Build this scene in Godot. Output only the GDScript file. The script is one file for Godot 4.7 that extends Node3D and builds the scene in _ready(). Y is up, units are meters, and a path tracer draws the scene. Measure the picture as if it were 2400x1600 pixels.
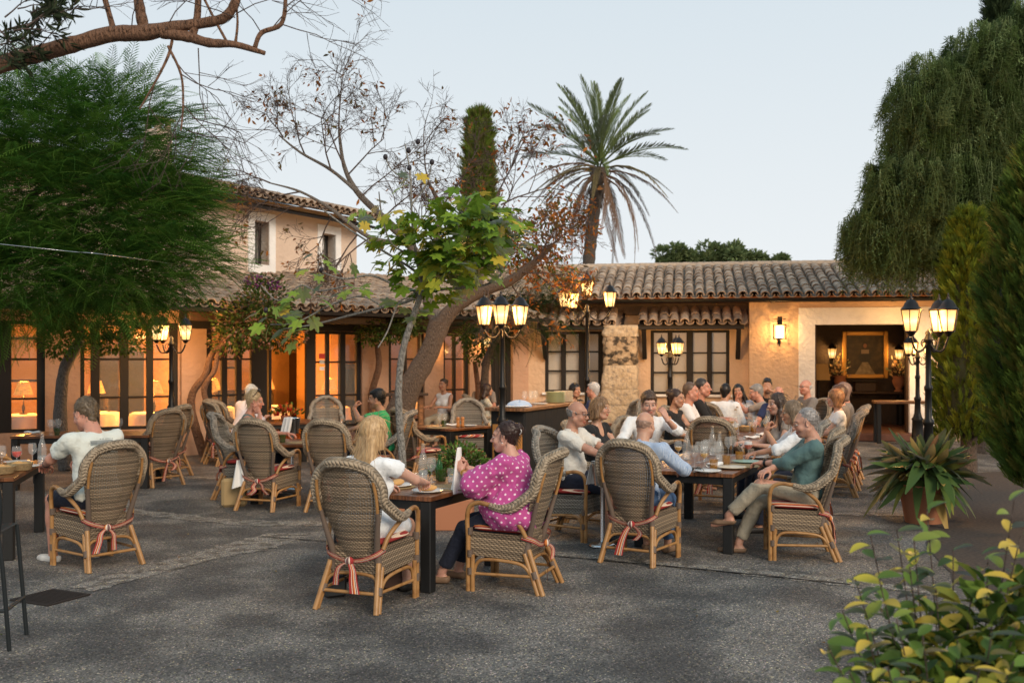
extends Node3D

func _ready() -> void:
	rng.seed = 7
	# camera: level, lens shifted up a little
	var cam := Camera3D.new()
	cam.name = "camera"
	var at := CameraAttributesPhysical.new()
	at.exposure_aperture = 2.9
	at.frustum_focus_distance = 8.6
	at.frustum_focal_length = 35.0
	at.frustum_near = 0.05
	at.frustum_far = 400.0
	cam.attributes = at
	cam.projection = Camera3D.PROJECTION_FRUSTUM
	cam.near = 0.05
	cam.far = 400.0
	cam.size = 0.05 * 1600.0 / 2333.0
	cam.frustum_offset = Vector2(0, 0.05 * 39.0 / 2333.0)
	cam.position = Vector3(0, 1.78, 0)
	add_child(cam)
	cam.current = true
	# sky after sunset, and the last glow behind the camera
	var sky := ProceduralSkyMaterial.new()
	sky.sky_top_color = rgb(0.28, 0.49, 0.66)
	sky.sky_horizon_color = rgb(0.90, 0.925, 0.935)
	sky.sky_curve = 0.62
	sky.ground_bottom_color = rgb(0.06, 0.055, 0.05)
	sky.ground_horizon_color = rgb(0.25, 0.24, 0.22)
	var env := Environment.new()
	env.background_mode = Environment.BG_SKY
	env.sky = Sky.new()
	env.sky.sky_material = sky
	env.tonemap_mode = Environment.TONE_MAPPER_LINEAR
	env.tonemap_exposure = 1.0
	env.sdfgi_enabled = true
	env.ssao_enabled = true
	env.ssil_enabled = true
	var we := WorldEnvironment.new()
	we.name = "environment"
	we.environment = env
	add_child(we)
	var sun := DirectionalLight3D.new()
	sun.name = "evening_glow"
	sun.light_energy = 0.8
	sun.light_color = Color(1.0, 0.94, 0.86)
	sun.light_angular_distance = 26.0
	sun.shadow_enabled = true
	sun.rotation_degrees = Vector3(-30, 28, 0)
	add_child(sun)
	materials()
	ground()
	building_right()
	building_left()
	lamps()
	trees()
	furniture()
	people()
	tableware()
	plants()

# ---------------------------------------------------------------- helpers
var M := {}
var used := {}
var rng := RandomNumberGenerator.new()

func numbered(called: String) -> String:
	var n: int = used.get(called, 0)
	used[called] = n + 1
	return called if n == 0 else "%s_%03d" % [called, n]

func tag(o: Node, label: String, category: String, group := "", kind := "") -> Node:
	if label: o.set_meta("label", label)
	if category: o.set_meta("category", category)
	if group: o.set_meta("group", group)
	if kind: o.set_meta("kind", kind)
	return o

func thing(called: String, label: String, category: String, at := Vector3.ZERO, turn := 0.0, group := "") -> Node3D:
	var o := Node3D.new()
	o.name = numbered(called)
	add_child(o, true)
	o.position = at
	o.rotation.y = turn
	tag(o, label, category, group)
	return o

func part(called: String, mesh: Mesh, m: Material, parent: Node, xf := Transform3D.IDENTITY, kind := "") -> MeshInstance3D:
	var o := MeshInstance3D.new()
	o.mesh = mesh
	o.material_override = m
	o.transform = xf
	if parent == self:
		o.name = numbered(called)
	else:
		var k: Dictionary = parent.get_meta("_n") if parent.has_meta("_n") else {}
		var n: int = k.get(called, 0)
		k[called] = n + 1
		parent.set_meta("_n", k)
		o.name = called if n == 0 else "%s_%03d" % [called, n]
	parent.add_child(o, true)
	if kind: o.set_meta("kind", kind)
	return o

func struct(called: String, mesh: Mesh, m: Material, xf := Transform3D.IDENTITY) -> MeshInstance3D:
	return part(called, mesh, m, self, xf, "structure")

func dup(root: Node3D, label: String, at: Vector3, turn: float, group := "", size := 1.0) -> Node3D:
	var r: Node3D = root.duplicate()
	var stem := String(root.name)
	var cut := stem.rfind("_0")
	if cut > 0: stem = stem.substr(0, cut)
	r.name = numbered(stem)
	add_child(r, true)
	r.position = at
	r.rotation.y = turn
	r.scale = Vector3.ONE * size
	r.set_meta("label", label)
	if group: r.set_meta("group", group)
	return r

func many(called: String, mesh: Mesh, m: Material, parent: Node, xs: Array, cols := []) -> MultiMeshInstance3D:
	var mm := MultiMesh.new()
	mm.transform_format = MultiMesh.TRANSFORM_3D
	mm.use_colors = cols.size() > 0
	mm.mesh = mesh
	mm.instance_count = xs.size()
	for k in xs.size():
		mm.set_instance_transform(k, xs[k])
		if cols.size(): mm.set_instance_color(k, cols[k])
	var o := MultiMeshInstance3D.new()
	o.multimesh = mm
	o.material_override = m
	o.name = called
	o.set_meta("kind", "stuff")
	parent.add_child(o, true)
	return o

func rgb(r: float, g: float, b: float) -> Color:   # linear values in, sRGB out
	return Color(r, g, b).linear_to_srgb()

func mt(called: String, c: Color, rough := 0.8, metal := 0.0) -> StandardMaterial3D:
	var m := StandardMaterial3D.new()
	m.resource_name = called
	m.albedo_color = c
	m.roughness = rough
	m.metallic = metal
	M[called] = m
	return m

func noise_tex(freq: float, ramp: Array, size := 512, kind := FastNoiseLite.TYPE_SIMPLEX_SMOOTH, oct := 4, sd := 1, normal := 0.0) -> NoiseTexture2D:
	var n := FastNoiseLite.new()
	n.noise_type = kind
	n.frequency = freq
	n.seed = sd
	n.fractal_octaves = oct
	if oct <= 1: n.fractal_type = FastNoiseLite.FRACTAL_NONE
	var t := NoiseTexture2D.new()
	t.width = size
	t.height = size
	t.seamless = true
	t.noise = n
	if normal > 0.0:
		t.as_normal_map = true
		t.bump_strength = normal
	elif ramp.size():
		var g := Gradient.new()
		g.offsets = PackedFloat32Array(ramp.map(func(x): return x[0]))
		g.colors = PackedColorArray(ramp.map(func(x): return x[1]))
		t.color_ramp = g
	return t

func grey(v: float) -> Color:
	return rgb(v, v, v)

func tri(m: StandardMaterial3D, size: float, world := false) -> StandardMaterial3D:
	m.uv1_triplanar = true
	m.uv1_world_triplanar = world
	m.uv1_scale = Vector3.ONE * size
	return m

class MB:
	var v := PackedVector3Array()
	var n := PackedVector3Array()
	var uv := PackedVector2Array()
	var c := PackedColorArray()
	var i := PackedInt32Array()
	var col := Color.WHITE
	var colored := false
	var xf := Transform3D.IDENTITY

	func vert(p: Vector3, nn: Vector3, u := Vector2.ZERO) -> int:
		v.append(xf * p)
		n.append((xf.basis * nn).normalized())
		uv.append(u)
		c.append(col)
		return v.size() - 1

	func quad(a: Vector3, b: Vector3, cc: Vector3, d: Vector3, u0 := Vector2(0, 0), u1 := Vector2(1, 1)) -> void:   # counter-clockwise seen from the front
		var nn := (b - a).cross(cc - a)
		if nn.length_squared() < 1e-16: nn = (cc - a).cross(d - a)
		nn = nn.normalized()
		var k := vert(a, nn, u0)
		vert(b, nn, Vector2(u1.x, u0.y))
		vert(cc, nn, u1)
		vert(d, nn, Vector2(u0.x, u1.y))
		i.append_array(PackedInt32Array([k, k + 2, k + 1, k, k + 3, k + 2]))

	func t3(a: Vector3, b: Vector3, cc: Vector3) -> void:
		var nn := (b - a).cross(cc - a).normalized()
		var k := vert(a, nn)
		vert(b, nn)
		vert(cc, nn)
		i.append_array(PackedInt32Array([k, k + 2, k + 1]))

	func box(ct: Vector3, s: Vector3, bev := 0.0, b := Basis.IDENTITY) -> MB:
		var h := s * 0.5
		var old := xf
		xf = xf * Transform3D(b, ct)
		var q := h - Vector3.ONE * bev
		for ax in 3:
			for sg in [-1.0, 1.0]:
				var e1: int = (ax + 1) % 3
				var e2: int = (ax + 2) % 3
				var p := [Vector3.ZERO, Vector3.ZERO, Vector3.ZERO, Vector3.ZERO]
				var w := [[-1, -1], [1, -1], [1, 1], [-1, 1]]
				for k in 4:
					var z := Vector3.ZERO
					z[ax] = h[ax] * sg
					z[e1] = q[e1] * w[k][0]
					z[e2] = q[e2] * w[k][1]
					p[k] = z
				var uu := Vector2(s[e1], s[e2])
				if sg > 0: quad(p[0], p[1], p[2], p[3], Vector2.ZERO, uu)
				else: quad(p[3], p[2], p[1], p[0], Vector2.ZERO, uu)
		if bev > 0.0:
			for ax in 3:
				var e1: int = (ax + 1) % 3
				var e2: int = (ax + 2) % 3
				for s1 in [-1.0, 1.0]:
					for s2 in [-1.0, 1.0]:
						var a := Vector3.ZERO
						var bb := Vector3.ZERO
						a[e1] = h[e1] * s1
						a[e2] = q[e2] * s2
						bb[e1] = q[e1] * s1
						bb[e2] = h[e2] * s2
						var a1 := a
						var b1 := bb
						a[ax] = -q[ax]
						bb[ax] = -q[ax]
						a1[ax] = q[ax]
						b1[ax] = q[ax]
						if s1 * s2 > 0: quad(a, bb, b1, a1)
						else: quad(bb, a, a1, b1)
			for sx in [-1.0, 1.0]:
				for sy in [-1.0, 1.0]:
					for sz in [-1.0, 1.0]:
						var a := Vector3(h.x * sx, q.y * sy, q.z * sz)
						var bb := Vector3(q.x * sx, h.y * sy, q.z * sz)
						var cc := Vector3(q.x * sx, q.y * sy, h.z * sz)
						if sx * sy * sz > 0: t3(a, bb, cc)
						else: t3(b_(a), b_(cc), b_(bb))
		xf = old
		return self

	func b_(x: Vector3) -> Vector3:
		return x

	func bar(a: Vector3, b: Vector3, w: float, h: float, bev := 0.0, up := Vector3.UP) -> MB:
		var z := (b - a).normalized()
		var x := up.cross(z)
		if x.length() < 0.01: x = Vector3.RIGHT.cross(z)
		x = x.normalized()
		return box((a + b) * 0.5, Vector3(w, h, a.distance_to(b)), bev, Basis(x, z.cross(x), z))

	func tube(p: Array, r: Array, sides := 8, vs := 1.0, flat := 1.0, cap := true) -> MB:
		var m := p.size()
		var up := Vector3.ZERO
		var dist := 0.0
		var first := v.size()
		for k in m:
			var t: Vector3 = (p[mini(k + 1, m - 1)] - p[maxi(k - 1, 0)]).normalized()
			if k == 0:
				up = Vector3.UP if absf(t.y) < 0.9 else Vector3.RIGHT
			else:
				dist += p[k].distance_to(p[k - 1])
			var x := up.cross(t).normalized()
			up = t.cross(x).normalized()
			var rr: float = r[mini(k, r.size() - 1)]
			for s in sides + 1:
				var a := TAU * s / sides
				vert(p[k] + (x * cos(a) * flat + up * sin(a)) * rr, x * cos(a) + up * sin(a) * flat, Vector2(float(s) / sides, dist * vs))
		for k in m - 1:
			for s in sides:
				var a := first + k * (sides + 1) + s
				var b := a + sides + 1
				i.append_array(PackedInt32Array([a, b + 1, a + 1, a, b, b + 1]))
		if cap:
			for e in [0, m - 1]:
				var t: Vector3 = (p[1] - p[0]).normalized() * -1.0 if e == 0 else (p[m - 1] - p[m - 2]).normalized()
				var k := vert(p[e], t, Vector2(0.5, 0.5))
				var base := first + int(e) * (sides + 1)
				for s in sides + 1:
					v.append(v[base + s])
					n.append((xf.basis * t).normalized())
					uv.append(Vector2(0.5, 0.5))
					c.append(col)
				for s in sides:
					if e == 0: i.append_array(PackedInt32Array([k, k + 1 + s, k + 2 + s]))
					else: i.append_array(PackedInt32Array([k, k + 2 + s, k + 1 + s]))
		return self

	func lathe(pr: Array, sides := 16, at := Vector3.ZERO, turn := 0.0) -> MB:   # pr: [Vector2(r, y)...] bottom to top on the outside; a doubled point makes an edge
		var m := pr.size()
		var first := v.size()
		for k in m:
			var p: Vector2 = pr[k]
			var d := Vector2.ZERO
			if k > 0 and pr[k - 1] != p: d += (p - pr[k - 1]).normalized()
			if k < m - 1 and pr[k + 1] != p: d += (pr[k + 1] - p).normalized()
			var nn := Vector2(d.y, -d.x).normalized()
			for s in sides + 1:
				var a := TAU * s / sides + turn
				vert(at + Vector3(cos(a) * p.x, p.y, -sin(a) * p.x), Vector3(cos(a) * nn.x, nn.y, -sin(a) * nn.x), Vector2(float(s) / sides * 4.0, p.y))
		for k in m - 1:
			if pr[k] == pr[k + 1]: continue
			for s in sides:
				var a := first + k * (sides + 1) + s
				var b := a + sides + 1
				i.append_array(PackedInt32Array([a, b + 1, a + 1, a, b, b + 1]))
		return self

	func ell(ct: Vector3, r: Vector3, rings := 6, segs := 10) -> MB:
		var first := v.size()
		for k in rings + 1:
			var a := PI * k / rings
			for s in segs + 1:
				var b := TAU * s / segs
				var d := Vector3(sin(a) * cos(b), -cos(a), -sin(a) * sin(b))
				vert(ct + d * r, d / r, Vector2(float(s) / segs, float(k) / rings))
		for k in rings:
			for s in segs:
				var a := first + k * (segs + 1) + s
				var b := a + segs + 1
				i.append_array(PackedInt32Array([a, b + 1, a + 1, a, b, b + 1]))
		return self

	func grid(f: Callable, nu: int, nv: int, us := 1.0, vs := 1.0) -> MB:   # f(u, v) -> point; front is du x dv
		var first := v.size()
		var p := []
		for b in nv + 1:
			for a in nu + 1:
				p.append(f.call(float(a) / nu, float(b) / nv))
		for b in nv + 1:
			for a in nu + 1:
				var du: Vector3 = p[b * (nu + 1) + mini(a + 1, nu)] - p[b * (nu + 1) + maxi(a - 1, 0)]
				var dv: Vector3 = p[mini(b + 1, nv) * (nu + 1) + a] - p[maxi(b - 1, 0) * (nu + 1) + a]
				var nn := du.cross(dv)
				vert(p[b * (nu + 1) + a], nn.normalized() if nn.length() > 1e-12 else Vector3.UP, Vector2(float(a) / nu * us, float(b) / nv * vs))
		for b in nv:
			for a in nu:
				var k := first + b * (nu + 1) + a
				i.append_array(PackedInt32Array([k, k + nu + 2, k + 1, k, k + nu + 1, k + nu + 2]))
		return self

	func slab(poly: PackedVector2Array, y0: float, y1: float) -> MB:   # outline in (x, z), flat top and sides
		var ids := Geometry2D.triangulate_polygon(poly)
		for s in range(0, ids.size(), 3):
			var a := Vector3(poly[ids[s]].x, y1, poly[ids[s]].y)
			var b := Vector3(poly[ids[s + 1]].x, y1, poly[ids[s + 1]].y)
			var d := Vector3(poly[ids[s + 2]].x, y1, poly[ids[s + 2]].y)
			if (b - a).cross(d - a).y > 0: t3(a, b, d)
			else: t3(a, d, b)
		if y1 > y0:
			var cw := Geometry2D.is_polygon_clockwise(poly)
			for k in poly.size():
				var a := poly[k]
				var b := poly[(k + 1) % poly.size()]
				if cw:
					var q := a
					a = b
					b = q
				quad(Vector3(b.x, y0, b.y), Vector3(a.x, y0, a.y), Vector3(a.x, y1, a.y), Vector3(b.x, y1, b.y))
		return self

	func add(av: PackedVector3Array, an: PackedVector3Array, ai: PackedInt32Array, ac := PackedColorArray()) -> void:
		var k := v.size()
		for q in av.size():
			vert(av[q], an[q])
		if ac.size():
			for q in ac.size(): c[k + q] = ac[q]
		for q in ai: i.append(k + q)

	func mesh() -> ArrayMesh:
		var a := []
		a.resize(Mesh.ARRAY_MAX)
		a[Mesh.ARRAY_VERTEX] = v
		a[Mesh.ARRAY_NORMAL] = n
		a[Mesh.ARRAY_TEX_UV] = uv
		if colored: a[Mesh.ARRAY_COLOR] = c
		a[Mesh.ARRAY_INDEX] = i
		var m := ArrayMesh.new()
		if v.size(): m.add_surface_from_arrays(Mesh.PRIMITIVE_TRIANGLES, a)
		return m

# A distance field on a grid, joined from tapered capsules and ellipsoids by a smooth minimum, meshed as surface nets.
class Fld:
	var o: Vector3
	var c: float
	var nx: int
	var ny: int
	var nz: int
	var v := PackedFloat32Array()

	func _init(lo: Vector3, hi: Vector3, cell: float) -> void:
		o = lo
		c = cell
		nx = int(ceil((hi.x - lo.x) / c)) + 1
		ny = int(ceil((hi.y - lo.y) / c)) + 1
		nz = int(ceil((hi.z - lo.z) / c)) + 1
		v.resize(nx * ny * nz)
		v.fill(1.0)

	func span(lo: Vector3, hi: Vector3) -> PackedInt32Array:
		var a := (lo - o) / c
		var b := (hi - o) / c
		return PackedInt32Array([clampi(int(a.x), 0, nx), clampi(int(b.x) + 2, 0, nx), clampi(int(a.y), 0, ny), clampi(int(b.y) + 2, 0, ny), clampi(int(a.z), 0, nz), clampi(int(b.z) + 2, 0, nz)])

	func cone(a: Vector3, b: Vector3, ra: float, rb: float, k := 0.03, cut := 0) -> void:   # cut: 1 flat at b, 2 flat at a, 3 both
		var m := maxf(ra, rb) + k + c
		var s := span(a.min(b) - Vector3.ONE * m, a.max(b) + Vector3.ONE * m)
		var ab := b - a
		var l := ab.length()
		var inv := 1.0 / maxf(ab.length_squared(), 1e-9)
		var dr := rb - ra
		for z in range(s[4], s[5]):
			for y in range(s[2], s[3]):
				var q := (z * ny + y) * nx
				var p := o + Vector3(s[0] * c, y * c, z * c) - a
				for x in range(s[0], s[1]):
					var tt := p.dot(ab) * inv
					var t := clampf(tt, 0.0, 1.0)
					var d := (p - ab * t).length() - ra - dr * t
					if cut & 1: d = maxf(d, (tt - 1.0) * l)
					if cut & 2: d = maxf(d, -tt * l)
					var e := v[q + x]
					if d < e + k:
						var h := maxf(k - absf(d - e), 0.0)
						v[q + x] = minf(d, e) - h * h / (4.0 * k)
					p.x += c

	func ell(ct: Vector3, r: Vector3, b := Basis.IDENTITY, k := 0.03, carve := false) -> void:
		var m := maxf(r.x, maxf(r.y, r.z)) + k + c
		var s := span(ct - Vector3.ONE * m, ct + Vector3.ONE * m)
		var bi := b.transposed()
		var r2 := r * r
		for z in range(s[4], s[5]):
			for y in range(s[2], s[3]):
				var q := (z * ny + y) * nx
				for x in range(s[0], s[1]):
					var p := bi * (o + Vector3(x * c, y * c, z * c) - ct)
					var k0 := (p / r).length()
					var k1 := (p / r2).length()
					var d := k0 * (k0 - 1.0) / maxf(k1, 1e-6)
					var e := v[q + x]
					if carve:
						d = -d
						if d > e - k:
							var h := maxf(k - absf(d - e), 0.0)
							v[q + x] = maxf(d, e) + h * h / (4.0 * k)
					elif d < e + k:
						var h := maxf(k - absf(d - e), 0.0)
						v[q + x] = minf(d, e) - h * h / (4.0 * k)

	func cutoff(p0: Vector3, nn: Vector3, lo := Vector3(-9, -9, -9), hi := Vector3(9, 9, 9)) -> void:   # takes away what lies on the side nn points to
		var s := span(lo, hi)
		for z in range(s[4], s[5]):
			for y in range(s[2], s[3]):
				var q := (z * ny + y) * nx
				for x in range(s[0], s[1]):
					v[q + x] = maxf(v[q + x], (o + Vector3(x * c, y * c, z * c) - p0).dot(nn))

	func ripple(f: FastNoiseLite, amp: float, sc := Vector3.ONE) -> void:
		var lim := amp * 2.0 + c * 2.0
		for z in nz:
			for y in ny:
				var q := (z * ny + y) * nx
				for x in nx:
					var e := v[q + x]
					if absf(e) < lim:
						v[q + x] = e + f.get_noise_3dv((o + Vector3(x * c, y * c, z * c)) * sc) * amp

	func net() -> Array:
		var st := [1, nx, nx * ny]
		var off := PackedInt32Array([0, 1, nx, nx + 1, nx * ny, nx * ny + 1, nx * ny + nx, nx * ny + nx + 1])
		var ea := PackedInt32Array([0, 2, 4, 6, 0, 1, 4, 5, 0, 1, 2, 3])
		var eb := PackedInt32Array([1, 3, 5, 7, 2, 3, 6, 7, 4, 5, 6, 7])
		var cp := [Vector3(0, 0, 0), Vector3(1, 0, 0), Vector3(0, 1, 0), Vector3(1, 1, 0), Vector3(0, 0, 1), Vector3(1, 0, 1), Vector3(0, 1, 1), Vector3(1, 1, 1)]
		var id := PackedInt32Array()
		id.resize(v.size())
		id.fill(-1)
		var pv := PackedVector3Array()
		var cells := PackedInt32Array()
		for z in nz - 1:
			for y in ny - 1:
				var q := (z * ny + y) * nx
				for x in nx - 1:
					var k := q + x
					var a := v[k]
					if a > 0.2: continue
					var neg := int(a < 0.0) + int(v[k + off[1]] < 0.0) + int(v[k + off[2]] < 0.0) + int(v[k + off[3]] < 0.0) + int(v[k + off[4]] < 0.0) + int(v[k + off[5]] < 0.0) + int(v[k + off[6]] < 0.0) + int(v[k + off[7]] < 0.0)
					if neg == 0 or neg == 8: continue
					var sum := Vector3.ZERO
					var cnt := 0
					for e in 12:
						var va := v[k + off[ea[e]]]
						var vb := v[k + off[eb[e]]]
						if (va < 0.0) != (vb < 0.0):
							var p: Vector3 = cp[ea[e]]
							sum += p.lerp(cp[eb[e]], va / (va - vb))
							cnt += 1
					id[k] = pv.size()
					cells.append(k)
					pv.append(o + (Vector3(x, y, z) + sum / cnt) * c)
		var ix := PackedInt32Array()
		var nn := PackedVector3Array()
		nn.resize(pv.size())
		for k in cells:
			var a := v[k]
			for ax in 3:
				var b: float = v[k + int(st[ax])]
				if (a < 0.0) == (b < 0.0): continue
				var s1: int = st[(ax + 1) % 3]
				var s2: int = st[(ax + 2) % 3]
				if k - s1 - s2 < 0: continue
				var q0 := id[k]
				var q1 := id[k - s1]
				var q2 := id[k - s1 - s2]
				var q3 := id[k - s2]
				if q1 < 0 or q2 < 0 or q3 < 0: continue
				if a >= 0.0:
					var w := q1
					q1 = q3
					q3 = w
				var f := (pv[q2] - pv[q0]).cross(pv[q3] - pv[q1])
				nn[q0] += f
				nn[q1] += f
				nn[q2] += f
				nn[q3] += f
				ix.append_array(PackedInt32Array([q0, q2, q1, q0, q3, q2]))
		for k in nn.size(): nn[k] = nn[k].normalized()
		return [pv, nn, ix]

# ---------------------------------------------------------------- materials
func materials() -> void:
	# aged plaster
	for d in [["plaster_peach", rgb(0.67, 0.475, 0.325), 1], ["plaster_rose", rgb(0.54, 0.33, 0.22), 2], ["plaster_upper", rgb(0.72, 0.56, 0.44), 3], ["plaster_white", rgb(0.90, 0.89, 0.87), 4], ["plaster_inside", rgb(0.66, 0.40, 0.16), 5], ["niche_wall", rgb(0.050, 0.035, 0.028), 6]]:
		var m := mt(d[0], d[1], 0.9)
		m.albedo_texture = noise_tex(0.012, [[0.0, grey(0.80)], [0.35, grey(0.92)], [0.6, grey(0.97)], [1.0, grey(1.0)]], 512, FastNoiseLite.TYPE_SIMPLEX_SMOOTH, 6, d[2])
		m.normal_enabled = true
		m.normal_texture = pits
		m.normal_scale = 0.5
		tri(m, 0.35, true)
	# stone
	var st := mt("stone", rgb(0.56, 0.48, 0.38), 0.95)
	st.albedo_texture = noise_tex(0.02, [[0.0, grey(0.45)], [0.25, grey(0.6)], [0.40, rgb(0.82, 0.76, 0.68)], [0.6, rgb(0.9, 0.85, 0.75)], [1.0, rgb(1, 0.97, 0.9)]], 512, FastNoiseLite.TYPE_SIMPLEX_SMOOTH, 6, 11)
	st.normal_enabled = true
	st.normal_texture = noise_tex(0.03, [], 512, FastNoiseLite.TYPE_SIMPLEX_SMOOTH, 5, 12, 7.0)
	tri(st, 0.8)
	# timber and metal
	for d in [["dark_wood", rgb(0.012, 0.008, 0.006), 0.7], ["black_paint", rgb(0.010, 0.010, 0.010), 0.4], ["brown_wood", rgb(0.060, 0.028, 0.014), 0.6], ["table_black", rgb(0.007, 0.007, 0.007), 0.6], ["counter_face", rgb(0.012, 0.011, 0.010), 0.7]]:
		var m := mt(d[0], d[1], d[2])
		m.albedo_texture = noise_tex(0.03, [[0.0, grey(0.55)], [1.0, grey(1.0)]], 256, FastNoiseLite.TYPE_SIMPLEX_SMOOTH, 4, 21)
		tri(m, 1.0)
		m.uv1_scale = Vector3(3, 0.6, 3)
	var tw := mt("table_wood", rgb(0.30, 0.115, 0.042), 0.32)
	tw.albedo_texture = wood_image()
	tw.uv1_scale = Vector3(1.0, 1.0, 1)
	var cw := mt("counter_wood", rgb(0.42, 0.2, 0.085), 0.4)
	cw.albedo_texture = tw.albedo_texture
	mt("iron", rgb(0.014, 0.013, 0.012), 0.42, 0.5)
	mt("iron_cap", rgb(0.035, 0.030, 0.028), 0.35, 0.7)
	mt("steel", rgb(0.62, 0.62, 0.62), 0.22, 1.0)
	mt("dark_steel", rgb(0.10, 0.10, 0.10), 0.4, 0.8)
	mt("gilt", rgb(0.52, 0.27, 0.06), 0.45, 0.35)
	mt("chair_metal", rgb(0.014, 0.018, 0.020), 0.4)
	# roof tiles in four tones with lichen
	var tones := [rgb(0.50, 0.36, 0.26), rgb(0.42, 0.31, 0.23), rgb(0.57, 0.43, 0.32), rgb(0.38, 0.28, 0.21)]
	for k in 4:
		var m := mt("tile_%d" % k, tones[k], 0.95)
		m.albedo_texture = noise_tex(0.02, [[0.0, grey(0.42)], [0.4, grey(0.72)], [0.55, rgb(0.9, 0.88, 0.84)], [1.0, rgb(1, 0.97, 0.93)]], 256, FastNoiseLite.TYPE_SIMPLEX_SMOOTH, 5, 30 + k)
		tri(m, 1.1, true)
	mt("terracotta", rgb(0.42, 0.17, 0.085), 0.85)
	var fl := mt("floor_tile", rgb(0.22, 0.085, 0.05), 0.5)
	fl.albedo_texture = noise_tex(0.03, [[0.0, grey(0.6)], [1.0, grey(1.0)]], 256, FastNoiseLite.TYPE_SIMPLEX_SMOOTH, 4, 36)
	tri(fl, 0.7, true)
	# glass
	var pane := mt("pane", Color(0.9, 0.95, 0.95, 0.06), 0.04)
	pane.transparency = BaseMaterial3D.TRANSPARENCY_ALPHA
	var gl := mt("glass", Color(0.97, 0.99, 0.98, 0.09), 0.02)
	gl.transparency = BaseMaterial3D.TRANSPARENCY_ALPHA
	for d in [["amber_glass", Color(0.62, 0.42, 0.08, 0.5)], ["green_glass", Color(0.05, 0.32, 0.08, 0.72)], ["olive_glass", Color(0.16, 0.26, 0.06, 0.6)]]:
		var m := mt(d[0], d[1], 0.08)
		m.transparency = BaseMaterial3D.TRANSPARENCY_ALPHA
	for d in [["white_wine", Color(0.85, 0.66, 0.22, 0.55)], ["orange_drink", Color(0.86, 0.16, 0.02, 0.85)], ["beer", Color(0.80, 0.30, 0.02, 0.85)], ["water", Color(0.85, 0.92, 0.95, 0.12)], ["cola", Color(0.03, 0.015, 0.01, 0.97)]]:
		var m := mt(d[0], d[1], 0.05)
		m.transparency = BaseMaterial3D.TRANSPARENCY_ALPHA
	# lamps
	var lg := mt("lamp_glass", rgb(0.9, 0.7, 0.4), 0.5)
	lg.emission_enabled = true
	lg.emission = rgb(1.0, 0.60, 0.19)
	lg.emission_energy_multiplier = 1.5
	var lb := mt("lamp_bulb", rgb(1, 0.9, 0.7), 0.5)
	lb.emission_enabled = true
	lb.emission = rgb(1.0, 0.80, 0.45)
	lb.emission_energy_multiplier = 5.0
	var ls := mt("lamp_shade", rgb(0.85, 0.55, 0.25), 0.9)
	ls.emission_enabled = true
	ls.emission = rgb(1.0, 0.40, 0.07)
	ls.emission_energy_multiplier = 0.9
	ls.albedo_texture = noise_tex(0.05, [[0.0, grey(0.5)], [1.0, grey(1.0)]], 128, FastNoiseLite.TYPE_SIMPLEX_SMOOTH, 2, 40)
	ls.emission_texture = ls.albedo_texture
	ls.emission_operator = BaseMaterial3D.EMISSION_OP_MULTIPLY
	mt("off_shade", rgb(0.42, 0.26, 0.10), 0.9)
	# wicker, bamboo, cloth
	var wk := mt("wicker", rgb(0.42, 0.305, 0.21), 0.7)
	weave(wk, false)
	var wo := mt("wicker_open", rgb(0.42, 0.305, 0.21), 0.7)
	weave(wo, true)
	var br := mt("wicker_braid", rgb(0.42, 0.325, 0.235), 0.7)
	braid(br)
	var wb := mt("wicker_band", rgb(0.17, 0.12, 0.09), 0.7)
	wb.albedo_texture = noise_tex(0.06, [[0.0, grey(0.6)], [1.0, grey(1.0)]], 128, FastNoiseLite.TYPE_VALUE, 2, 44)
	tri(wb, 1.0)
	wb.uv1_scale = Vector3(2, 40, 2)
	var bm := mt("bamboo", rgb(0.42, 0.225, 0.082), 0.42)
	bm.albedo_texture = noise_tex(0.02, [[0.0, rgb(0.45, 0.35, 0.25)], [0.45, rgb(0.85, 0.8, 0.75)], [1.0, grey(1.0)]], 256, FastNoiseLite.TYPE_SIMPLEX_SMOOTH, 4, 45)
	tri(bm, 1.5)
	var rs := mt("red_stripe", Color.WHITE, 0.9)
	rs.albedo_texture = stripes([[rgb(0.30, 0.026, 0.022), 10], [rgb(0.72, 0.55, 0.40), 3], [rgb(0.30, 0.026, 0.022), 4], [rgb(0.6, 0.2, 0.05), 5], [rgb(0.72, 0.6, 0.48), 3], [rgb(0.16, 0.08, 0.08), 4], [rgb(0.72, 0.6, 0.48), 2], [rgb(0.35, 0.03, 0.03), 6]])
	mt("linen", rgb(0.78, 0.77, 0.75), 0.9)
	mt("china", rgb(0.76, 0.74, 0.70), 0.25)
	mt("china_cream", rgb(0.66, 0.55, 0.40), 0.3)
	mt("china_mint", rgb(0.26, 0.42, 0.34), 0.3)
	mt("china_sage", rgb(0.33, 0.36, 0.20), 0.35)
	var sg := mt("straw", rgb(0.40, 0.28, 0.14), 0.9)
	sg.albedo_texture = noise_tex(0.09, [[0.0, grey(0.35)], [0.5, grey(0.8)], [1.0, grey(1.0)]], 256, FastNoiseLite.TYPE_CELLULAR, 2, 47)
	tri(sg, 3.0)
	mt("bread", rgb(0.62, 0.34, 0.12), 0.8)
	mt("mill_wood", rgb(0.40, 0.17, 0.05), 0.35)
	mt("cork", rgb(0.45, 0.30, 0.18), 0.8)
	mt("blue_cloth", rgb(0.30, 0.42, 0.62), 0.9)
	mt("copper", rgb(0.62, 0.26, 0.06), 0.5)
	mt("leather", rgb(0.07, 0.028, 0.014), 0.5)
	mt("paper_bag", rgb(0.36, 0.25, 0.12), 0.9)
	mt("paper", rgb(0.72, 0.70, 0.74), 0.9)
	mt("flower_red", rgb(0.4, 0.03, 0.02), 0.8)
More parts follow.
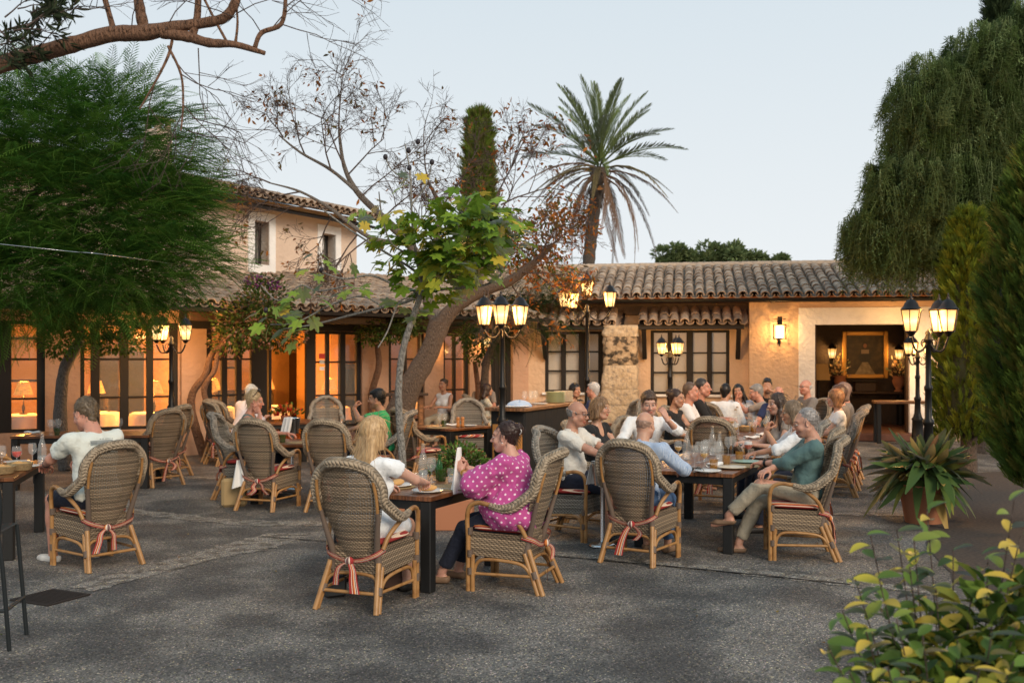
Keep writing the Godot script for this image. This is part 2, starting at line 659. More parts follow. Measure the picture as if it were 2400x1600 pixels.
	mt("flower_orange", rgb(0.55, 0.22, 0.03), 0.8)
	mt("gold", rgb(0.8, 0.5, 0.15), 0.25, 1.0)
	mt("sign_red", rgb(0.5, 0.02, 0.02), 0.5)
	mt("soil", rgb(0.045, 0.026, 0.016), 1.0)
	leaf_mat("leaf", Color.WHITE, 0.55, 0.85)
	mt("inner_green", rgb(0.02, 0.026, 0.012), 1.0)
	leaf_mat("leaf_shiny", Color.WHITE, 0.35, 0.4)
	# bark
	for d in [["bark_grey", rgb(0.22, 0.19, 0.165), 0.5], ["bark_brown", rgb(0.155, 0.11, 0.082), 0.35], ["bark_warm", rgb(0.25, 0.13, 0.075), 0.5], ["bark_palm", rgb(0.16, 0.125, 0.10), 0.6], ["bark_fig", rgb(0.34, 0.315, 0.28), 0.6], ["twig", rgb(0.13, 0.09, 0.075), 0.8]]:
		var m := mt(d[0], d[1], 0.95)
		m.albedo_texture = bark_t
		m.normal_enabled = true
		m.normal_texture = bark_n
		m.normal_scale = 1.2
		tri(m, 2.0)
		m.uv1_scale = Vector3(5, 1.6, 5)

var pits: NoiseTexture2D
var bark_t: NoiseTexture2D
var bark_n: NoiseTexture2D

func _init() -> void:
	pits = noise_tex(0.05, [], 512, FastNoiseLite.TYPE_SIMPLEX_SMOOTH, 5, 9, 5.0)
	bark_t = noise_tex(0.03, [[0.0, grey(0.35)], [0.45, grey(0.7)], [1.0, grey(1.0)]], 256, FastNoiseLite.TYPE_SIMPLEX_SMOOTH, 5, 50)
	bark_n = noise_tex(0.04, [], 256, FastNoiseLite.TYPE_SIMPLEX_SMOOTH, 4, 51, 16.0)

func leaf_mat(called: String, c: Color, rough := 0.6, back := 0.35) -> StandardMaterial3D:
	var m := mt(called, c, rough)
	m.vertex_color_use_as_albedo = true
	m.backlight_enabled = true
	m.backlight = Color(back, back, back)
	m.metallic_specular = 0.18
	return m

func stripes(a: Array, size := 128) -> ImageTexture:
	var im := Image.create(size, 8, false, Image.FORMAT_RGB8)
	var tot := 0.0
	for s in a: tot += s[1]
	var x := 0.0
	for s in a:
		var w: float = s[1] / tot * size
		im.fill_rect(Rect2i(int(x), 0, int(x + w + 1.0) - int(x), 8), s[0])
		x += w
	return ImageTexture.create_from_image(im)

func wood_image() -> ImageTexture:   # grain along x; the boards themselves are built
	var im := Image.create(512, 256, false, Image.FORMAT_RGB8)
	var n := FastNoiseLite.new()
	n.frequency = 0.02
	n.seed = 5
	for y in 256:
		for x in 512:
			var a := n.get_noise_2d(x * 0.35, y * 3.0)
			var b := n.get_noise_2d(x * 2.0 + 900.0, y * 22.0)
			var g := clampf(0.78 + a * 0.35 + b * 0.16, 0.25, 1.0)
			im.set_pixel(x, y, Color(g, g * 0.97, g * 0.93))
	return ImageTexture.create_from_image(im)

func weave(m: StandardMaterial3D, open: bool) -> void:   # 8 stakes by 16 weavers a tile
	var s := 128
	var im := Image.create(s, s, false, Image.FORMAT_RGBA8)
	var hm := Image.create(s, s, false, Image.FORMAT_RGB8)
	var r := RandomNumberGenerator.new()
	r.seed = 3
	var tone := []
	for k in 16: tone.append(r.randf_range(0.62, 1.0))
	for y in s:
		for x in s:
			var row := y / 8
			var px := float(x % 32) / 32.0
			var fy := (float(y % 8) + 0.5) / 8.0
			var wave := cos(TAU * px + (PI if row % 2 else 0.0))
			var h := (0.5 + 0.4 * wave) * sqrt(maxf(0.0, 1.0 - pow((fy - 0.5) * 2.0, 2.0)))
			var sx := absf(float(x % 16) / 16.0 - 0.5) * 2.0
			var u := 1.0 if h > 0.16 else 0.82   # the stakes behind the weavers are darker cane
			var hole := open and (fy < 0.14 or fy > 0.86) and sx > 0.66
			var t: float = tone[row] * (0.86 + 0.14 * r.randf())
			im.set_pixel(x, y, Color(t * u, t * u, t * u * 0.97, 0.0 if hole else 1.0))
			hm.set_pixel(x, y, Color(h, h, h))
	m.albedo_texture = ImageTexture.create_from_image(im)
	hm.bump_map_to_normal_map(5.0)
	m.normal_enabled = true
	m.normal_texture = ImageTexture.create_from_image(hm)
	m.normal_scale = 1.6
	if open:
		m.transparency = BaseMaterial3D.TRANSPARENCY_ALPHA_SCISSOR
		m.alpha_scissor_threshold = 0.5

func braid(m: StandardMaterial3D) -> void:   # plaited strands that lean to and fro round the roll
	var s := 128
	var im := Image.create(s, s, false, Image.FORMAT_RGB8)
	var hm := Image.create(s, s, false, Image.FORMAT_RGB8)
	for y in s:
		for x in s:
			var u := float(x) / s * 7.0
			var band := int(u)
			var f := u - band
			var q := float(y) / s * 4.0 + (f if band % 2 else 1.0 - f) * 0.55
			var w := q - floorf(q)
			var h := sqrt(maxf(0.0, 1.0 - pow((w - 0.5) * 2.0, 2.0))) * (0.55 + 0.45 * sin(PI * f))
			var t := 0.72 + 0.28 * absf(sin((floorf(q) + band * 3.0) * 12.9))
			im.set_pixel(x, y, Color(t, t, t * 0.98))
			hm.set_pixel(x, y, Color(h, h, h))
	hm.bump_map_to_normal_map(7.0)
	m.albedo_texture = ImageTexture.create_from_image(im)
	m.normal_enabled = true
	m.normal_texture = ImageTexture.create_from_image(hm)
	m.normal_scale = 1.7

# ---------------------------------------------------------------- ground
func ragged(pts: Array, step := 0.14, amp := 0.025, sd := 1) -> PackedVector2Array:
	var r := RandomNumberGenerator.new()
	r.seed = sd
	var o := PackedVector2Array()
	for k in pts.size():
		var a: Vector2 = pts[k]
		var b: Vector2 = pts[(k + 1) % pts.size()]
		var n := int(maxf(1, a.distance_to(b) / step))
		var side := (b - a).normalized().orthogonal()
		for q in n:
			o.append(a.lerp(b, float(q) / n) + side * (r.randf_range(-amp, amp) if q else 0.0))
	return o

func asphalt_image() -> ImageTexture:
	var s := 1536
	var n := FastNoiseLite.new()
	n.noise_type = FastNoiseLite.TYPE_VALUE
	n.frequency = 0.22
	n.fractal_octaves = 2
	var im := n.get_seamless_image(s, s)
	im.convert(Image.FORMAT_RGB8)
	var d := im.get_data()
	for k in range(0, d.size(), 3):
		var g := 70 + int(d[k] * 0.40)
		d[k] = g
		d[k + 1] = g
		d[k + 2] = g
	im = Image.create_from_data(s, s, false, Image.FORMAT_RGB8, d)
	var r := RandomNumberGenerator.new()
	r.seed = 17
	for k in 36000:
		var g := r.randf_range(0.6, 1.0) if r.randf() < 0.66 else r.randf_range(0.10, 0.26)
		var c := Color(g, g * r.randf_range(0.88, 1.0), g * r.randf_range(0.75, 0.98))
		var x := r.randi_range(0, s - 6)
		var y := r.randi_range(0, s - 6)
		var w := r.randi_range(1, 5)
		var h := r.randi_range(1, 5)
		im.fill_rect(Rect2i(x, y, w, h), c)
		if w > 2: im.fill_rect(Rect2i(x + 1, y - 1 if y else 0, w - 1, h + 1), c)
	return ImageTexture.create_from_image(im)

func ground() -> void:
	var at := asphalt_image()
	var m := mt("asphalt", rgb(0.74, 0.71, 0.68), 0.85)
	m.albedo_texture = at
	tri(m, 0.33, true)
	m.detail_enabled = true
	m.detail_blend_mode = BaseMaterial3D.BLEND_MODE_MUL
	m.detail_uv_layer = BaseMaterial3D.DETAIL_UV_2
	m.uv2_triplanar = true
	m.uv2_world_triplanar = true
	m.uv2_scale = Vector3.ONE * 0.16
	m.detail_albedo = noise_tex(0.008, [[0.0, rgb(0.30, 0.29, 0.29)], [0.36, rgb(0.50, 0.485, 0.475)], [0.48, rgb(0.64, 0.62, 0.60)], [0.56, rgb(0.80, 0.77, 0.73)], [0.66, rgb(1, 0.96, 0.90)], [1.0, rgb(1, 0.98, 0.95)]], 768, FastNoiseLite.TYPE_SIMPLEX_SMOOTH, 7, 61)
	m.normal_enabled = true
	m.normal_texture = noise_tex(0.25, [], 512, FastNoiseLite.TYPE_VALUE, 2, 62, 6.0)
	m.normal_scale = 0.4
	var b := MB.new()
	b.quad(Vector3(-150, 0, 60), Vector3(150, 0, 60), Vector3(150, 0, -260), Vector3(-150, 0, -260))
	struct("ground", b.mesh(), m)
	# worn concrete bands between the slabs of asphalt
	var k: StandardMaterial3D = m.duplicate()
	k.resource_name = "concrete"
	k.albedo_color = rgb(1.0, 0.93, 0.84)
	k.detail_albedo = noise_tex(0.02, [[0.0, rgb(0.30, 0.28, 0.26)], [0.42, rgb(0.62, 0.58, 0.54)], [0.5, rgb(0.95, 0.93, 0.9)], [1.0, grey(1.0)]], 512, FastNoiseLite.TYPE_SIMPLEX_SMOOTH, 7, 63)
	k.uv2_scale = Vector3.ONE * 0.5
	var bands := [
		[Vector2(-4.6, -11.8), Vector2(-3.02, -10.93), Vector2(-2.04, -10.86), Vector2(-1.2, -10.9), Vector2(-1.2, -10.55), Vector2(-1.98, -10.54), Vector2(-2.93, -10.57), Vector2(-4.45, -11.4)],
		[Vector2(-3.46, -7.74), Vector2(-3.15, -8.57), Vector2(-2.48, -10.14), Vector2(-2.05, -10.12), Vector2(-2.2, -9.33), Vector2(-2.6, -8.85), Vector2(-2.9, -8.25), Vector2(-3.2, -7.58)],
		[Vector2(-0.6, -9.35), Vector2(0.3, -9.19), Vector2(1.6, -8.6), Vector2(2.71, -8.01), Vector2(3.4, -7.6), Vector2(3.3, -7.4), Vector2(2.62, -7.78), Vector2(1.53, -8.38), Vector2(0.29, -9.0), Vector2(-0.6, -9.2)],
		[Vector2(1.2, -11.7), Vector2(2.11, -11.6), Vector2(4.6, -11.4), Vector2(4.6, -11.2), Vector2(2.06, -11.37), Vector2(1.2, -11.5)],
		[Vector2(5.2, -18.3), Vector2(7.4, -18.1), Vector2(7.4, -17.9), Vector2(5.2, -18.05)],
		[Vector2(-5.2, -15.1), Vector2(-3.6, -14.7), Vector2(-3.6, -14.45), Vector2(-5.2, -14.8)]]
	for q in bands.size():
		var s := MB.new()
		s.slab(ragged(bands[q], 0.07, 0.045, 70 + q), 0.004, 0.004)
		struct("pavement_band", s.mesh(), k)
	var dark := mt("crack", rgb(0.018, 0.016, 0.015), 1.0)
	for line in [[Vector2(-3.5, -7.72), Vector2(-3.17, -8.6), Vector2(-2.5, -10.16), Vector2(-2.03, -10.14)], [Vector2(0.3, -8.97), Vector2(1.6, -8.36), Vector2(2.66, -7.8)], [Vector2(-2.5, -9.9), Vector2(-1.7, -9.6)]]:
		var up := []
		var dn := []
		for p in line:
			up.append(p + Vector2(0.012, -0.012))
			dn.push_front(p - Vector2(0.008, -0.006))
		var s := MB.new()
		s.slab(ragged(up + dn, 0.06, 0.008, 90), 0.009, 0.009)
		struct("pavement_crack", s.mesh(), dark)
	# bed of bare earth at the right
	var soil := MB.new()
	soil.slab(ragged([Vector2(3.5, -7.9), Vector2(4.0, -9.6), Vector2(5.0, -12.3), Vector2(6.3, -15.5), Vector2(9.5, -15.5), Vector2(9.5, -6.5), Vector2(3.7, -6.5)], 0.3, 0.08, 95), 0.006, 0.006)
	var so: StandardMaterial3D = M.soil
	so.albedo_color = rgb(0.085, 0.06, 0.045)
	so.albedo_texture = noise_tex(0.05, [[0.0, grey(0.25)], [0.5, grey(0.6)], [1.0, grey(1.0)]], 512, FastNoiseLite.TYPE_SIMPLEX_SMOOTH, 6, 64)
	tri(so, 0.8, true)
	struct("soil_ground", soil.mesh(), so)
	# a few fallen leaves
	var lx := []
	var lc := []
	var r := RandomNumberGenerator.new()
	r.seed = 77
	for q in 130:
		lx.append(Transform3D(Basis(Vector3.UP, r.randf() * TAU) * Basis(Vector3.BACK, r.randf_range(-0.3, 0.3)).scaled(Vector3.ONE * r.randf_range(0.4, 0.9)), Vector3(r.randf_range(-5.0, 5.5), 0.014, r.randf_range(-17.0, -5.6))))
		lc.append([Color(0.20, 0.11, 0.04), Color(0.12, 0.07, 0.03), Color(0.26, 0.19, 0.06), Color(0.08, 0.10, 0.03)][q % 4])
	tag(many("fallen_leaves", leaf_mesh(0.06, 0.03, 0.1), M.leaf, self, lx, lc), "scattered small dry leaves lying on the courtyard paving", "leaves")
	# drain
	var dr := thing("drain_grate", "rusty black slotted drain grate set in the paving at lower left", "drain grate", Vector3(-3.43, 0, -7.39), 0.0)
	var bb := Basis(Vector3.UP, -0.44)
	var pit := MB.new()
	pit.box(Vector3(0, 0.0, 0), Vector3(0.36, 0.012, 0.35), 0.0, bb)
	part("pit", pit.mesh(), M.crack, dr)
	var rust := mt("rust_iron", rgb(0.03, 0.022, 0.018), 0.7, 0.4)
	var fr := MB.new()
	for sg in [-1, 1]:
		fr.box(bb * Vector3(0, 0.005, sg * 0.18), Vector3(0.40, 0.014, 0.022), 0.003, bb)
		fr.box(bb * Vector3(sg * 0.19, 0.005, 0), Vector3(0.022, 0.014, 0.338), 0.003, bb)
	part("frame", fr.mesh(), rust, dr)
	var bar := MB.new()
	bar.box(Vector3.ZERO, Vector3(0.35, 0.012, 0.013), 0.002)
	var bm := bar.mesh()
	for q in 12:
		part("bar", bm, rust, dr, Transform3D(bb, bb * Vector3(0, 0.007, -0.155 + q * 0.0282)))

# ---------------------------------------------------------------- buildings
func tile_mesh(l: float, r0: float, r1: float, seg := 7) -> ArrayMesh:   # a half-round clay tile, its wide end at +z, thickness shown at that end
	var b := MB.new()
	for side in 2:
		var dr := -0.013 * side
		b.grid(func(u: float, v: float):
			var a := PI * (u if side == 0 else 1.0 - u)
			var r: float = lerpf(r1, r0, v) + dr
			return Vector3(cos(a) * -r, sin(a) * r * 0.85, (v - 0.5) * l), seg, 1)
	for e in seg:
		var a0 := PI * e / seg
		var a1 := PI * (e + 1) / seg
		var o0 := Vector3(-cos(a0) * r0, sin(a0) * r0 * 0.85, l * 0.5)
		var o1 := Vector3(-cos(a1) * r0, sin(a1) * r0 * 0.85, l * 0.5)
		var q := (r0 - 0.016) / r0
		b.quad(o0 * Vector3(q, q, 1), o1 * Vector3(q, q, 1), o1, o0)
	return b.mesh()

func tiled(parent: Node, x0: float, x1: float, pitch: float, eave: Vector2, slope: float, rows: int, single: Callable, sd := 1, step := 0.33, keep := func(_x, _w): return true) -> void:
	# eave: (y, z) of the lower edge, the roof rises towards -z; single(x, row) says which cover tiles are pieces of their own
	var r := RandomNumberGenerator.new()
	r.seed = sd
	var cover := tile_mesh(0.44, 0.098, 0.082)
	var pan := tile_mesh(0.44, 0.098, 0.086, 5)
	var sl := Basis(Vector3.RIGHT, slope)
	var rest := []
	var pans := []
	for c in int((x1 - x0) / pitch) + 1:
		var x := x0 + c * pitch
		for w in rows:
			if not keep.call(x, w): continue
			var up := w * step + 0.16
			var p := Vector3(x + r.randf_range(-0.008, 0.008), eave.x + up * sin(slope) + 0.035 + r.randf_range(-0.006, 0.008), eave.y - up * cos(slope) + r.randf_range(-0.02, 0.02))
			var b := sl * Basis(Vector3.UP, r.randf_range(-0.05, 0.05)) * Basis(Vector3.RIGHT, -0.035)
			if single.call(x, w):
				part("roof_tile", cover, M["tile_%d" % r.randi_range(0, 3)], parent, Transform3D(b, p))
			else: rest.append(Transform3D(b, p))
			pans.append(Transform3D(sl * Basis(Vector3.BACK, PI) * Basis(Vector3.RIGHT, 0.03), p + Vector3(pitch * 0.5, 0.01, 0)))
	if rest.size(): many("tiles", cover, M.tile_0, parent, rest)
	if pans.size(): many("channel_tiles", pan, M.tile_1, parent, pans)

func walls(b: MB, x0: float, x1: float, h: float, zf: float, th: float, holes: Array, y0 := 0.0) -> MB:   # holes [x0, x1, y0, y1] from left to right
	var x := x0
	for q in holes:
		if q[0] > x: b.box(Vector3((x + q[0]) / 2, (h + y0) / 2, zf - th / 2), Vector3(q[0] - x, h - y0, th))
		if q[2] > y0: b.box(Vector3((q[0] + q[1]) / 2, (q[2] + y0) / 2, zf - th / 2), Vector3(q[1] - q[0], q[2] - y0, th))
		if q[3] < h: b.box(Vector3((q[0] + q[1]) / 2, (q[3] + h) / 2, zf - th / 2), Vector3(q[1] - q[0], h - q[3], th))
		x = q[1]
	if x1 > x: b.box(Vector3((x + x1) / 2, (h + y0) / 2, zf - th / 2), Vector3(x1 - x, h - y0, th))
	return b

func glazing(parent: Node, xf: Transform3D, cols: Array, rows: Array, y0: float, y1: float, kind := "window", depth := 0.09) -> Node3D:
	# cols: x positions [post left, post right, ...] pairs; rows: y of the rails; a pane in every opening
	var f := MB.new()
	for k in range(0, cols.size(), 2):
		f.box(Vector3((cols[k] + cols[k + 1]) / 2, (y0 + y1) / 2, 0), Vector3(cols[k + 1] - cols[k], y1 - y0, depth), 0.008)
	var glass := []
	for k in range(1, cols.size() - 1, 2):
		var a: float = cols[k]
		var w: float = cols[k + 1] - a
		var ys := [y0 + 0.04]
		for r in rows: ys.append(r)
		ys.append(y1 - 0.04)
		f.box(Vector3(a + w / 2, y0 + 0.02, 0), Vector3(w, 0.075, depth * 0.9), 0.006)
		f.box(Vector3(a + w / 2, y1 - 0.02, 0), Vector3(w, 0.075, depth * 0.9), 0.006)
		for r in rows: f.box(Vector3(a + w / 2, r, 0), Vector3(w, 0.035, depth * 0.6), 0.005)
		for q in ys.size() - 1:
			glass.append([Vector3(a + w / 2, (ys[q] + ys[q + 1]) / 2, -0.005), Vector3(w - 0.004, ys[q + 1] - ys[q] - 0.03, 0.004)])
	var o := part(kind, f.mesh(), M.dark_wood, parent, xf)
	for g in glass:
		var p := MB.new()
		p.box(g[0], g[1])
		part("pane", p.mesh(), M.pane, o)
	return o

func building_right() -> void:
	var o := thing("tiled_dining_house", "low peach plastered dining house with clay tile roof, white framed doorway and two blinded windows", "building", Vector3(5.3, 0, -22.2), deg_to_rad(-10))
	var b := MB.new()
	walls(b, 0.0, 1.06, 3.02, 0.0, 0.35, [])
	walls(b, 3.9, 6.6, 3.02, 0.0, 0.35, [])
	b.box(Vector3(2.48, 2.955, -0.175), Vector3(2.84, 0.13, 0.35))
	walls(b, -6.4, 0.0, 3.02, -0.35, 0.3, [[-4.66, -2.92, 0.98, 2.4], [-2.2, -0.42, 0.95, 2.42]])
	b.box(Vector3(6.45, 1.5, -2.2), Vector3(0.3, 3.0, 3.7))
	b.box(Vector3(-6.25, 1.5, -2.2), Vector3(0.3, 3.0, 3.1))
	b.box(Vector3(0.1, 1.5, -4.25), Vector3(13.0, 3.0, 0.25))
	part("wall", b.mesh(), M.plaster_peach, o)
	# white surround of the doorway
	var s := MB.new()
	s.box(Vector3(1.235, 1.445, -0.165), Vector3(0.35, 2.89, 0.37))
	s.box(Vector3(3.645, 1.445, -0.165), Vector3(0.51, 2.89, 0.37))
	s.box(Vector3(2.4, 2.705, -0.165), Vector3(1.98, 0.37, 0.37))
	part("door_surround", s.mesh(), M.plaster_white, o)
	# niche behind it
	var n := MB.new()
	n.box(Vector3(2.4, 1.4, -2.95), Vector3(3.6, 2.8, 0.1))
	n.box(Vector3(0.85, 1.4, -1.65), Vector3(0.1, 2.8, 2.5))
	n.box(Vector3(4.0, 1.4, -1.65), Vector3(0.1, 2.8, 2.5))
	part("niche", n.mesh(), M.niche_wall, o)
	var ce := MB.new()
	ce.box(Vector3(2.4, 2.85, -1.65), Vector3(3.2, 0.08, 2.5))
	part("ceiling", ce.mesh(), M.dark_wood, o)
	var st := MB.new()
	st.box(Vector3(2.4, 0.08, -1.2), Vector3(3.0, 0.16, 3.4), 0.02)
	part("doorstep", st.mesh(), M.floor_tile, o)
	var jm := MB.new()
	jm.box(Vector3(1.432, 1.34, -0.2), Vector3(0.044, 2.36, 0.2), 0.006)
	var jn := MB.new()
	jn.box(Vector3(3.368, 1.34, -0.2), Vector3(0.044, 2.36, 0.2), 0.006)
	part("door_jamb", jn.mesh(), M.brown_wood, o)
	part("door_jamb", jm.mesh(), M.brown_wood, o)
	# windows with pale blinds
	var blind := mt("blind", rgb(0.62, 0.53, 0.44), 0.9)
	blind.albedo_texture = stripes([[grey(1.0), 3], [grey(0.82), 1]], 8)
	blind.uv1_scale = Vector3(60, 1, 1)
	blind.backlight_enabled = true
	blind.backlight = Color(0.3, 0.3, 0.3)
	for w in [[-4.66, -2.92, 0.98, 2.4], [-2.2, -0.42, 0.95, 2.42]]:
		var cols := []
		var wd: float = w[1] - w[0]
		for k in 5:
			var x: float = w[0] + wd * k / 4.0
			var hw := 0.075 if k in [0, 2, 4] else 0.055
			cols.append(maxf(x - hw, w[0]))
			cols.append(minf(x + hw, w[1]))
		var g := glazing(o, Transform3D(Basis(), Vector3(0, 0, -0.42)), cols, [w[2] + 0.5, w[2] + 0.95], w[2], w[3])
		var bl := MB.new()
		bl.box(Vector3((w[0] + w[1]) / 2, (w[2] + w[3]) / 2, -0.08), Vector3(wd - 0.1, w[3] - w[2] - 0.05, 0.012))
		part("blind", bl.mesh(), blind, g)
		var si := MB.new()
		si.box(Vector3((w[0] + w[1]) / 2, w[2] - 0.03, -0.32), Vector3(wd + 0.12, 0.055, 0.12), 0.008)
		part("sill", si.mesh(), M.plaster_white, o)
	# little tiled canopies on brackets
	for c in [[-4.75, -2.75, 2.46], [-2.45, -0.12, 2.46]]:
		var cm := MB.new()
		cm.bar(Vector3(c[0], c[2] + 0.02, 0.28), Vector3(c[1], c[2] + 0.02, 0.28), 0.1, 0.12, 0.012)
		cm.bar(Vector3(c[0] + 0.1, c[2] + 0.3, -0.33), Vector3(c[1] - 0.1, c[2] + 0.3, -0.33), 0.06, 0.08)
		cm.box(Vector3((c[0] + c[1]) / 2, c[2] + 0.215, 0.0), Vector3(c[1] - c[0] - 0.04, 0.03, 0.78), 0.0, Basis(Vector3.RIGHT, deg_to_rad(26)))
		for x in [c[0] + 0.12, c[1] - 0.12]:
			cm.bar(Vector3(x, c[2] - 0.68, -0.3), Vector3(x, c[2] - 0.02, 0.24), 0.1, 0.12, 0.012)
			cm.bar(Vector3(x, c[2] + 0.01, -0.34), Vector3(x, c[2] + 0.01, 0.28), 0.08, 0.1, 0.01)
		var cn := part("canopy", cm.mesh(), M.dark_wood, o)
		tiled(cn, c[0] + 0.1, c[1] - 0.06, 0.232, Vector2(c[2] + 0.1, 0.36), deg_to_rad(26), 2, func(_x, _w): return true, int(c[0] * 10) + 99)
	# eaves
	var f := MB.new()
	f.box(Vector3(-3.2, 2.9, -0.3), Vector3(6.4, 0.27, 0.09), 0.01)
	part("fascia", f.mesh(), M.brown_wood, o)
	var gt := MB.new()
	gt.tube([Vector3(-6.4, 3.07, 0.42), Vector3(0, 3.065, 0.42), Vector3(6.7, 3.06, 0.42)], [0.055], 10)
	part("gutter", gt.mesh(), M.iron, o)
	for k in 10:
		var rf := MB.new()
		rf.box(Vector3(-5.9 + k * 1.28, 3.055, 0.16), Vector3(0.1, 0.09, 0.5), 0.008)
		part("rafter_end", rf.mesh(), M.dark_wood, o)
	var slope := deg_to_rad(17)
	var rb := MB.new()
	rb.box(Vector3(0.1, 3.11 + 0.43, -1.0), Vector3(13.2, 0.05, 3.05), 0.0, Basis(Vector3.RIGHT, slope))
	rb.box(Vector3(0.1, 3.11 + 0.43, -3.9), Vector3(13.2, 0.05, 3.05), 0.0, Basis(Vector3.RIGHT, -slope))
	rb.box(Vector3(0.1, 3.09, 0.44), Vector3(13.2, 0.05, 0.05))
	var terra := mt("eave_clay", rgb(0.36, 0.15, 0.07), 0.9)
	var roof := part("roof", rb.mesh(), terra, o)
	tiled(roof, -6.2, 6.6, 0.232, Vector2(3.13, 0.52), slope, 9, func(x, _w): return x > -4.3 and x < 2.95, 5)
	var rgb_ := MB.new()
	rgb_.box(Vector3(0.1, 4.06, -2.5), Vector3(13.0, 0.12, 0.2))
	part("ridge_mortar", rgb_.mesh(), M.tile_2, roof)
	var rg := []
	for k in 36: rg.append(Transform3D(Basis(Vector3.UP, PI / 2) * Basis(Vector3.RIGHT, 0.04), Vector3(-6.3 + k * 0.36, 4.08, -2.5)))
	many("ridge_tiles", tile_mesh(0.42, 0.12, 0.11), M.tile_2, roof, rg)
	# stone buttress
	var bt := thing("stone_buttress", "tapered rough stone buttress with black stains standing between the two blinded windows", "buttress", o.transform * Vector3(-2.85, 0, 0.1), deg_to_rad(-10))
	var blocks := [[0.0, 0.72, -0.62, 0.42], [0.725, 1.08, -0.50, 0.40], [1.085, 1.62, -0.44, 0.38], [1.625, 2.26, -0.38, 0.37], [2.265, 2.52, -0.40, 0.40]]
	for k in blocks.size():
		var q: Array = blocks[k]
		var mb := MB.new()
		var nz := FastNoiseLite.new()
		nz.seed = k
		nz.frequency = 2.4
		mb.colored = true
		var top: float = blocks[k + 1][2] if k + 1 < blocks.size() else q[2]
		var fn := func(u: float, v: float):
			var a := TAU * u
			var y: float = lerpf(q[0], q[1], v)
			var lx: float = lerpf(q[2], top, v)
			var c := Vector2(cos(a), sin(a))
			var e := pow(pow(absf(c.x), 8.0) + pow(absf(c.y), 8.0), -0.125)
			var edge := 1.0 - 0.03 * pow(absf(v - 0.5) * 2.0, 8.0)
			var x: float = c.x * e * edge
			x = (x + 1.0) * 0.5 * (q[3] - lx) + lx
			var p := Vector3(x, y, -c.y * e * 0.28 * edge)
			return p + Vector3(c.x, 0, -c.y) * nz.get_noise_3dv(p * 2.0) * 0.05
		mb.grid(fn, 44, 10)
		var st2: StandardMaterial3D = M.stone
		if k == 3:
			st2 = mt("stained_stone_%d" % k, rgb(0.55, 0.47, 0.37), 0.95)
			st2.albedo_texture = noise_tex(0.011, [[0.0, grey(0.03)], [0.36, grey(0.07)], [0.44, rgb(0.6, 0.52, 0.43)], [1.0, rgb(1, 0.95, 0.85)]], 512, FastNoiseLite.TYPE_SIMPLEX_SMOOTH, 6, 16 + k)
			st2.normal_enabled = true
			st2.normal_texture = M.stone.normal_texture
			tri(st2, 0.7)
		var cap := MB.new()
		part("stone", mb.mesh(), st2, bt)
		if k == blocks.size() - 1:
			cap.box(Vector3(0, 2.5, 0), Vector3(0.76, 0.03, 0.52), 0.01)
			part("cap_stone", cap.mesh(), M.stone, bt)
	# what stands and hangs in the doorway
	var X := o.transform
	var T := deg_to_rad(-10)
	var pc := thing("framed_painting", "dark painting of a woman in a pale dress in a gilt frame", "painting", X * Vector3(2.95, 1.28, -2.88), T)
	var fb := MB.new()
	for e in [[Vector3(-0.49, 0.58, 0), Vector3(0.1, 1.16, 0.07)], [Vector3(0.49, 0.58, 0), Vector3(0.1, 1.16, 0.07)], [Vector3(0, 0.05, 0), Vector3(0.878, 0.1, 0.066)], [Vector3(0, 1.11, 0), Vector3(0.878, 0.1, 0.066)]]:
		fb.box(e[0], e[1], 0.018)
	part("frame", fb.mesh(), M.gilt, pc)
	var cv := MB.new()
	cv.quad(Vector3(-0.45, 0.09, 0.01), Vector3(0.45, 0.09, 0.01), Vector3(0.45, 1.07, 0.01), Vector3(-0.45, 1.07, 0.01), Vector2(0, 1), Vector2(1, 0))
	var cm2 := mt("canvas", Color.WHITE, 0.5)
	cm2.albedo_texture = painting_image()
	part("canvas", cv.mesh(), cm2, pc)
	var tb := thing("console_table", "narrow dark console table under the gilt painting", "console table", X * Vector3(2.95, 0.16, -2.6), T)
	var tt := MB.new()
	tt.box(Vector3(0, 0.78, 0), Vector3(1.7, 0.05, 0.4), 0.01)
	part("table_top", tt.mesh(), M.brown_wood, tb)
	for sx in [-0.75, 0.75]:
		var lg := MB.new()
		lg.box(Vector3(sx, 0.378, 0), Vector3(0.07, 0.754, 0.3), 0.008)
		part("leg", lg.mesh(), M.dark_wood, tb)
	var bx := thing("wooden_chest", "small carved wooden chest standing on the console table", "chest", X * Vector3(2.9, 0.966, -2.6), T)
	var ch := MB.new()
	ch.box(Vector3(0, 0.11, 0), Vector3(0.5, 0.22, 0.26), 0.012)
	part("body", ch.mesh(), M.brown_wood, bx)
	var lid := MB.new()
	lid.box(Vector3(0, 0.243, 0), Vector3(0.54, 0.04, 0.3), 0.012)
	part("lid", lid.mesh(), M.dark_wood, bx)
	for q in [[1.72, "left", "floor lamp"], [3.18, "right", "bench"]]:
		var pot := thing("flower_urn", "terracotta urn of orange flowers at the %s end of the console table" % q[0 + 1], "urn", X * Vector3(q[0] + 0.5 if q[0] > 2 else 2.32, 0.966, -2.6), T, "terracotta flower urns")
		var pl := MB.new()
		pl.lathe([Vector2(0.0, 0.0), Vector2(0.1, 0.0), Vector2(0.1, 0.03), Vector2(0.06, 0.06), Vector2(0.12, 0.16), Vector2(0.15, 0.26), Vector2(0.12, 0.33), Vector2(0.15, 0.36), Vector2(0.15, 0.38), Vector2(0.15, 0.38), Vector2(0.12, 0.37), Vector2(0.0, 0.34)], 18)
		part("urn_body", pl.mesh(), M.terracotta, pot)
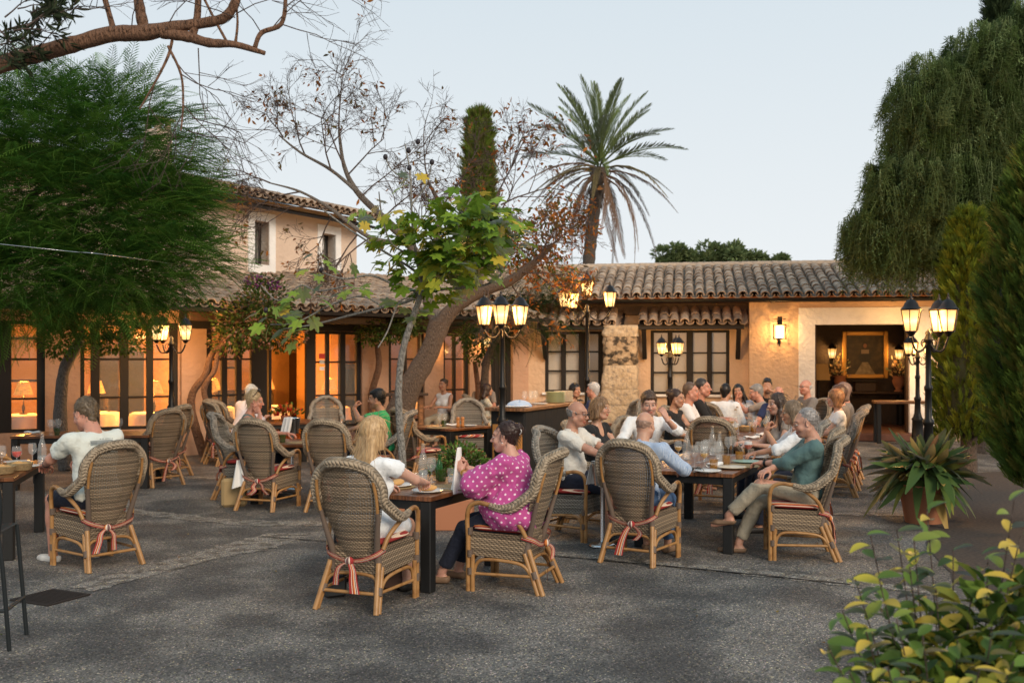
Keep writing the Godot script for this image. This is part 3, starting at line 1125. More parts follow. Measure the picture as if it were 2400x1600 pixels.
		bouquet(pot, Vector3(0, 0.36, 0), 0.28, 0.62, 70, [rgb(0.62, 0.30, 0.06), rgb(0.7, 0.42, 0.16), rgb(0.10, 0.11, 0.03), rgb(0.4, 0.13, 0.03)], 0.045)
	var fl := thing("floor_lamp", "unlit floor lamp with tan box shade inside the doorway", "floor lamp", X * Vector3(1.72, 0.16, -1.9), T)
	var fs := MB.new()
	fs.lathe([Vector2(0, 0), Vector2(0.16, 0), Vector2(0.16, 0), Vector2(0.15, 0.04), Vector2(0.03, 0.08), Vector2(0.05, 0.4), Vector2(0.025, 0.6), Vector2(0.04, 0.9), Vector2(0.02, 1.1), Vector2(0.02, 1.2), Vector2(0, 1.2)], 14)
	part("stand", fs.mesh(), M.dark_wood, fl)
	var fh := MB.new()
	fh.lathe([Vector2(0.34, 1.1), Vector2(0.28, 1.48)], 4, Vector3.ZERO, PI / 4)
	part("lamp_shade", fh.mesh(), M.off_shade, fl)
	var bn := thing("side_table", "long dark side table with wooden top outside the doorway behind the posts", "table", X * Vector3(3.25, 0, 0.85), T)
	var bt1 := MB.new()
	bt1.box(Vector3(0, 0.86, 0), Vector3(1.5, 0.06, 0.5), 0.01)
	part("table_top", bt1.mesh(), M.counter_wood, bn)
	for sx in [-0.68, 0.68]:
		for sz in [-0.18, 0.18]:
			var l2 := MB.new()
			l2.box(Vector3(sx, 0.415, sz), Vector3(0.08, 0.83, 0.08), 0.006)
			part("leg", l2.mesh(), M.table_black, bn)

func painting_image() -> ImageTexture:
	var w := 96
	var h := 104
	var im := Image.create(w, h, false, Image.FORMAT_RGB8)
	var n := FastNoiseLite.new()
	n.frequency = 0.06
	for y in h:
		for x in w:
			var u := (x + 0.5) / w - 0.5
			var v := (y + 0.5) / h
			var g := n.get_noise_2d(x, y)
			var c := Color(0.16, 0.12, 0.07).lerp(Color(0.30, 0.23, 0.12), clampf(g + 0.3, 0, 1))
			if absf(u) < 0.08 + 0.22 * clampf((v - 0.7) * 3.0, 0, 1) and v > 0.62: c = Color(0.62, 0.56, 0.44).lerp(Color(0.45, 0.38, 0.28), clampf(g + 0.5, 0, 1))
			if absf(u) < 0.16 - 0.3 * absf(v - 0.52) and v > 0.36 and v < 0.68: c = Color(0.10, 0.09, 0.09)
			if absf(u) < 0.10 and absf(v - 0.42) < 0.05: c = Color(0.55, 0.48, 0.40)
			if Vector2(u * 1.1, v - 0.27).length() < 0.055: c = Color(0.55, 0.36, 0.25)
			elif Vector2(u * 1.1, v - 0.25).length() < 0.075: c = Color(0.09, 0.06, 0.04)
			im.set_pixel(x, y, c)
	return ImageTexture.create_from_image(im)

func building_left() -> void:
	var rot := deg_to_rad(39.6)
	var o := thing("main_restaurant_house", "two storey rose plastered house with glazed dining room, dark timber doors and clay tile roofs", "building", Vector3(-5.68, 0, -18.4), rot)
	var A := Transform3D(Basis(Vector3.UP, deg_to_rad(26.0 - 39.6)), Vector3(-0.02, 0, 0))
	# ground floor walls; the openings hold glazing and doors
	var b := MB.new()
	walls(b, -0.44, 7.9, 2.75, 0.0, 0.28, [[0.03, 1.27, 0.57, 2.32], [1.27, 3.36, 0.02, 2.32], [4.0, 4.92, 0.42, 2.32], [5.42, 6.14, 0.3, 2.32], [6.75, 7.4, 0.02, 2.32]])
	b.xf = A
	walls(b, -7.5, -0.43, 2.75, 0.0, 0.28, [[-5.4, -2.66, 0.5, 2.42], [-2.1, -0.46, 0.5, 2.42]])
	b.xf = Transform3D.IDENTITY
	part("wall", b.mesh(), M.plaster_rose, o)
	var zf := Transform3D(Basis(), Vector3(0, 0, -0.1))
	var r3 := [1.08, 1.76]
	glazing(o, zf, [0.03, 0.16, 0.35, 0.46, 0.64, 0.75, 0.94, 1.27], r3, 0.57, 2.32)
	glazing(o, zf, [2.11, 2.32, 2.56, 2.63, 2.88, 3.0, 3.26, 3.36], [0.42, 1.03, 1.7], 0.02, 2.32, "glass_door")
	glazing(o, zf, [4.0, 4.1, 4.42, 4.5, 4.82, 4.92], r3, 0.42, 2.32)
	glazing(o, zf, [5.42, 5.5, 5.74, 5.8, 6.06, 6.14], r3, 0.3, 2.32)
	var zA := A * Transform3D(Basis(), Vector3(0, 0, -0.1))
	glazing(o, zA, [-5.4, -5.25, -4.62, -4.5, -3.9, -3.78, -3.38, -3.18, -2.79, -2.66], r3, 0.5, 2.42)
	glazing(o, zA, [-2.1, -2.03, -1.93, -1.78, -1.45, -1.30, -1.0, -0.88, -0.6, -0.46], r3, 0.5, 2.42)
	var dd := MB.new()
	dd.box(Vector3(7.075, 1.17, -0.12), Vector3(0.65, 2.3, 0.08), 0.008)
	for k in 5: dd.box(Vector3(6.83 + k * 0.12, 1.17, -0.075), Vector3(0.1, 2.2, 0.02), 0.004)
	part("plank_door", dd.mesh(), M.dark_wood, o)
	var od := MB.new()
	od.box(Vector3(1.36, 1.15, -0.42), Vector3(0.06, 2.26, 0.62), 0.008)
	part("open_door", od.mesh(), M.dark_wood, o)
	var sg := MB.new()
	sg.box(Vector3(2.44, 1.82, -0.03), Vector3(0.13, 0.1, 0.01))
	part("notice_board", sg.mesh(), M.sign_red, o)
	for k in 3:
		var sn := MB.new()
		sn.box(Vector3(2.44, 1.70 - k * 0.13 + (0.27 if k == 2 else 0.0) + 0.0, -0.03), Vector3(0.11, 0.07, 0.01), 0.0)
		part("sticker", sn.mesh(), M.china, o)
	# room inside, orange walls
	var rm := MB.new()
	rm.box(Vector3(3.6, 1.38, -5.3), Vector3(11.0, 2.7, 0.2))
	rm.box(Vector3(7.95, 1.38, -2.8), Vector3(0.2, 2.7, 4.8))
	rm.box(Vector3(3.72, 1.38, -2.6), Vector3(0.18, 2.7, 1.6))
	rm.xf = A
	rm.box(Vector3(-4.0, 1.38, -3.6), Vector3(9.0, 2.7, 0.2))
	rm.box(Vector3(-7.4, 1.38, -2.6), Vector3(0.2, 2.7, 4.6))
	rm.box(Vector3(-2.38, 1.38, -1.6), Vector3(0.18, 2.7, 1.2))
	part("inner_wall", rm.mesh(), M.plaster_inside, o)
	var cf := MB.new()
	cf.box(Vector3(1.0, 2.78, -2.9), Vector3(16.0, 0.05, 6.2), 0.0)
	part("ceiling", cf.mesh(), M.brown_wood, o)
	var ff := MB.new()
	ff.box(Vector3(3.5, 0.0, -2.8), Vector3(9.0, 0.03, 5.0))
	part("floor", ff.mesh(), M.floor_tile, o)
	# lean-to roof over the glazing
	var slope := deg_to_rad(14)
	var rb := MB.new()
	rb.box(Vector3(2.6, 3.15, -0.95), Vector3(9.9, 0.06, 4.4), 0.0, Basis(Vector3.RIGHT, slope))
	var roof := part("roof", rb.mesh(), M.dark_wood, o)
	tiled(roof, -2.1, 7.2, 0.215, Vector2(2.70, 1.12), slope, 13, func(x, w): return x > -0.2 and x < 4.7 and w < 13, 8)
	var ra := MB.new()
	ra.box(Vector3(-4.4, 3.1, -0.85), Vector3(7.0, 0.06, 4.2), 0.0, Basis(Vector3.RIGHT, slope))
	var roof2 := part("roof", ra.mesh(), M.dark_wood, o, A)
	tiled(roof2, -7.6, -1.2, 0.215, Vector2(2.68, 1.05), slope, 12, func(_x, _w): return false, 9)
	var bm := MB.new()
	bm.bar(Vector3(-0.6, 2.52, 0.72), Vector3(7.0, 2.52, 0.72), 0.12, 0.16, 0.012)
	part("eave_beam", bm.mesh(), M.brown_wood, o)
	var fb := MB.new()
	fb.box(Vector3(3.5, 2.52, 0.05), Vector3(8.0, 0.4, 0.06), 0.01)
	part("fascia", fb.mesh(), M.dark_wood, o)
	for k in 11:
		var rf := MB.new()
		rf.bar(Vector3(-0.3 + k * 0.7, 2.94, -0.02), Vector3(-0.3 + k * 0.7, 2.63, 1.04), 0.09, 0.11, 0.008)
		part("rafter", rf.mesh(), M.brown_wood, o)
	# upper storey, turned further away
	var U := Transform3D(o.transform.affine_inverse()) * Transform3D(Basis(Vector3.UP, deg_to_rad(60)), Vector3(-5.95, 0, -20.6))
	var up := MB.new()
	up.xf = U
	walls(up, -7.0, 4.3, 5.2, 0.0, 0.35, [[0.84, 1.28, 3.80, 4.74], [3.05, 3.5, 3.78, 4.7]], 2.6)
	up.box(Vector3(4.13, 3.9, -2.0), Vector3(0.34, 2.6, 3.3))
	up.box(Vector3(-1.4, 3.9, -3.6), Vector3(11.4, 2.6, 0.3))
	part("upper_wall", up.mesh(), M.plaster_upper, o)
	for w in [[0.84, 1.28, 3.80, 4.74], [3.05, 3.5, 3.78, 4.7]]:
		var sr := MB.new()
		sr.xf = U
		var t := 0.19
		sr.box(Vector3(w[0] - t / 2, (w[2] + w[3]) / 2, -0.14), Vector3(t, w[3] - w[2] + 2 * t, 0.33))
		sr.box(Vector3(w[1] + t / 2, (w[2] + w[3]) / 2, -0.14), Vector3(t, w[3] - w[2] + 2 * t, 0.33))
		sr.box(Vector3((w[0] + w[1]) / 2, w[2] - t / 2, -0.14), Vector3(w[1] - w[0], t, 0.33))
		sr.box(Vector3((w[0] + w[1]) / 2, w[3] + t / 2, -0.14), Vector3(w[1] - w[0], t, 0.33))
		part("window_surround", sr.mesh(), M.plaster_white, o)
		var cx: float = (w[0] + w[1]) / 2
		var g := glazing(o, U * Transform3D(Basis(), Vector3(0, 0, -0.24)), [w[0], w[0] + 0.06, cx - 0.05, cx + 0.05, w[1] - 0.06, w[1]], [], w[2], w[3], "window", 0.05)
		var cu := MB.new()
		cu.xf = Transform3D(Basis(), Vector3(0, 0, -0.1))
		cu.grid(func(u: float, v: float): return Vector3(lerpf(w[0], w[0] + 0.2, u), lerpf(w[2], w[3], v), 0.015 * sin(u * 20.0)), 14, 2)
		part("curtain", cu.mesh(), M.linen, g)
	var bk := MB.new()
	bk.xf = U
	bk.box(Vector3(2.2, 4.2, -1.0), Vector3(3.4, 1.6, 0.05))
	part("room_back", bk.mesh(), M.dark_wood, o)
	var ur := MB.new()
	ur.xf = U
	ur.box(Vector3(-1.3, 5.5, -1.6), Vector3(11.9, 0.06, 4.2), 0.0, Basis(Vector3.RIGHT, deg_to_rad(15)))
	var uroof := part("upper_roof", ur.mesh(), M.dark_wood, o)
	var holder := part("upper_tiles", MB.new().box(U * Vector3(-1.3, 5.17, 0.2), Vector3(0.01, 0.01, 0.01)).mesh(), M.dark_wood, o)
	holder.transform = Transform3D.IDENTITY
	var tm := tile_mesh(0.44, 0.098, 0.082)
	var r := RandomNumberGenerator.new()
	r.seed = 4
	var rest := []
	for c in 57:
		for w in 4:
			var p := Vector3(-7.4 + c * 0.212, 5.24 + w * 0.085 + r.randf_range(-0.008, 0.008), 0.42 - w * 0.32)
			var q := U * Transform3D(Basis(Vector3.RIGHT, deg_to_rad(14)) * Basis(Vector3.UP, r.randf_range(-0.06, 0.06)), p)
			if w < 2 and c > 30: part("roof_tile", tm, M["tile_%d" % r.randi_range(0, 3)], uroof, q)
			else: rest.append(q)
			rest.append(U * Transform3D(Basis(Vector3.RIGHT, deg_to_rad(14)) * Basis(Vector3.BACK, PI), p + Vector3(0.106, 0.0, 0)))
	many("tiles", tm, M.tile_1, holder, rest)
	var gt := MB.new()
	gt.xf = U
	gt.tube([Vector3(-7.2, 5.17, 0.5), Vector3(4.5, 5.17, 0.5)], [0.06], 8)
	part("gutter", gt.mesh(), M.iron, o)
	var cp := MB.new()
	cp.box(U * Vector3(-0.35, 6.0, -1.6), Vector3(0.42, 1.2, 0.42), 0.01, U.basis)
	var chim := part("chimney", cp.mesh(), M.plaster_upper, o)
	var cc := MB.new()
	for k in 4: cc.box(U * Vector3(-0.35 + (0.14 if k % 2 else -0.14), 6.7, -1.6 + (0.14 if k > 1 else -0.14)), Vector3(0.1, 0.2, 0.1), 0.01, U.basis)
	cc.box(U * Vector3(-0.35, 6.83, -1.6), Vector3(0.52, 0.06, 0.52), 0.01, U.basis)
	part("chimney_cap", cc.mesh(), M.tile_1, chim)
	interior(o.transform, o.transform * A)

func interior(B: Transform3D, A: Transform3D) -> void:
	# lit table lamps on laid tables behind the glass
	var spots := [[A, -3.0, -1.4, "first"], [A, -1.75, -1.6, "second"], [A, -0.75, -1.1, "third"], [B, 0.62, -1.3, "fourth"], [B, 1.25, -2.6, "fifth"], [B, 2.35, -2.3, "sixth"], [B, 3.15, -1.0, "seventh"], [B, 4.72, -1.4, "eighth"], [B, 5.95, -1.3, "ninth"]]
	var lamp0: Node3D
	var tab0: Node3D
	for k in spots.size():
		var s: Array = spots[k]
		var X: Transform3D = s[0]
		var p: Vector3 = X * Vector3(s[1], 0.015, s[2])
		var tl := "round white clothed dining table inside the glazed room, %s from the left" % s[3]
		var ll := "lit pleated table lamp inside the glazed dining room, %s from the left" % s[3]
		if k == 0:
			tab0 = thing("indoor_table", tl, "table", p, 0.3, "laid tables in the dining room")
			var tm := MB.new()
			tm.lathe([Vector2(0, 0), Vector2(0.22, 0), Vector2(0.22, 0.03), Vector2(0.04, 0.06), Vector2(0.04, 0.7), Vector2(0.0, 0.7)], 12)
			part("pedestal", tm.mesh(), M.dark_wood, tab0)
			var cl := MB.new()
			cl.grid(func(u: float, v: float):
				var a := -TAU * u
				var r := 0.44 * minf(1.0, v * 2.2)
				var drop := maxf(0.0, v - 0.4545) * 0.5
				r += drop * (0.12 + 0.10 * sin(a * 9.0))
				return Vector3(cos(a) * r, 0.73 - drop, sin(a) * r), 48, 10)
			part("table_cloth", cl.mesh(), M.linen, tab0)
			lamp0 = thing("table_lamp", ll, "table lamp", p + Vector3(0, 0.731, 0), 0.0, "lit table lamps in the dining room")
			var st := MB.new()
			st.lathe([Vector2(0, 0), Vector2(0.07, 0), Vector2(0.07, 0.015), Vector2(0.015, 0.03), Vector2(0.03, 0.12), Vector2(0.012, 0.2), Vector2(0.012, 0.4), Vector2(0, 0.4)], 12)
			part("stem", st.mesh(), M.dark_wood, lamp0)
			var sh := MB.new()
			sh.grid(func(u: float, v: float):
				var a := -TAU * u
				var r: float = lerpf(0.16, 0.085, v) + 0.006 * sin(a * 24.0)
				return Vector3(cos(a) * r, lerpf(0.36, 0.60, v), sin(a) * r), 96, 2)
			part("lamp_shade", sh.mesh(), M.lamp_shade, lamp0)
			var bu := MB.new()
			bu.ell(Vector3(0, 0.5, 0), Vector3(0.03, 0.045, 0.03))
			part("bulb", bu.mesh(), M.lamp_bulb, lamp0)
		else:
			dup(tab0, tl, p, 0.3 + k)
			dup(lamp0, ll, p + Vector3(0, 0.731, 0), 0.7 * k)
		var li := OmniLight3D.new()
		li.name = "lamp_light"
		li.position = p + Vector3(0, 0.731 + 0.5, 0)
		li.light_color = Color(1.0, 0.64, 0.28)
		li.light_energy = 2.4 if k < 3 else 1.75 if k < 7 else 1.0
		li.omni_range = 8.0
		li.omni_attenuation = 2.0
		li.shadow_enabled = true
		li.light_size = 0.03
		add_child(li, true)
	# pictures on the inner wall
	for q in [[B, 1.86, 1.85, -3.4, 0.62, 0.55, "landscape print in dark frame seen through the open doorway"], [A, -3.0, 1.75, -3.4, 0.7, 0.9, "framed heart wreath print behind the leftmost glazing"], [B, 2.75, 1.8, -3.4, 0.4, 0.55, "small portrait print in dark frame behind the glass door"]]:
		var X: Transform3D = q[0]
		var z: float = -5.18 if X == B else -3.48
		var o := thing("wall_picture", q[6], "picture", X * Vector3(q[1], q[2] - q[5] / 2, z), X.basis.get_euler().y)
		var f := MB.new()
		var w: float = q[4]
		var h: float = q[5]
		f.box(Vector3(-w / 2, h / 2, 0), Vector3(0.05, h, 0.04), 0.006)
		f.box(Vector3(w / 2, h / 2, 0), Vector3(0.05, h, 0.04), 0.006)
		f.box(Vector3(0, 0.02, 0), Vector3(w - 0.05, 0.05, 0.038), 0.006)
		f.box(Vector3(0, h - 0.02, 0), Vector3(w - 0.05, 0.05, 0.038), 0.006)
		part("frame", f.mesh(), M.dark_wood, o)
		var c := MB.new()
		c.quad(Vector3(-w / 2 + 0.02, 0.04, 0.004), Vector3(w / 2 - 0.02, 0.04, 0.004), Vector3(w / 2 - 0.02, h - 0.04, 0.004), Vector3(-w / 2 + 0.02, h - 0.04, 0.004))
		part("print", c.mesh(), M.paper_bag, o)
	# dark cabinets indoors
	for q in [[A, -3.9, -3.2, 1.1, 1.5, "tall dark cabinet inside the leftmost room"], [A, -1.25, -3.15, 1.0, 1.9, "dark panelled cupboard behind the second glazing"], [B, 0.55, -4.9, 1.0, 2.1, "dark dresser behind the vine clad glazing"], [B, 2.9, -4.6, 1.2, 1.0, "low dark sideboard behind the glass door"], [B, 4.6, -4.6, 0.9, 1.9, "dark wardrobe behind the leaning trunk"], [B, 5.9, -4.7, 0.8, 1.6, "dark cupboard behind the far right window"]]:
		var X: Transform3D = q[0]
		var cb := thing("indoor_cabinet", q[5], "cabinet", X * Vector3(q[1], 0.015, q[2]), X.basis.get_euler().y)
		var m := MB.new()
		m.box(Vector3(0, q[4] / 2, 0), Vector3(q[3], q[4], 0.45), 0.015)
		part("body", m.mesh(), M.brown_wood, cb)
		for s in [-1, 1]:
			var d := MB.new()
			d.box(Vector3(s * q[3] * 0.245, q[4] * 0.5, 0.232), Vector3(q[3] * 0.46, q[4] * 0.86, 0.02), 0.006)
			part("door", d.mesh(), M.dark_wood, cb)
	# dark dining chairs indoors
	var c0: Node3D
	var cs := [[A, -3.75, -1.2, 1.2], [A, -2.4, -2.2, 2.0], [A, -1.3, -1.9, -1.0], [B, 0.2, -1.9, 0.5], [B, 1.55, -2.9, 1.4], [B, 2.9, -2.9, -0.8], [B, 4.3, -2.0, 0.2], [B, 5.6, -2.1, 2.2]]
	for k in cs.size():
		var X: Transform3D = cs[k][0]
		var p: Vector3 = X * Vector3(cs[k][1], 0.015, cs[k][2])
		if k == 0:
			c0 = thing("indoor_chair", "dark wooden dining chair inside the glazed dining room", "chair", p, cs[k][3], "dark chairs in the dining room")
			var m := MB.new()
			m.box(Vector3(0, 0.45, 0), Vector3(0.44, 0.05, 0.42), 0.012)
			part("seat", m.mesh(), M.dark_wood, c0)
			for sx in [-0.19, 0.19]:
				var l := MB.new()
				l.box(Vector3(sx, 0.21, -0.18), Vector3(0.04, 0.42, 0.04), 0.004)
				part("leg", l.mesh(), M.dark_wood, c0)
				var l2 := MB.new()
				l2.bar(Vector3(sx, 0, 0.2), Vector3(sx, 0.98, 0.26), 0.04, 0.04, 0.004, Vector3.BACK)
				part("leg", l2.mesh(), M.dark_wood, c0)
			var bk := MB.new()
			bk.box(Vector3(0, 0.9, 0.253), Vector3(0.34, 0.16, 0.025), 0.006)
			bk.box(Vector3(0, 0.68, 0.24), Vector3(0.34, 0.06, 0.025), 0.006)
			part("backrest", bk.mesh(), M.dark_wood, c0)
		else:
			dup(c0, "dark wooden dining chair inside the glazed dining room", p, cs[k][3])

# ---------------------------------------------------------------- lamps
func arc(pts: Array, n := 6) -> Array:   # smooth curve through points
	var c := Curve3D.new()
	for k in pts.size():
		var t: Vector3 = (pts[mini(k + 1, pts.size() - 1)] - pts[maxi(k - 1, 0)]) / 6.0
		c.add_point(pts[k], -t, t)
	var o := []
	for k in (pts.size() - 1) * n + 1:
		o.append(c.samplef(float(k) / n))
	return o

func lantern(parent: Node, at: Vector3, s: float) -> void:
	var f := MB.new()
	f.xf = Transform3D(Basis().scaled(Vector3.ONE * s), at)
	f.lathe([Vector2(0.012, -0.06), Vector2(0.03, -0.05), Vector2(0.05, -0.015), Vector2(0.078, 0.0), Vector2(0.078, 0.0), Vector2(0.078, 0.012), Vector2(0.0, 0.012)], 12)
	f.lathe([Vector2(0.128, 0.268), Vector2(0.135, 0.275), Vector2(0.135, 0.285), Vector2(0.135, 0.285), Vector2(0.105, 0.31), Vector2(0.085, 0.35), Vector2(0.055, 0.39), Vector2(0.02, 0.405), Vector2(0.028, 0.42), Vector2(0.01, 0.435), Vector2(0.018, 0.45), Vector2(0.004, 0.48), Vector2(0, 0.49)], 6)
	for k in 6:
		var a := TAU * k / 6.0
		f.bar(Vector3(cos(a) * 0.077, 0.005, sin(a) * 0.077), Vector3(cos(a) * 0.125, 0.272, sin(a) * 0.125), 0.011, 0.011)
	var fr := part("lantern", f.mesh(), M.iron_cap, parent)
	var g := MB.new()
	g.xf = f.xf
	g.lathe([Vector2(0, 0.013), Vector2(0.071, 0.013), Vector2(0.071, 0.013), Vector2(0.117, 0.266), Vector2(0.117, 0.266), Vector2(0, 0.266)], 6)
	var uvs := g.uv
	for k in uvs.size(): uvs[k] = Vector2(uvs[k].x, (g.v[k].y - at.y) / s / 0.27)
	g.uv = uvs
	part("lamp_glass", g.mesh(), M.lamp_glass, fr)

func bulb_light(at: Vector3, e: float) -> void:
	var li := OmniLight3D.new()
	li.name = "lamp_light"
	li.position = at
	li.light_color = Color(1.0, 0.74, 0.42)
	li.light_energy = e
	li.omni_range = 14.0
	li.omni_attenuation = 2.0
	li.light_size = 0.05
	li.shadow_enabled = true
	add_child(li, true)

func lamp_post(label: String, at: Vector3, h: float, reach: float, angs: Array, s: float, e: float, lift := 0.0, centre := false) -> void:
	var o := thing("street_lamp", label, "street lamp", at, 0.0, "cast iron courtyard lamps")
	var p := MB.new()
	var pt := h - 0.12
	p.lathe([Vector2(0, 0), Vector2(0.15, 0), Vector2(0.15, 0.05), Vector2(0.15, 0.05), Vector2(0.12, 0.08), Vector2(0.105, 0.5), Vector2(0.12, 0.54), Vector2(0.085, 0.58), Vector2(0.065, 0.66), Vector2(0.055, 0.9), Vector2(0.07, 0.93), Vector2(0.07, 0.97), Vector2(0.045, 1.0), Vector2(0.04, 1.35), Vector2(0.052, 1.37), Vector2(0.052, 1.41), Vector2(0.036, 1.43), Vector2(0.032, pt - 0.1), Vector2(0.05, pt - 0.08), Vector2(0.05, pt - 0.05), Vector2(0.03, pt), Vector2(0.04, pt + 0.03), Vector2(0.0, pt + 0.08)], 14)
	part("post", p.mesh(), M.iron, o)
	for a in angs:
		var d := Vector3(cos(a), 0, sin(a))
		var m := MB.new()
		m.tube(arc([Vector3(0, pt - 0.06, 0), d * reach * 0.3 + Vector3(0, pt - 0.19, 0), d * reach * 0.72 + Vector3(0, pt - 0.20, 0), d * reach + Vector3(0, pt - 0.07 + lift, 0)], 7), [0.014], 8)
		m.tube(arc([Vector3(0, pt - 0.16, 0), d * reach * 0.25 + Vector3(0, pt - 0.06, 0), d * reach * 0.42 + Vector3(0, pt - 0.1, 0), d * reach * 0.34 + Vector3(0, pt - 0.15, 0)], 6), [0.009, 0.007], 6)
		part("arm", m.mesh(), M.iron_cap, o)
		lantern(o, d * reach + Vector3(0, pt + lift, 0), s)
		bulb_light(at + d * reach + Vector3(0, pt + 0.13 * s + lift, 0), e)
	if centre:
		lantern(o, Vector3(0, pt + 0.22, 0), s)
		bulb_light(at + Vector3(0, pt + 0.22 + 0.13 * s, 0), e)

func wall_lantern(label: String, at: Vector3, turn: float, e: float, s := 1.0, boxy := false) -> void:
	var o := thing("wall_lantern", label, "wall lantern", at, turn)
	var b := MB.new()
	b.box(Vector3(0, 0.06, 0.012), Vector3(0.07, 0.34, 0.024), 0.006)
	b.bar(Vector3(0, -0.02, 0.02), Vector3(0, -0.02, 0.16), 0.02, 0.02)
	b.bar(Vector3(0, -0.16, 0.16), Vector3(0, 0.0, 0.16), 0.018, 0.018)
	part("bracket", b.mesh(), M.iron, o)
	if boxy:
		var f := MB.new()
		for sx in [-0.13, 0.13]:
			for sz in [-0.1, 0.1]:
				f.bar(Vector3(sx, 0.0, 0.16 + sz), Vector3(sx, 0.32, 0.16 + sz), 0.014, 0.014)
		for y in [0.0, 0.32]:
			for sz in [-0.1, 0.1]: f.bar(Vector3(-0.13, y, 0.16 + sz), Vector3(0.13, y, 0.16 + sz), 0.014, 0.014)
			for sx in [-0.13, 0.13]: f.bar(Vector3(sx, y, 0.06), Vector3(sx, y, 0.26), 0.014, 0.014)
		f.box(Vector3(0, 0.44, 0.16), Vector3(0.24, 0.012, 0.2), 0.003)
		f.box(Vector3(0, 0.41, 0.16), Vector3(0.1, 0.17, 0.1), 0.006)
		part("frame", f.mesh(), M.iron, o)
		var g := MB.new()
		g.lathe([Vector2(0, 0.03), Vector2(0.075, 0.03), Vector2(0.075, 0.03), Vector2(0.075, 0.29), Vector2(0.075, 0.29), Vector2(0, 0.29)], 16, Vector3(0, 0, 0.16))
		part("lamp_glass", g.mesh(), M.lamp_bulb, o)
	else:
		lantern(o, Vector3(0, 0.02, 0.16), s)
	bulb_light(at + Basis(Vector3.UP, turn) * Vector3(0, 0.16, 0.16), e)

func lamps() -> void:
	var gg := GradientTexture2D.new()
	gg.width = 8
	gg.height = 64
	gg.fill_from = Vector2(0, 0)
	gg.fill_to = Vector2(0, 1)
	var gr := Gradient.new()
	gr.offsets = PackedFloat32Array([0.0, 0.28, 0.5, 0.75, 1.0])
	gr.colors = PackedColorArray([rgb(0.5, 0.25, 0.06), rgb(0.9, 0.54, 0.18), rgb(1.0, 0.78, 0.38), rgb(0.72, 0.40, 0.11), rgb(0.4, 0.18, 0.04)])
	gg.gradient = gr
	var lg: StandardMaterial3D = M.lamp_glass
	lg.emission_texture = gg
	lg.emission = Color.WHITE
	lg.emission_operator = BaseMaterial3D.EMISSION_OP_MULTIPLY
	lg.emission_energy_multiplier = 1.7
	lamp_post("three lantern black street lamp rising behind the woman in pink beside the bar counter", Vector3(-0.13, 0, -13.3), 2.38, 0.24, [PI * 0.97, PI * 0.52, 0.1], 0.92, 1.5, -0.04)
	lamp_post("tallest street lamp with wide arms standing before the stone buttress", Vector3(1.33, 0, -17.6), 2.78, 0.40, [PI * 0.98, PI * 1.3, 0.12], 0.95, 1.4, 0.02, true)
	lamp_post("low street lamp with small lanterns before the right blinded window", Vector3(3.27, 0, -20.6), 1.98, 0.19, [PI * 0.9, 0.4, -0.7], 0.85, 1.0)
	lamp_post("large street lamp at right with three big lanterns beside the cypress hedge", Vector3(5.4, 0, -12.9), 2.2, 0.24, [PI * 0.95, -0.6, 0.25], 1.04, 2.0, 0.04)
	lamp_post("smaller street lamp just behind the large one in front of the doorway", Vector3(8.28, 0, -20.3), 1.98, 0.2, [PI * 0.94, 0.05, -1.6], 0.85, 1.1)
	lamp_post("street lamp under the feathery tree at left before the rose plaster pier", Vector3(-5.72, 0, -16.7), 2.2, 0.24, [PI * 0.95, PI * 1.2, 0.05], 0.92, 1.3)
	var X := Transform3D(Basis(Vector3.UP, deg_to_rad(-10)), Vector3(5.3, 0, -22.2))
	wall_lantern("square iron wall lantern glowing on the peach wall left of the doorway", X * Vector3(0.64, 2.2, 0.0), deg_to_rad(-10), 0.75, 1.0, true)
	wall_lantern("wall lantern left of the gilt painting inside the doorway", X * Vector3(2.15, 1.75, -2.89), deg_to_rad(-10), 0.45, 0.9)
	wall_lantern("wall lantern right of the gilt painting inside the doorway", X * Vector3(3.72, 1.72, -2.89), deg_to_rad(-10), 0.45, 0.9)
	var B := Transform3D(Basis(Vector3.UP, deg_to_rad(39.6)), Vector3(-5.68, 0, -18.4))
	wall_lantern("small lit wall lantern on the house wall just left of the leaning tree trunk", B * Vector3(5.08, 1.9, 0.0), deg_to_rad(39.6), 0.5, 0.85)
	wall_lantern("small amber wall lantern in the courtyard corner by the plank door", B * Vector3(6.5, 2.0, 0.0), deg_to_rad(39.6), 0.45, 0.85)

# ---------------------------------------------------------------- chairs and tables
var ribbons := []

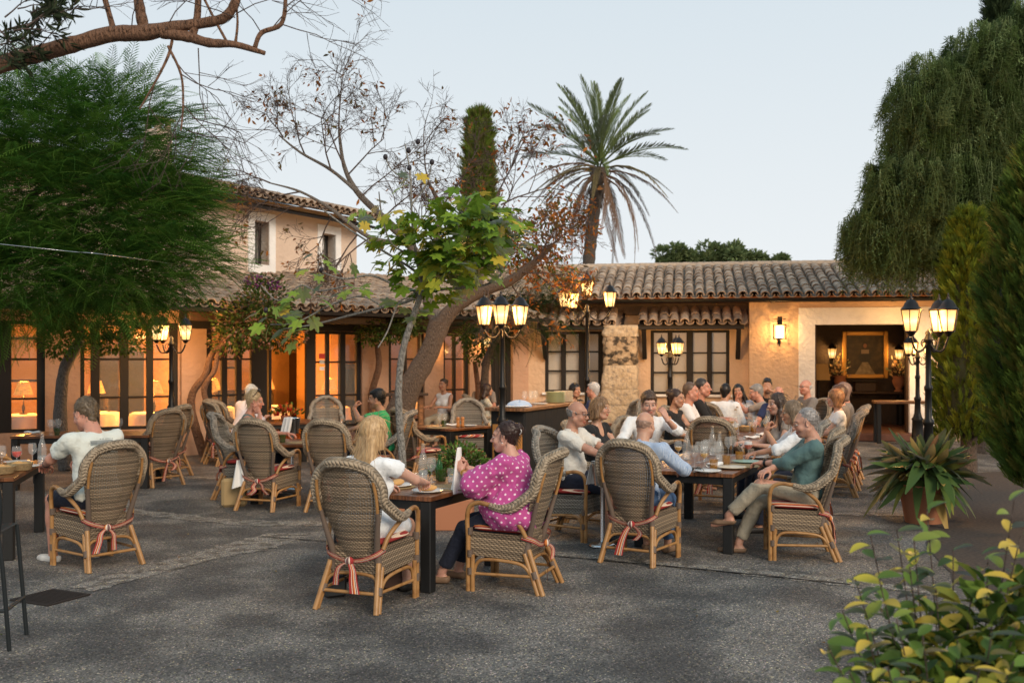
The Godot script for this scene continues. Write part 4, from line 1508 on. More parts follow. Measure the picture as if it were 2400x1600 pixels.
func make_chair() -> Node3D:
	var o := thing("rattan_armchair", "", "armchair", Vector3.ZERO, 0.0, "high backed rattan armchairs")
	var hw := func(y: float) -> float:
		var w: float = lerpf(0.165, 0.255, smoothstep(0.38, 0.84, y))
		if y > 0.84: w *= sqrt(maxf(0.0, 1.0 - pow((y - 0.84) / 0.215, 2.0)))
		return w
	var pz := func(y: float) -> float: return 0.215 + (y - 0.4) * 0.30
	var bk := MB.new()
	bk.grid(func(u: float, v: float):
		var y: float = lerpf(0.36, 1.052, v)
		var x := (u - 0.5) * 2.0
		return Vector3(x * hw.call(y), y, pz.call(y) - 0.075 * x * x), 16, 26, 3.3, 3.5)
	part("backrest", bk.mesh(), M.wicker_open, o)
	# rolled rim flowing into the arms
	var rp := [Vector3(-0.292, 0.662, -0.07), Vector3(-0.302, 0.645, 0.02), Vector3(-0.302, 0.66, 0.11), Vector3(-0.287, 0.71, 0.185)]
	for y in [0.78, 0.87, 0.95, 1.01]: rp.append(Vector3(-hw.call(y) - 0.012, y, pz.call(y) - 0.068))
	rp.append(Vector3(-0.07, 1.052, 0.405))
	var all := rp.duplicate()
	for k in rp.size(): all.append(rp[rp.size() - 1 - k] * Vector3(-1, 1, 1))
	var rim := MB.new()
	var rpts := arc(all, 5)
	var rr := []
	for k in rpts.size():
		var t := float(k) / (rpts.size() - 1)
		rr.append(0.026 + 0.016 * smoothstep(0.0, 0.14, minf(t, 1.0 - t)))
	rim.tube(rpts, rr, 12, 9.0)
	part("rim", rim.mesh(), M.wicker_braid, o)
	for s in [-1.0, 1.0]:
		var ps := MB.new()
		ps.tube(arc([Vector3(s * 0.218, 0.62, 0.262), Vector3(s * 0.232, 0.72, 0.292), Vector3(s * 0.236, 0.82, 0.318), Vector3(s * 0.226, 0.92, 0.345)], 4), [0.012], 8)
		part("back_post", ps.mesh(), M.bamboo, o)
		var bd := MB.new()
		bd.tube(arc([Vector3(s * 0.192, 0.27, 0.185), Vector3(s * 0.182, 0.4, 0.20), Vector3(s * 0.2, 0.52, 0.235), Vector3(s * 0.222, 0.64, 0.266), Vector3(s * 0.228, 0.7, 0.286)], 4), [0.027, 0.027, 0.026, 0.026, 0.025, 0.024, 0.023, 0.022, 0.021, 0.02, 0.019, 0.018, 0.017, 0.016], 10)
		part("binding", bd.mesh(), M.wicker_band, o)
		var arm := MB.new()
		arm.tube(arc([Vector3(s * 0.262, 0.40, -0.262), Vector3(s * 0.268, 0.55, -0.268), Vector3(s * 0.275, 0.645, -0.245), Vector3(s * 0.284, 0.68, -0.17), Vector3(s * 0.292, 0.665, -0.06)], 6), [0.018], 10)
		arm.tube(arc([Vector3(s * 0.293, 0.655, -0.03), Vector3(s * 0.275, 0.6, 0.06), Vector3(s * 0.245, 0.52, 0.145), Vector3(s * 0.222, 0.43, 0.19)], 5), [0.017], 8)
		part("arm", arm.mesh(), M.bamboo, o)
		var fl := MB.new()
		fl.tube([Vector3(s * 0.262, 0, -0.262), Vector3(s * 0.262, 0.42, -0.262)], [0.019], 10)
		fl.tube([Vector3(s * 0.262, 0, -0.226), Vector3(s * 0.262, 0.28, -0.226)], [0.018], 10)
		part("leg", fl.mesh(), M.bamboo, o)
		var rl := MB.new()
		rl.tube([Vector3(s * 0.245, 0, 0.335), Vector3(s * 0.195, 0.33, 0.205)], [0.02, 0.02], 10)
		rl.tube([Vector3(s * 0.247, 0, 0.298), Vector3(s * 0.205, 0.3, 0.175)], [0.018, 0.018], 10)
		part("leg", rl.mesh(), M.bamboo, o)
		var bw := MB.new()
		for y in [0.135, 0.27, 0.44]:
			for q in 4: bw.tube([Vector3(s * 0.262, y + q * 0.013 - 0.006, -0.245), Vector3(s * 0.262, y + q * 0.013 + 0.006, -0.245)], [0.03 if y < 0.4 else 0.026], 10, 1.0, 0.75)
		for q in 4: bw.tube([Vector3(s * (0.226 - q * 0.002), 0.12 + q * 0.013, 0.275 - q * 0.005), Vector3(s * (0.225 - q * 0.002), 0.132 + q * 0.013, 0.27 - q * 0.005)], [0.034], 10, 1.0, 0.75)
		part("binding", bw.mesh(), M.wicker_band, o)
		var sb := MB.new()
		sb.tube(arc([Vector3(s * 0.255, 0.12, -0.215), Vector3(s * 0.254, 0.2, -0.2), Vector3(s * 0.25, 0.245, -0.13), Vector3(s * 0.238, 0.235, 0.1), Vector3(s * 0.23, 0.2, 0.19), Vector3(s * 0.226, 0.13, 0.24)], 5), [0.013], 8)
		sb.tube([Vector3(s * 0.258, 0.135, -0.24), Vector3(s * 0.228, 0.135, 0.26)], [0.012], 8)
		part("stretcher", sb.mesh(), M.bamboo, o)
	var cs := MB.new()
	cs.tube([Vector3(-0.226, 0.13, 0.275), Vector3(0.226, 0.13, 0.275)], [0.013], 8)
	cs.tube(arc([Vector3(-0.25, 0.12, -0.25), Vector3(-0.2, 0.22, -0.25), Vector3(0, 0.255, -0.25), Vector3(0.2, 0.22, -0.25), Vector3(0.25, 0.12, -0.25)], 5), [0.013], 8)
	cs.tube(arc([Vector3(-0.22, 0.14, 0.265), Vector3(-0.15, 0.24, 0.22), Vector3(0.15, 0.24, 0.22), Vector3(0.22, 0.14, 0.265)], 5), [0.012], 8)
	part("stretcher", cs.mesh(), M.bamboo, o)
	# woven apron round the seat
	var ap := MB.new()
	var c4 := [Vector2(-0.262, -0.272), Vector2(0.262, -0.272), Vector2(0.205, 0.2), Vector2(-0.205, 0.2)]
	for k in 4:
		var a: Vector2 = c4[(k + 1) % 4]
		var d: Vector2 = c4[k]
		var l := a.distance_to(d)
		var nn := (a - d).orthogonal().normalized()
		var ya := 0.43 if a.y > 0 else 0.45
		var yd := 0.43 if d.y > 0 else 0.45
		ap.grid(func(u: float, v: float):
			var p := a.lerp(d, u)
			var out := sin(PI * u) * 0.012
			var top := lerpf(ya, yd, u)
			var bot := lerpf(0.235 if a.y > 0 else 0.275, 0.235 if d.y > 0 else 0.275, u) - 0.0 * out
			return Vector3(p.x - nn.x * out, lerpf(bot, top, v), p.y - nn.y * out), 8, 3, l / 0.152, 0.19 / 0.24)
	ap.quad(Vector3(-0.26, 0.446, -0.27), Vector3(-0.205, 0.428, 0.2), Vector3(0.205, 0.428, 0.2), Vector3(0.26, 0.446, -0.27), Vector2.ZERO, Vector2(3, 3))
	part("seat_frame", ap.mesh(), M.wicker, o)
	var cu := MB.new()
	cu.grid(func(u: float, v: float):
		var a := -TAU * u
		var b := PI * (v - 0.5)
		var c := Vector2(cos(a), sin(a))
		var e := pow(pow(absf(c.x), 6.0) + pow(absf(c.y), 6.0), -1.0 / 6.0)
		var q := c * e * pow(maxf(cos(b), 0.0), 0.35)
		var h := signf(b) * pow(absf(sin(b)), 0.8)
		return Vector3(q.x * lerpf(0.235, 0.2, q.y * 0.5 + 0.5), 0.472 - q.y * 0.008 + h * 0.027 * (1.0 if h < 0 else 1.0), q.y * 0.225 - 0.04), 36, 8)
	var uv := cu.uv
	for k in uv.size(): uv[k] = Vector2(cu.v[k].x * 4.5 + cu.v[k].y * 9.0, cu.v[k].z)
	cu.uv = uv
	part("cushion", cu.mesh(), M.red_stripe, o)
	for vr in 4:
		ribbons.append(ribbon(vr))
	part("ribbon", ribbons[0], M.red_stripe, o)
	return o

func ribbon(vr: int) -> ArrayMesh:
	var k1: float = [0.0, 0.04, -0.03, 0.02][vr]
	var k2: float = [0.0, -0.05, 0.03, 0.06][vr]
	var sx: float = [1.0, -1.0, 1.0, -1.0][vr]
	var ko: float = [0.0, 0.03, -0.05, 0.02][vr]
	var rb := MB.new()
	var strip := func(pts: Array, w0: float, w1: float, side: Vector3):
		var pp := arc(pts, 5)
		rb.grid(func(u: float, v: float):
			var k: float = v * (pp.size() - 1)
			var i0 := int(k)
			var p: Vector3 = pp[i0].lerp(pp[mini(i0 + 1, pp.size() - 1)], k - i0)
			return p + side * (u - 0.5) * lerpf(w0, w1, v), 4, pp.size() - 1)
	strip.call([Vector3(-0.225, 0.43, 0.16), Vector3(-0.2, 0.40, 0.25), Vector3(-0.08, 0.355, 0.258), Vector3(0.02, 0.34, 0.262)], 0.045, 0.03, Vector3(0, 0.9, 0.3))
	strip.call([Vector3(0.225, 0.43, 0.16), Vector3(0.2, 0.40, 0.25), Vector3(0.1, 0.36, 0.258), Vector3(0.0, 0.345, 0.264)], 0.045, 0.03, Vector3(0, -0.9, -0.3))
	strip.call([Vector3(ko, 0.35, 0.275), Vector3(ko - sx * 0.07, 0.31, 0.295), Vector3(ko - sx * 0.09, 0.25 + k1 * 0.5, 0.30), Vector3(ko - sx * (0.095 + k2), 0.18 + k1, 0.305)], 0.035, 0.06, Vector3(0.95, 0.1, 0.25))
	strip.call([Vector3(ko, 0.35, 0.275), Vector3(ko + sx * 0.04, 0.29, 0.30), Vector3(ko + sx * (0.05 - k2 * 0.5), 0.22 + k2 * 0.4, 0.31), Vector3(ko + sx * (0.065 + k1), 0.13 + k2, 0.315)], 0.035, 0.075, Vector3(0.9, -0.1, -0.35))
	rb.ell(Vector3(ko, 0.35, 0.275), Vector3(0.035, 0.03, 0.025))
	return rb.mesh()

func make_table(w: float, l: float, label: String, at: Vector3, turn: float) -> Node3D:   # l along local x
	var o := thing("dining_table", label, "dining table", at, turn)
	var n := int(round(w / 0.115))
	var pw := w / n
	var pm := MB.new()
	pm.box(Vector3.ZERO, Vector3(l, 0.035, pw - 0.004), 0.003)
	var uv := pm.uv
	for k in uv.size(): uv[k] = Vector2(pm.v[k].x * 0.8, pm.v[k].z * 1.6)
	pm.uv = uv
	var m := pm.mesh()
	for k in n:
		var p := part("plank", m, M.table_wood if k % 3 else M.table_wood_dark, o, Transform3D(Basis(Vector3.UP, PI if k % 2 else 0.0), Vector3(0, 0.7125, -w / 2 + pw * (k + 0.5))))
		p.position.y += 0.0004 * (k % 2)
	var f := MB.new()
	for s in [-1, 1]:
		f.box(Vector3(0, 0.657, s * (w / 2 - 0.05)), Vector3(l - 0.16, 0.07, 0.03), 0.004)
		f.box(Vector3(s * (l / 2 - 0.05), 0.657, 0), Vector3(0.03, 0.07, w - 0.16), 0.004)
	part("apron", f.mesh(), M.table_black, o)
	for sx in [-1, 1]:
		for sz in [-1, 1]:
			var g := MB.new()
			g.box(Vector3(sx * (l / 2 - 0.055), 0.347, sz * (w / 2 - 0.055)), Vector3(0.09, 0.694, 0.09), 0.006)
			part("leg", g.mesh(), M.table_black, o)
	return o

func furniture() -> void:
	var twd: StandardMaterial3D = M.table_wood.duplicate()
	twd.albedo_color = rgb(0.25, 0.095, 0.036)
	M["table_wood_dark"] = twd
	# tables
	var TA := deg_to_rad(65.2)    # long axis (0.42, -0.91)
	make_table(0.9, 1.2, "square wooden table between the blonde woman and the woman in pink", Vector3(-0.77, 0, -8.24), TA)
	make_table(0.92, 1.6, "dark table at the left edge where the man in the white T-shirt sits", Vector3(-5.04, 0, -9.39), deg_to_rad(106))
	make_table(0.9, 1.8, "long dark table behind the man at left with clustered wine glasses", Vector3(-5.9, 0, -13.9), deg_to_rad(6))
	make_table(0.85, 1.15, "wooden table between the woman with sunglasses and the man in green", Vector3(-2.6, 0, -12.5), deg_to_rad(-4))
	make_table(0.9, 0.95, "small wooden table with two pepper mills in the centre", Vector3(-0.95, 0, -15.35), deg_to_rad(50))
	make_table(0.95, 1.9, "large wooden table at right crowded with glasses", Vector3(1.97, 0, -10.06), TA)
	make_table(0.95, 2.5, "long far table of the big dinner party at right", Vector3(3.3, 0, -14.0), TA)
	make_table(0.8, 0.8, "small empty table before the stone buttress", Vector3(1.15, 0, -16.2), deg_to_rad(20))
	make_table(0.8, 0.9, "flower decorated table behind the woman with sunglasses", Vector3(-3.75, 0, -16.6), deg_to_rad(30))
	make_table(0.8, 0.8, "far table in the shaded corner behind the leaning trunk", Vector3(-1.0, 0, -20.6), deg_to_rad(20))
	# chairs
	for w in ["wicker", "wicker_open", "wicker_braid"]:
		var gm: StandardMaterial3D = M[w].duplicate()
		gm.albedo_color = rgb(0.34, 0.305, 0.27)
		M[w + "_grey"] = gm
	var c0 := make_chair()
	var list := [
		[-1.05, -7.28, -21, "rattan armchair of the blonde woman, its back nearest the camera"],
		[0.0, -7.78, 70, "rattan armchair of the woman in pink, seen from its side"],
		[-3.6, -8.62, 51, "rattan armchair of the man in the white T-shirt at left"],
		[-2.9, -11.85, -18, "empty rattan armchair with a white napkin at its left side"],
		[-2.08, -11.75, -12, "empty rattan armchair directly behind the blonde woman's head at left"],
		[-3.45, -12.75, -88, "greyer rattan armchair of the woman with sunglasses in her hair"],
		[-1.72, -13.4, 84, "grey rattan armchair of the man in green"],
		[-1.32, -14.1, -48, "rattan armchair behind the thin fig trunk facing the small centre table"],
		[-0.70, -16.75, 190, "pale rattan armchair facing the camera behind the small centre table"],
		[-5.02, -14.0, 52, "empty rattan armchair in front of the left lamp post"],
		[-5.25, -15.0, 68, "rattan armchair half hidden behind the empty one at the left lamp post"],
		[-4.95, -17.2, -24, "rattan armchair by the twisted vine trunks with its back to the camera"],
		[-4.75, -16.7, -50, "rattan armchair of the white haired person leaning in"],
		[-5.95, -11.2, -58, "rattan armchair cut off at the left edge of the picture"],
		[-3.35, -17.9, 190, "pale rattan armchair beside the ice bucket near the glass door"],
		[0.62, -9.95, -121, "rattan armchair of the man in the cream polo shirt"],
		[0.97, -10.85, -116, "rattan armchair of the woman in the black dress"],
		[1.14, -8.83, -30, "rattan armchair of the bald man in the striped blue shirt"],
		[2.58, -8.98, 80, "rattan armchair of the man in the teal shirt"],
		[2.95, -10.2, 72, "rattan armchair of the woman resting her chin on her hand"],
		[3.15, -11.3, 74, "rattan armchair of the brown haired woman beyond her"],
		[1.55, -11.55, -150, "rattan armchair of the young man in the white shirt"],
		[2.5, -12.15, -24, "empty tan rattan armchair at the near end of the far table"],
		[2.22, -13.65, -112, "rattan armchair of the woman in the black sleeveless top"],
		[2.6, -14.4, -114, "rattan armchair of the man in the white T-shirt at the far table"],
		[2.95, -15.15, -114, "rattan armchair of the man in the black shirt"],
		[4.15, -13.0, 74, "nearest of the row of rattan armchairs at the right of the far table"],
		[4.42, -13.65, 72, "second of the row of rattan armchairs at the right of the far table"],
		[4.66, -14.3, 74, "third of the row of rattan armchairs at the right of the far table"],
		[4.92, -14.95, 73, "farthest of the row of rattan armchairs at the right of the far table"],
		[4.15, -15.6, 150, "rattan armchair of the man in navy at the head of the far table"],
		[3.4, -16.0, -60, "rattan armchair of the dark haired person in white beyond the far table"],
		[1.75, -16.6, 100, "pale rattan armchair right of the small table by the buttress"],
		[0.75, -16.9, 180, "pale rattan armchair behind the bar counter"],
		[-0.52, -19.2, -75, "rattan armchair of the woman in the floral dress"],
		[5.05, -17.1, 110, "rattan armchair of the grey haired man with glasses by the white doorway"],
	]
	for k in list.size():
		var q: Array = list[k]
		if k == 0:
			c0.position = Vector3(q[0], 0, q[1])
			c0.rotation.y = deg_to_rad(q[2])
			c0.set_meta("label", q[3])
		else:
			var r := dup(c0, q[3], Vector3(q[0], 0, q[1]), deg_to_rad(q[2]))
			r.get_node("ribbon").mesh = ribbons[k % 4]
			if "gr" in q[3].substr(0, 4) or "pale" in q[3].substr(0, 4) or k in [6, 15, 26, 28, 20]:
				for w in [["backrest", "wicker_open"], ["rim", "wicker_braid"], ["seat_frame", "wicker"]]: r.get_node(w[0]).material_override = M[w[1] + "_grey"]
	# bar counter
	var B := thing("bar_counter", "dark bar counter with wooden top and copper end panel in the middle of the courtyard", "bar counter", Vector3(0.377, 0, -14.57), deg_to_rad(66.5))
	var bb := MB.new()
	bb.box(Vector3(0, 0.53, 0), Vector3(2.2, 1.06, 0.5), 0.01)
	part("body", bb.mesh(), M.counter_face, B)
	var bt := MB.new()
	for k in 4:
		var pm := MB.new()
		pm.box(Vector3(0, 1.083, -0.225 + k * 0.15), Vector3(2.4, 0.045, 0.147), 0.004)
		part("plank", pm.mesh(), M.counter_wood, B)
	bt.box(Vector3(-1.106, 0.6, 0), Vector3(0.012, 0.55, 0.44), 0.003)
	part("end_panel", bt.mesh(), M.copper, B)
	for k in 9:
		var pl := MB.new()
		pl.box(Vector3(-0.97 + k * 0.243, 0.55, 0.256), Vector3(0.236, 0.98, 0.014), 0.003)
		part("panel", pl.mesh(), M.counter_face, B)
	# high table by the wall
	var ht := thing("high_table", "narrow high standing table with pale legs beside the vine trunk at the wall", "high table", Vector3(-2.2, 0, -19.2), deg_to_rad(20))
	var h1 := MB.new()
	h1.box(Vector3(0, 1.08, 0), Vector3(1.1, 0.05, 0.4), 0.006)
	part("table_top", h1.mesh(), M.brown_wood, ht)
	for sx in [-0.45, 0.45]:
		var h2 := MB.new()
		h2.box(Vector3(sx, 0.527, 0), Vector3(0.09, 1.05, 0.09), 0.006)
		part("leg", h2.mesh(), M.counter_wood, ht)
	# ice buckets on stands
	for q in [[0.86, -9.42, 0.72, "steel wine cooler on a stand draped with a napkin between the seated men at right"], [-2.98, -13.5, 0.9, "steel ice bucket on a stand beside the woman with sunglasses"]]:
		var ib := thing("ice_bucket_stand", q[3], "ice bucket", Vector3(q[0], 0, q[1]), 0.3)
		var h: float = q[2]
		var s := MB.new()
		s.lathe([Vector2(0, 0), Vector2(0.13, 0), Vector2(0.135, 0.012), Vector2(0.11, 0.03), Vector2(0.03, 0.045), Vector2(0.022, 0.06), Vector2(0.022, h - 0.16), Vector2(0.022, h - 0.16), Vector2(0.05, h - 0.15), Vector2(0, h - 0.14)], 20)
		part("stand", s.mesh(), M.steel, ib)
		var k := MB.new()
		k.lathe([Vector2(0, h - 0.14), Vector2(0.08, h - 0.14), Vector2(0.08, h - 0.14), Vector2(0.105, h + 0.06), Vector2(0.112, h + 0.065), Vector2(0.112, h + 0.072), Vector2(0.098, h + 0.07), Vector2(0.075, h - 0.12), Vector2(0, h - 0.12)], 24)
		part("bucket", k.mesh(), M.steel, ib)
		var nk := thing("napkin", "white cloth napkin hung over the %s" % ("wine cooler between the seated men" if q[0] > 0 else "ice bucket beside the woman with sunglasses"), "napkin", Vector3(q[0], h, q[1]), -2.6 if q[0] > 0 else -0.4)
		var c := MB.new()
		c.grid(func(u: float, v: float):
			var a := (u - 0.5) * (1.5 - 0.7 * v)
			var drop := maxf(0.0, v - 0.35) * 0.36
			var r := 0.117 + drop * 0.35 + 0.012 * sin(u * 17.0) * v
			if v < 0.35: r = lerpf(0.02, 0.117, v / 0.35)
			return Vector3(sin(a) * r * (1.0 - drop * 0.4), 0.082 - drop, cos(a) * r), 24, 14)
		part("cloth", c.mesh(), M.linen, nk)
	# metal chair cut by the left edge
	var mc := thing("metal_bar_chair", "dark green metal slatted chair cut off by the left edge of the picture", "metal chair", Vector3(-3.29, 0, -5.95), deg_to_rad(10))
	var t := MB.new()
	t.tube(arc([Vector3(0.20, 0.72, 0.0), Vector3(0.22, 0.5, -0.02), Vector3(0.245, 0.0, -0.06)], 6), [0.013], 10)
	part("leg", t.mesh(), M.chair_metal, mc)
	var t2 := MB.new()
	t2.tube(arc([Vector3(-0.20, 0.72, 0.0), Vector3(-0.22, 0.5, -0.02), Vector3(-0.245, 0.0, -0.06)], 6), [0.013], 10)
	part("leg", t2.mesh(), M.chair_metal, mc)
	for s in [-1, 1]:
		var t4 := MB.new()
		t4.tube([Vector3(s * 0.2, 0.72, -0.36), Vector3(s * 0.24, 0.0, -0.42)], [0.013], 10)
		part("leg", t4.mesh(), M.chair_metal, mc)
	var t3 := MB.new()
	t3.tube(arc([Vector3(-0.20, 0.72, 0.0), Vector3(-0.225, 0.9, 0.04), Vector3(-0.2, 1.06, 0.07), Vector3(-0.1, 1.09, 0.075), Vector3(0.1, 1.09, 0.075), Vector3(0.2, 1.06, 0.07), Vector3(0.225, 0.9, 0.04), Vector3(0.20, 0.72, 0.0)], 6), [0.014], 10)
	part("back_frame", t3.mesh(), M.chair_metal, mc)
	for k in 3:
		var sl := MB.new()
		sl.box(Vector3(0, 0.84 + k * 0.075, 0.03 + k * 0.014), Vector3(0.42, 0.055, 0.006), 0.002)
		part("slat", sl.mesh(), M.chair_metal, mc)
	var se := MB.new()
	se.box(Vector3(0, 0.725, -0.18), Vector3(0.4, 0.012, 0.38), 0.004)
	part("seat", se.mesh(), M.chair_metal, mc)
	var fr := MB.new()
	fr.tube([Vector3(-0.232, 0.25, -0.04), Vector3(0.232, 0.25, -0.04)], [0.011], 8)
	fr.tube([Vector3(0.232, 0.25, -0.04), Vector3(0.228, 0.25, -0.4)], [0.011], 8)
	part("footrest", fr.mesh(), M.chair_metal, mc)

# ---------------------------------------------------------------- people
var HEADS := {}
var HANDS := {}

func head_template(fem: bool, cell: float) -> Array:   # skull centre at the origin, the face towards -z
	var f := Fld.new(Vector3(-0.11, -0.21, -0.15), Vector3(0.11, 0.14, 0.14), cell)
	var k := 0.02
	f.ell(Vector3(0, 0.025, 0.018), Vector3(0.074, 0.094, 0.095), Basis.IDENTITY, k)
	f.ell(Vector3(0, -0.045, -0.028), Vector3(0.057 if fem else 0.061, 0.075, 0.060), Basis.IDENTITY, 0.03)
	f.ell(Vector3(0, -0.098, -0.060), Vector3(0.024 if fem else 0.031, 0.021, 0.024), Basis.IDENTITY, 0.03)
	f.ell(Vector3(0, 0.036, -0.066), Vector3(0.052, 0.02 if fem else 0.017, 0.020), Basis.IDENTITY, 0.03)
	for s in [-1.0, 1.0]:
		f.cone(Vector3(s * 0.062, -0.055, 0.0), Vector3(s * 0.03, -0.098, -0.045), 0.022, 0.020, 0.03)
		f.ell(Vector3(s * 0.042, -0.03, -0.062), Vector3(0.022, 0.02, 0.02), Basis.IDENTITY, 0.03)
	f.cone(Vector3(0, -0.07, 0.028), Vector3(0, -0.19, 0.048), 0.049 if fem else 0.056, 0.052 if fem else 0.062, 0.035)
	for s in [-1.0, 1.0]:
		f.ell(Vector3(s * 0.033, 0.008, -0.098), Vector3(0.020, 0.013, 0.020), Basis.IDENTITY, 0.012, true)
	f.cone(Vector3(0, 0.012, -0.086), Vector3(0, -0.026, -0.112), 0.008, 0.012, 0.012)
	for s in [-1.0, 1.0]:
		f.ell(Vector3(s * 0.012, -0.031, -0.099), Vector3(0.010, 0.008, 0.011), Basis.IDENTITY, 0.008)
		f.ell(Vector3(s * 0.032, 0.021, -0.083), Vector3(0.020, 0.007, 0.010), Basis(Vector3.BACK, s * -0.1), 0.008)
		var eb := Basis(Vector3.UP, s * -0.35) * Basis(Vector3.RIGHT, 0.15)
		f.ell(Vector3(s * 0.080, -0.005, 0.012), Vector3(0.007, 0.032, 0.019), eb, 0.008)
		f.ell(Vector3(s * 0.086, -0.003, 0.008), Vector3(0.004, 0.018, 0.010), eb, 0.004, true)
	f.ell(Vector3(0, -0.061, -0.0905), Vector3(0.024, 0.0065, 0.010), Basis.IDENTITY, 0.008)
	f.ell(Vector3(0, -0.073, -0.0885), Vector3(0.020, 0.0075, 0.010), Basis.IDENTITY, 0.008)
	f.ell(Vector3(0, -0.0668, -0.102), Vector3(0.025, 0.0022, 0.008), Basis.IDENTITY, 0.004, true)
	var r := f.net()
	var tags := PackedFloat32Array()
	for p in r[0]:
		var t := 0.0
		if p.z < -0.06 and absf(p.x) < 0.027 and p.y < -0.055 and p.y > -0.083 - absf(p.x) * -0.2: t = 1.0
		elif p.z < -0.055 and absf(absf(p.x) - 0.034) < 0.021 and absf(p.y - 0.034 + absf(p.x) * 0.05) < 0.0055: t = 2.0
		elif p.z < -0.05 and Vector2(absf(p.x) - 0.032, (p.y - 0.010) * 1.3).length() < 0.017: t = 3.0
		elif p.z < 0.02 and p.y < -0.05 and p.y > -0.125 and p.z < -0.01 - 0.2 * (p.y + 0.1): t = 4.0
		elif p.z < -0.055 and absf(absf(p.x) - 0.042) < 0.018 and absf(p.y + 0.028) < 0.018: t = 5.0
		tags.append(t)
	return [r[0], r[1], r[2], tags]

func hand_template(curl: float, cell: float) -> Array:   # right hand: fingers along +y, palm faces +z, thumb on +x
	var f := Fld.new(Vector3(-0.06, -0.04, -0.03), Vector3(0.085, 0.2, 0.095), cell)
	f.cone(Vector3(0, -0.03, 0), Vector3(0, 0.02, 0), 0.026, 0.027, 0.012)
	for q in 4:
		var x := 0.031 - q * 0.0205
		f.cone(Vector3(x * 0.6, 0.015, 0), Vector3(x, 0.082 - absf(q - 1.0) * 0.004, 0), 0.0145, 0.0115, 0.012)
		var p := Vector3(x, 0.084 - absf(q - 1.0) * 0.004, 0)
		var l: float = [0.070, 0.078, 0.072, 0.056][q]
		var a := curl * (0.75 + 0.1 * q)
		var spread := x * 1.6
		var rad := [0.0095, 0.0088, 0.0082, 0.0072]
		for s in 3:
			var d := Vector3(sin(spread) * cos(a), cos(a) * cos(spread), sin(a))
			var e: Vector3 = p + d * l * [0.46, 0.30, 0.24][s]
			f.cone(p, e, rad[s], rad[s + 1], 0.004)
			p = e
			a += curl * [1.15, 0.8, 0.5][s]
	var tp := Vector3(0.022, 0.022, 0.006)
	var td := Vector3(0.78, 0.55, 0.30 + curl * 0.35).normalized()
	var e1 := tp + td * 0.042
	var e2 := e1 + (td + Vector3(-0.35 - curl * 0.3, 0.55, 0.2 + curl * 0.3)).normalized() * 0.032
	var e3 := e2 + (td + Vector3(-0.7 - curl * 0.5, 0.75, 0.25 + curl * 0.4)).normalized() * 0.025
	f.cone(tp, e1, 0.017, 0.0115, 0.012)
	f.cone(e1, e2, 0.0110, 0.0098, 0.004)
	f.cone(e2, e3, 0.0098, 0.0080, 0.004)
	return f.net()

func ik(a: Vector3, t: Vector3, l1: float, l2: float, pole: Vector3) -> Array:
	var d := t - a
	var l := clampf(d.length(), 0.08, (l1 + l2) * 0.998)
	var n := d.normalized()
	var end := a + n * l
	var x := (l1 * l1 - l2 * l2 + l * l) / (2.0 * l)
	var h := sqrt(maxf(l1 * l1 - x * x, 0.0))
	var pp := pole - n * pole.dot(n)
	return [a + n * x + pp.normalized() * h, end]

func skin_color(base: Color, t: float, hair: Color, stub: float) -> Color:
	match int(t):
		1: return base * Color(0.80, 0.50, 0.47)
		2: return base.lerp(hair * 0.7, 0.75)
		3: return base * Color(0.74, 0.66, 0.64)
		4: return base.lerp(base * Color(0.62, 0.60, 0.62), stub)
		5: return base * Color(1.04, 0.88, 0.85)
	return base

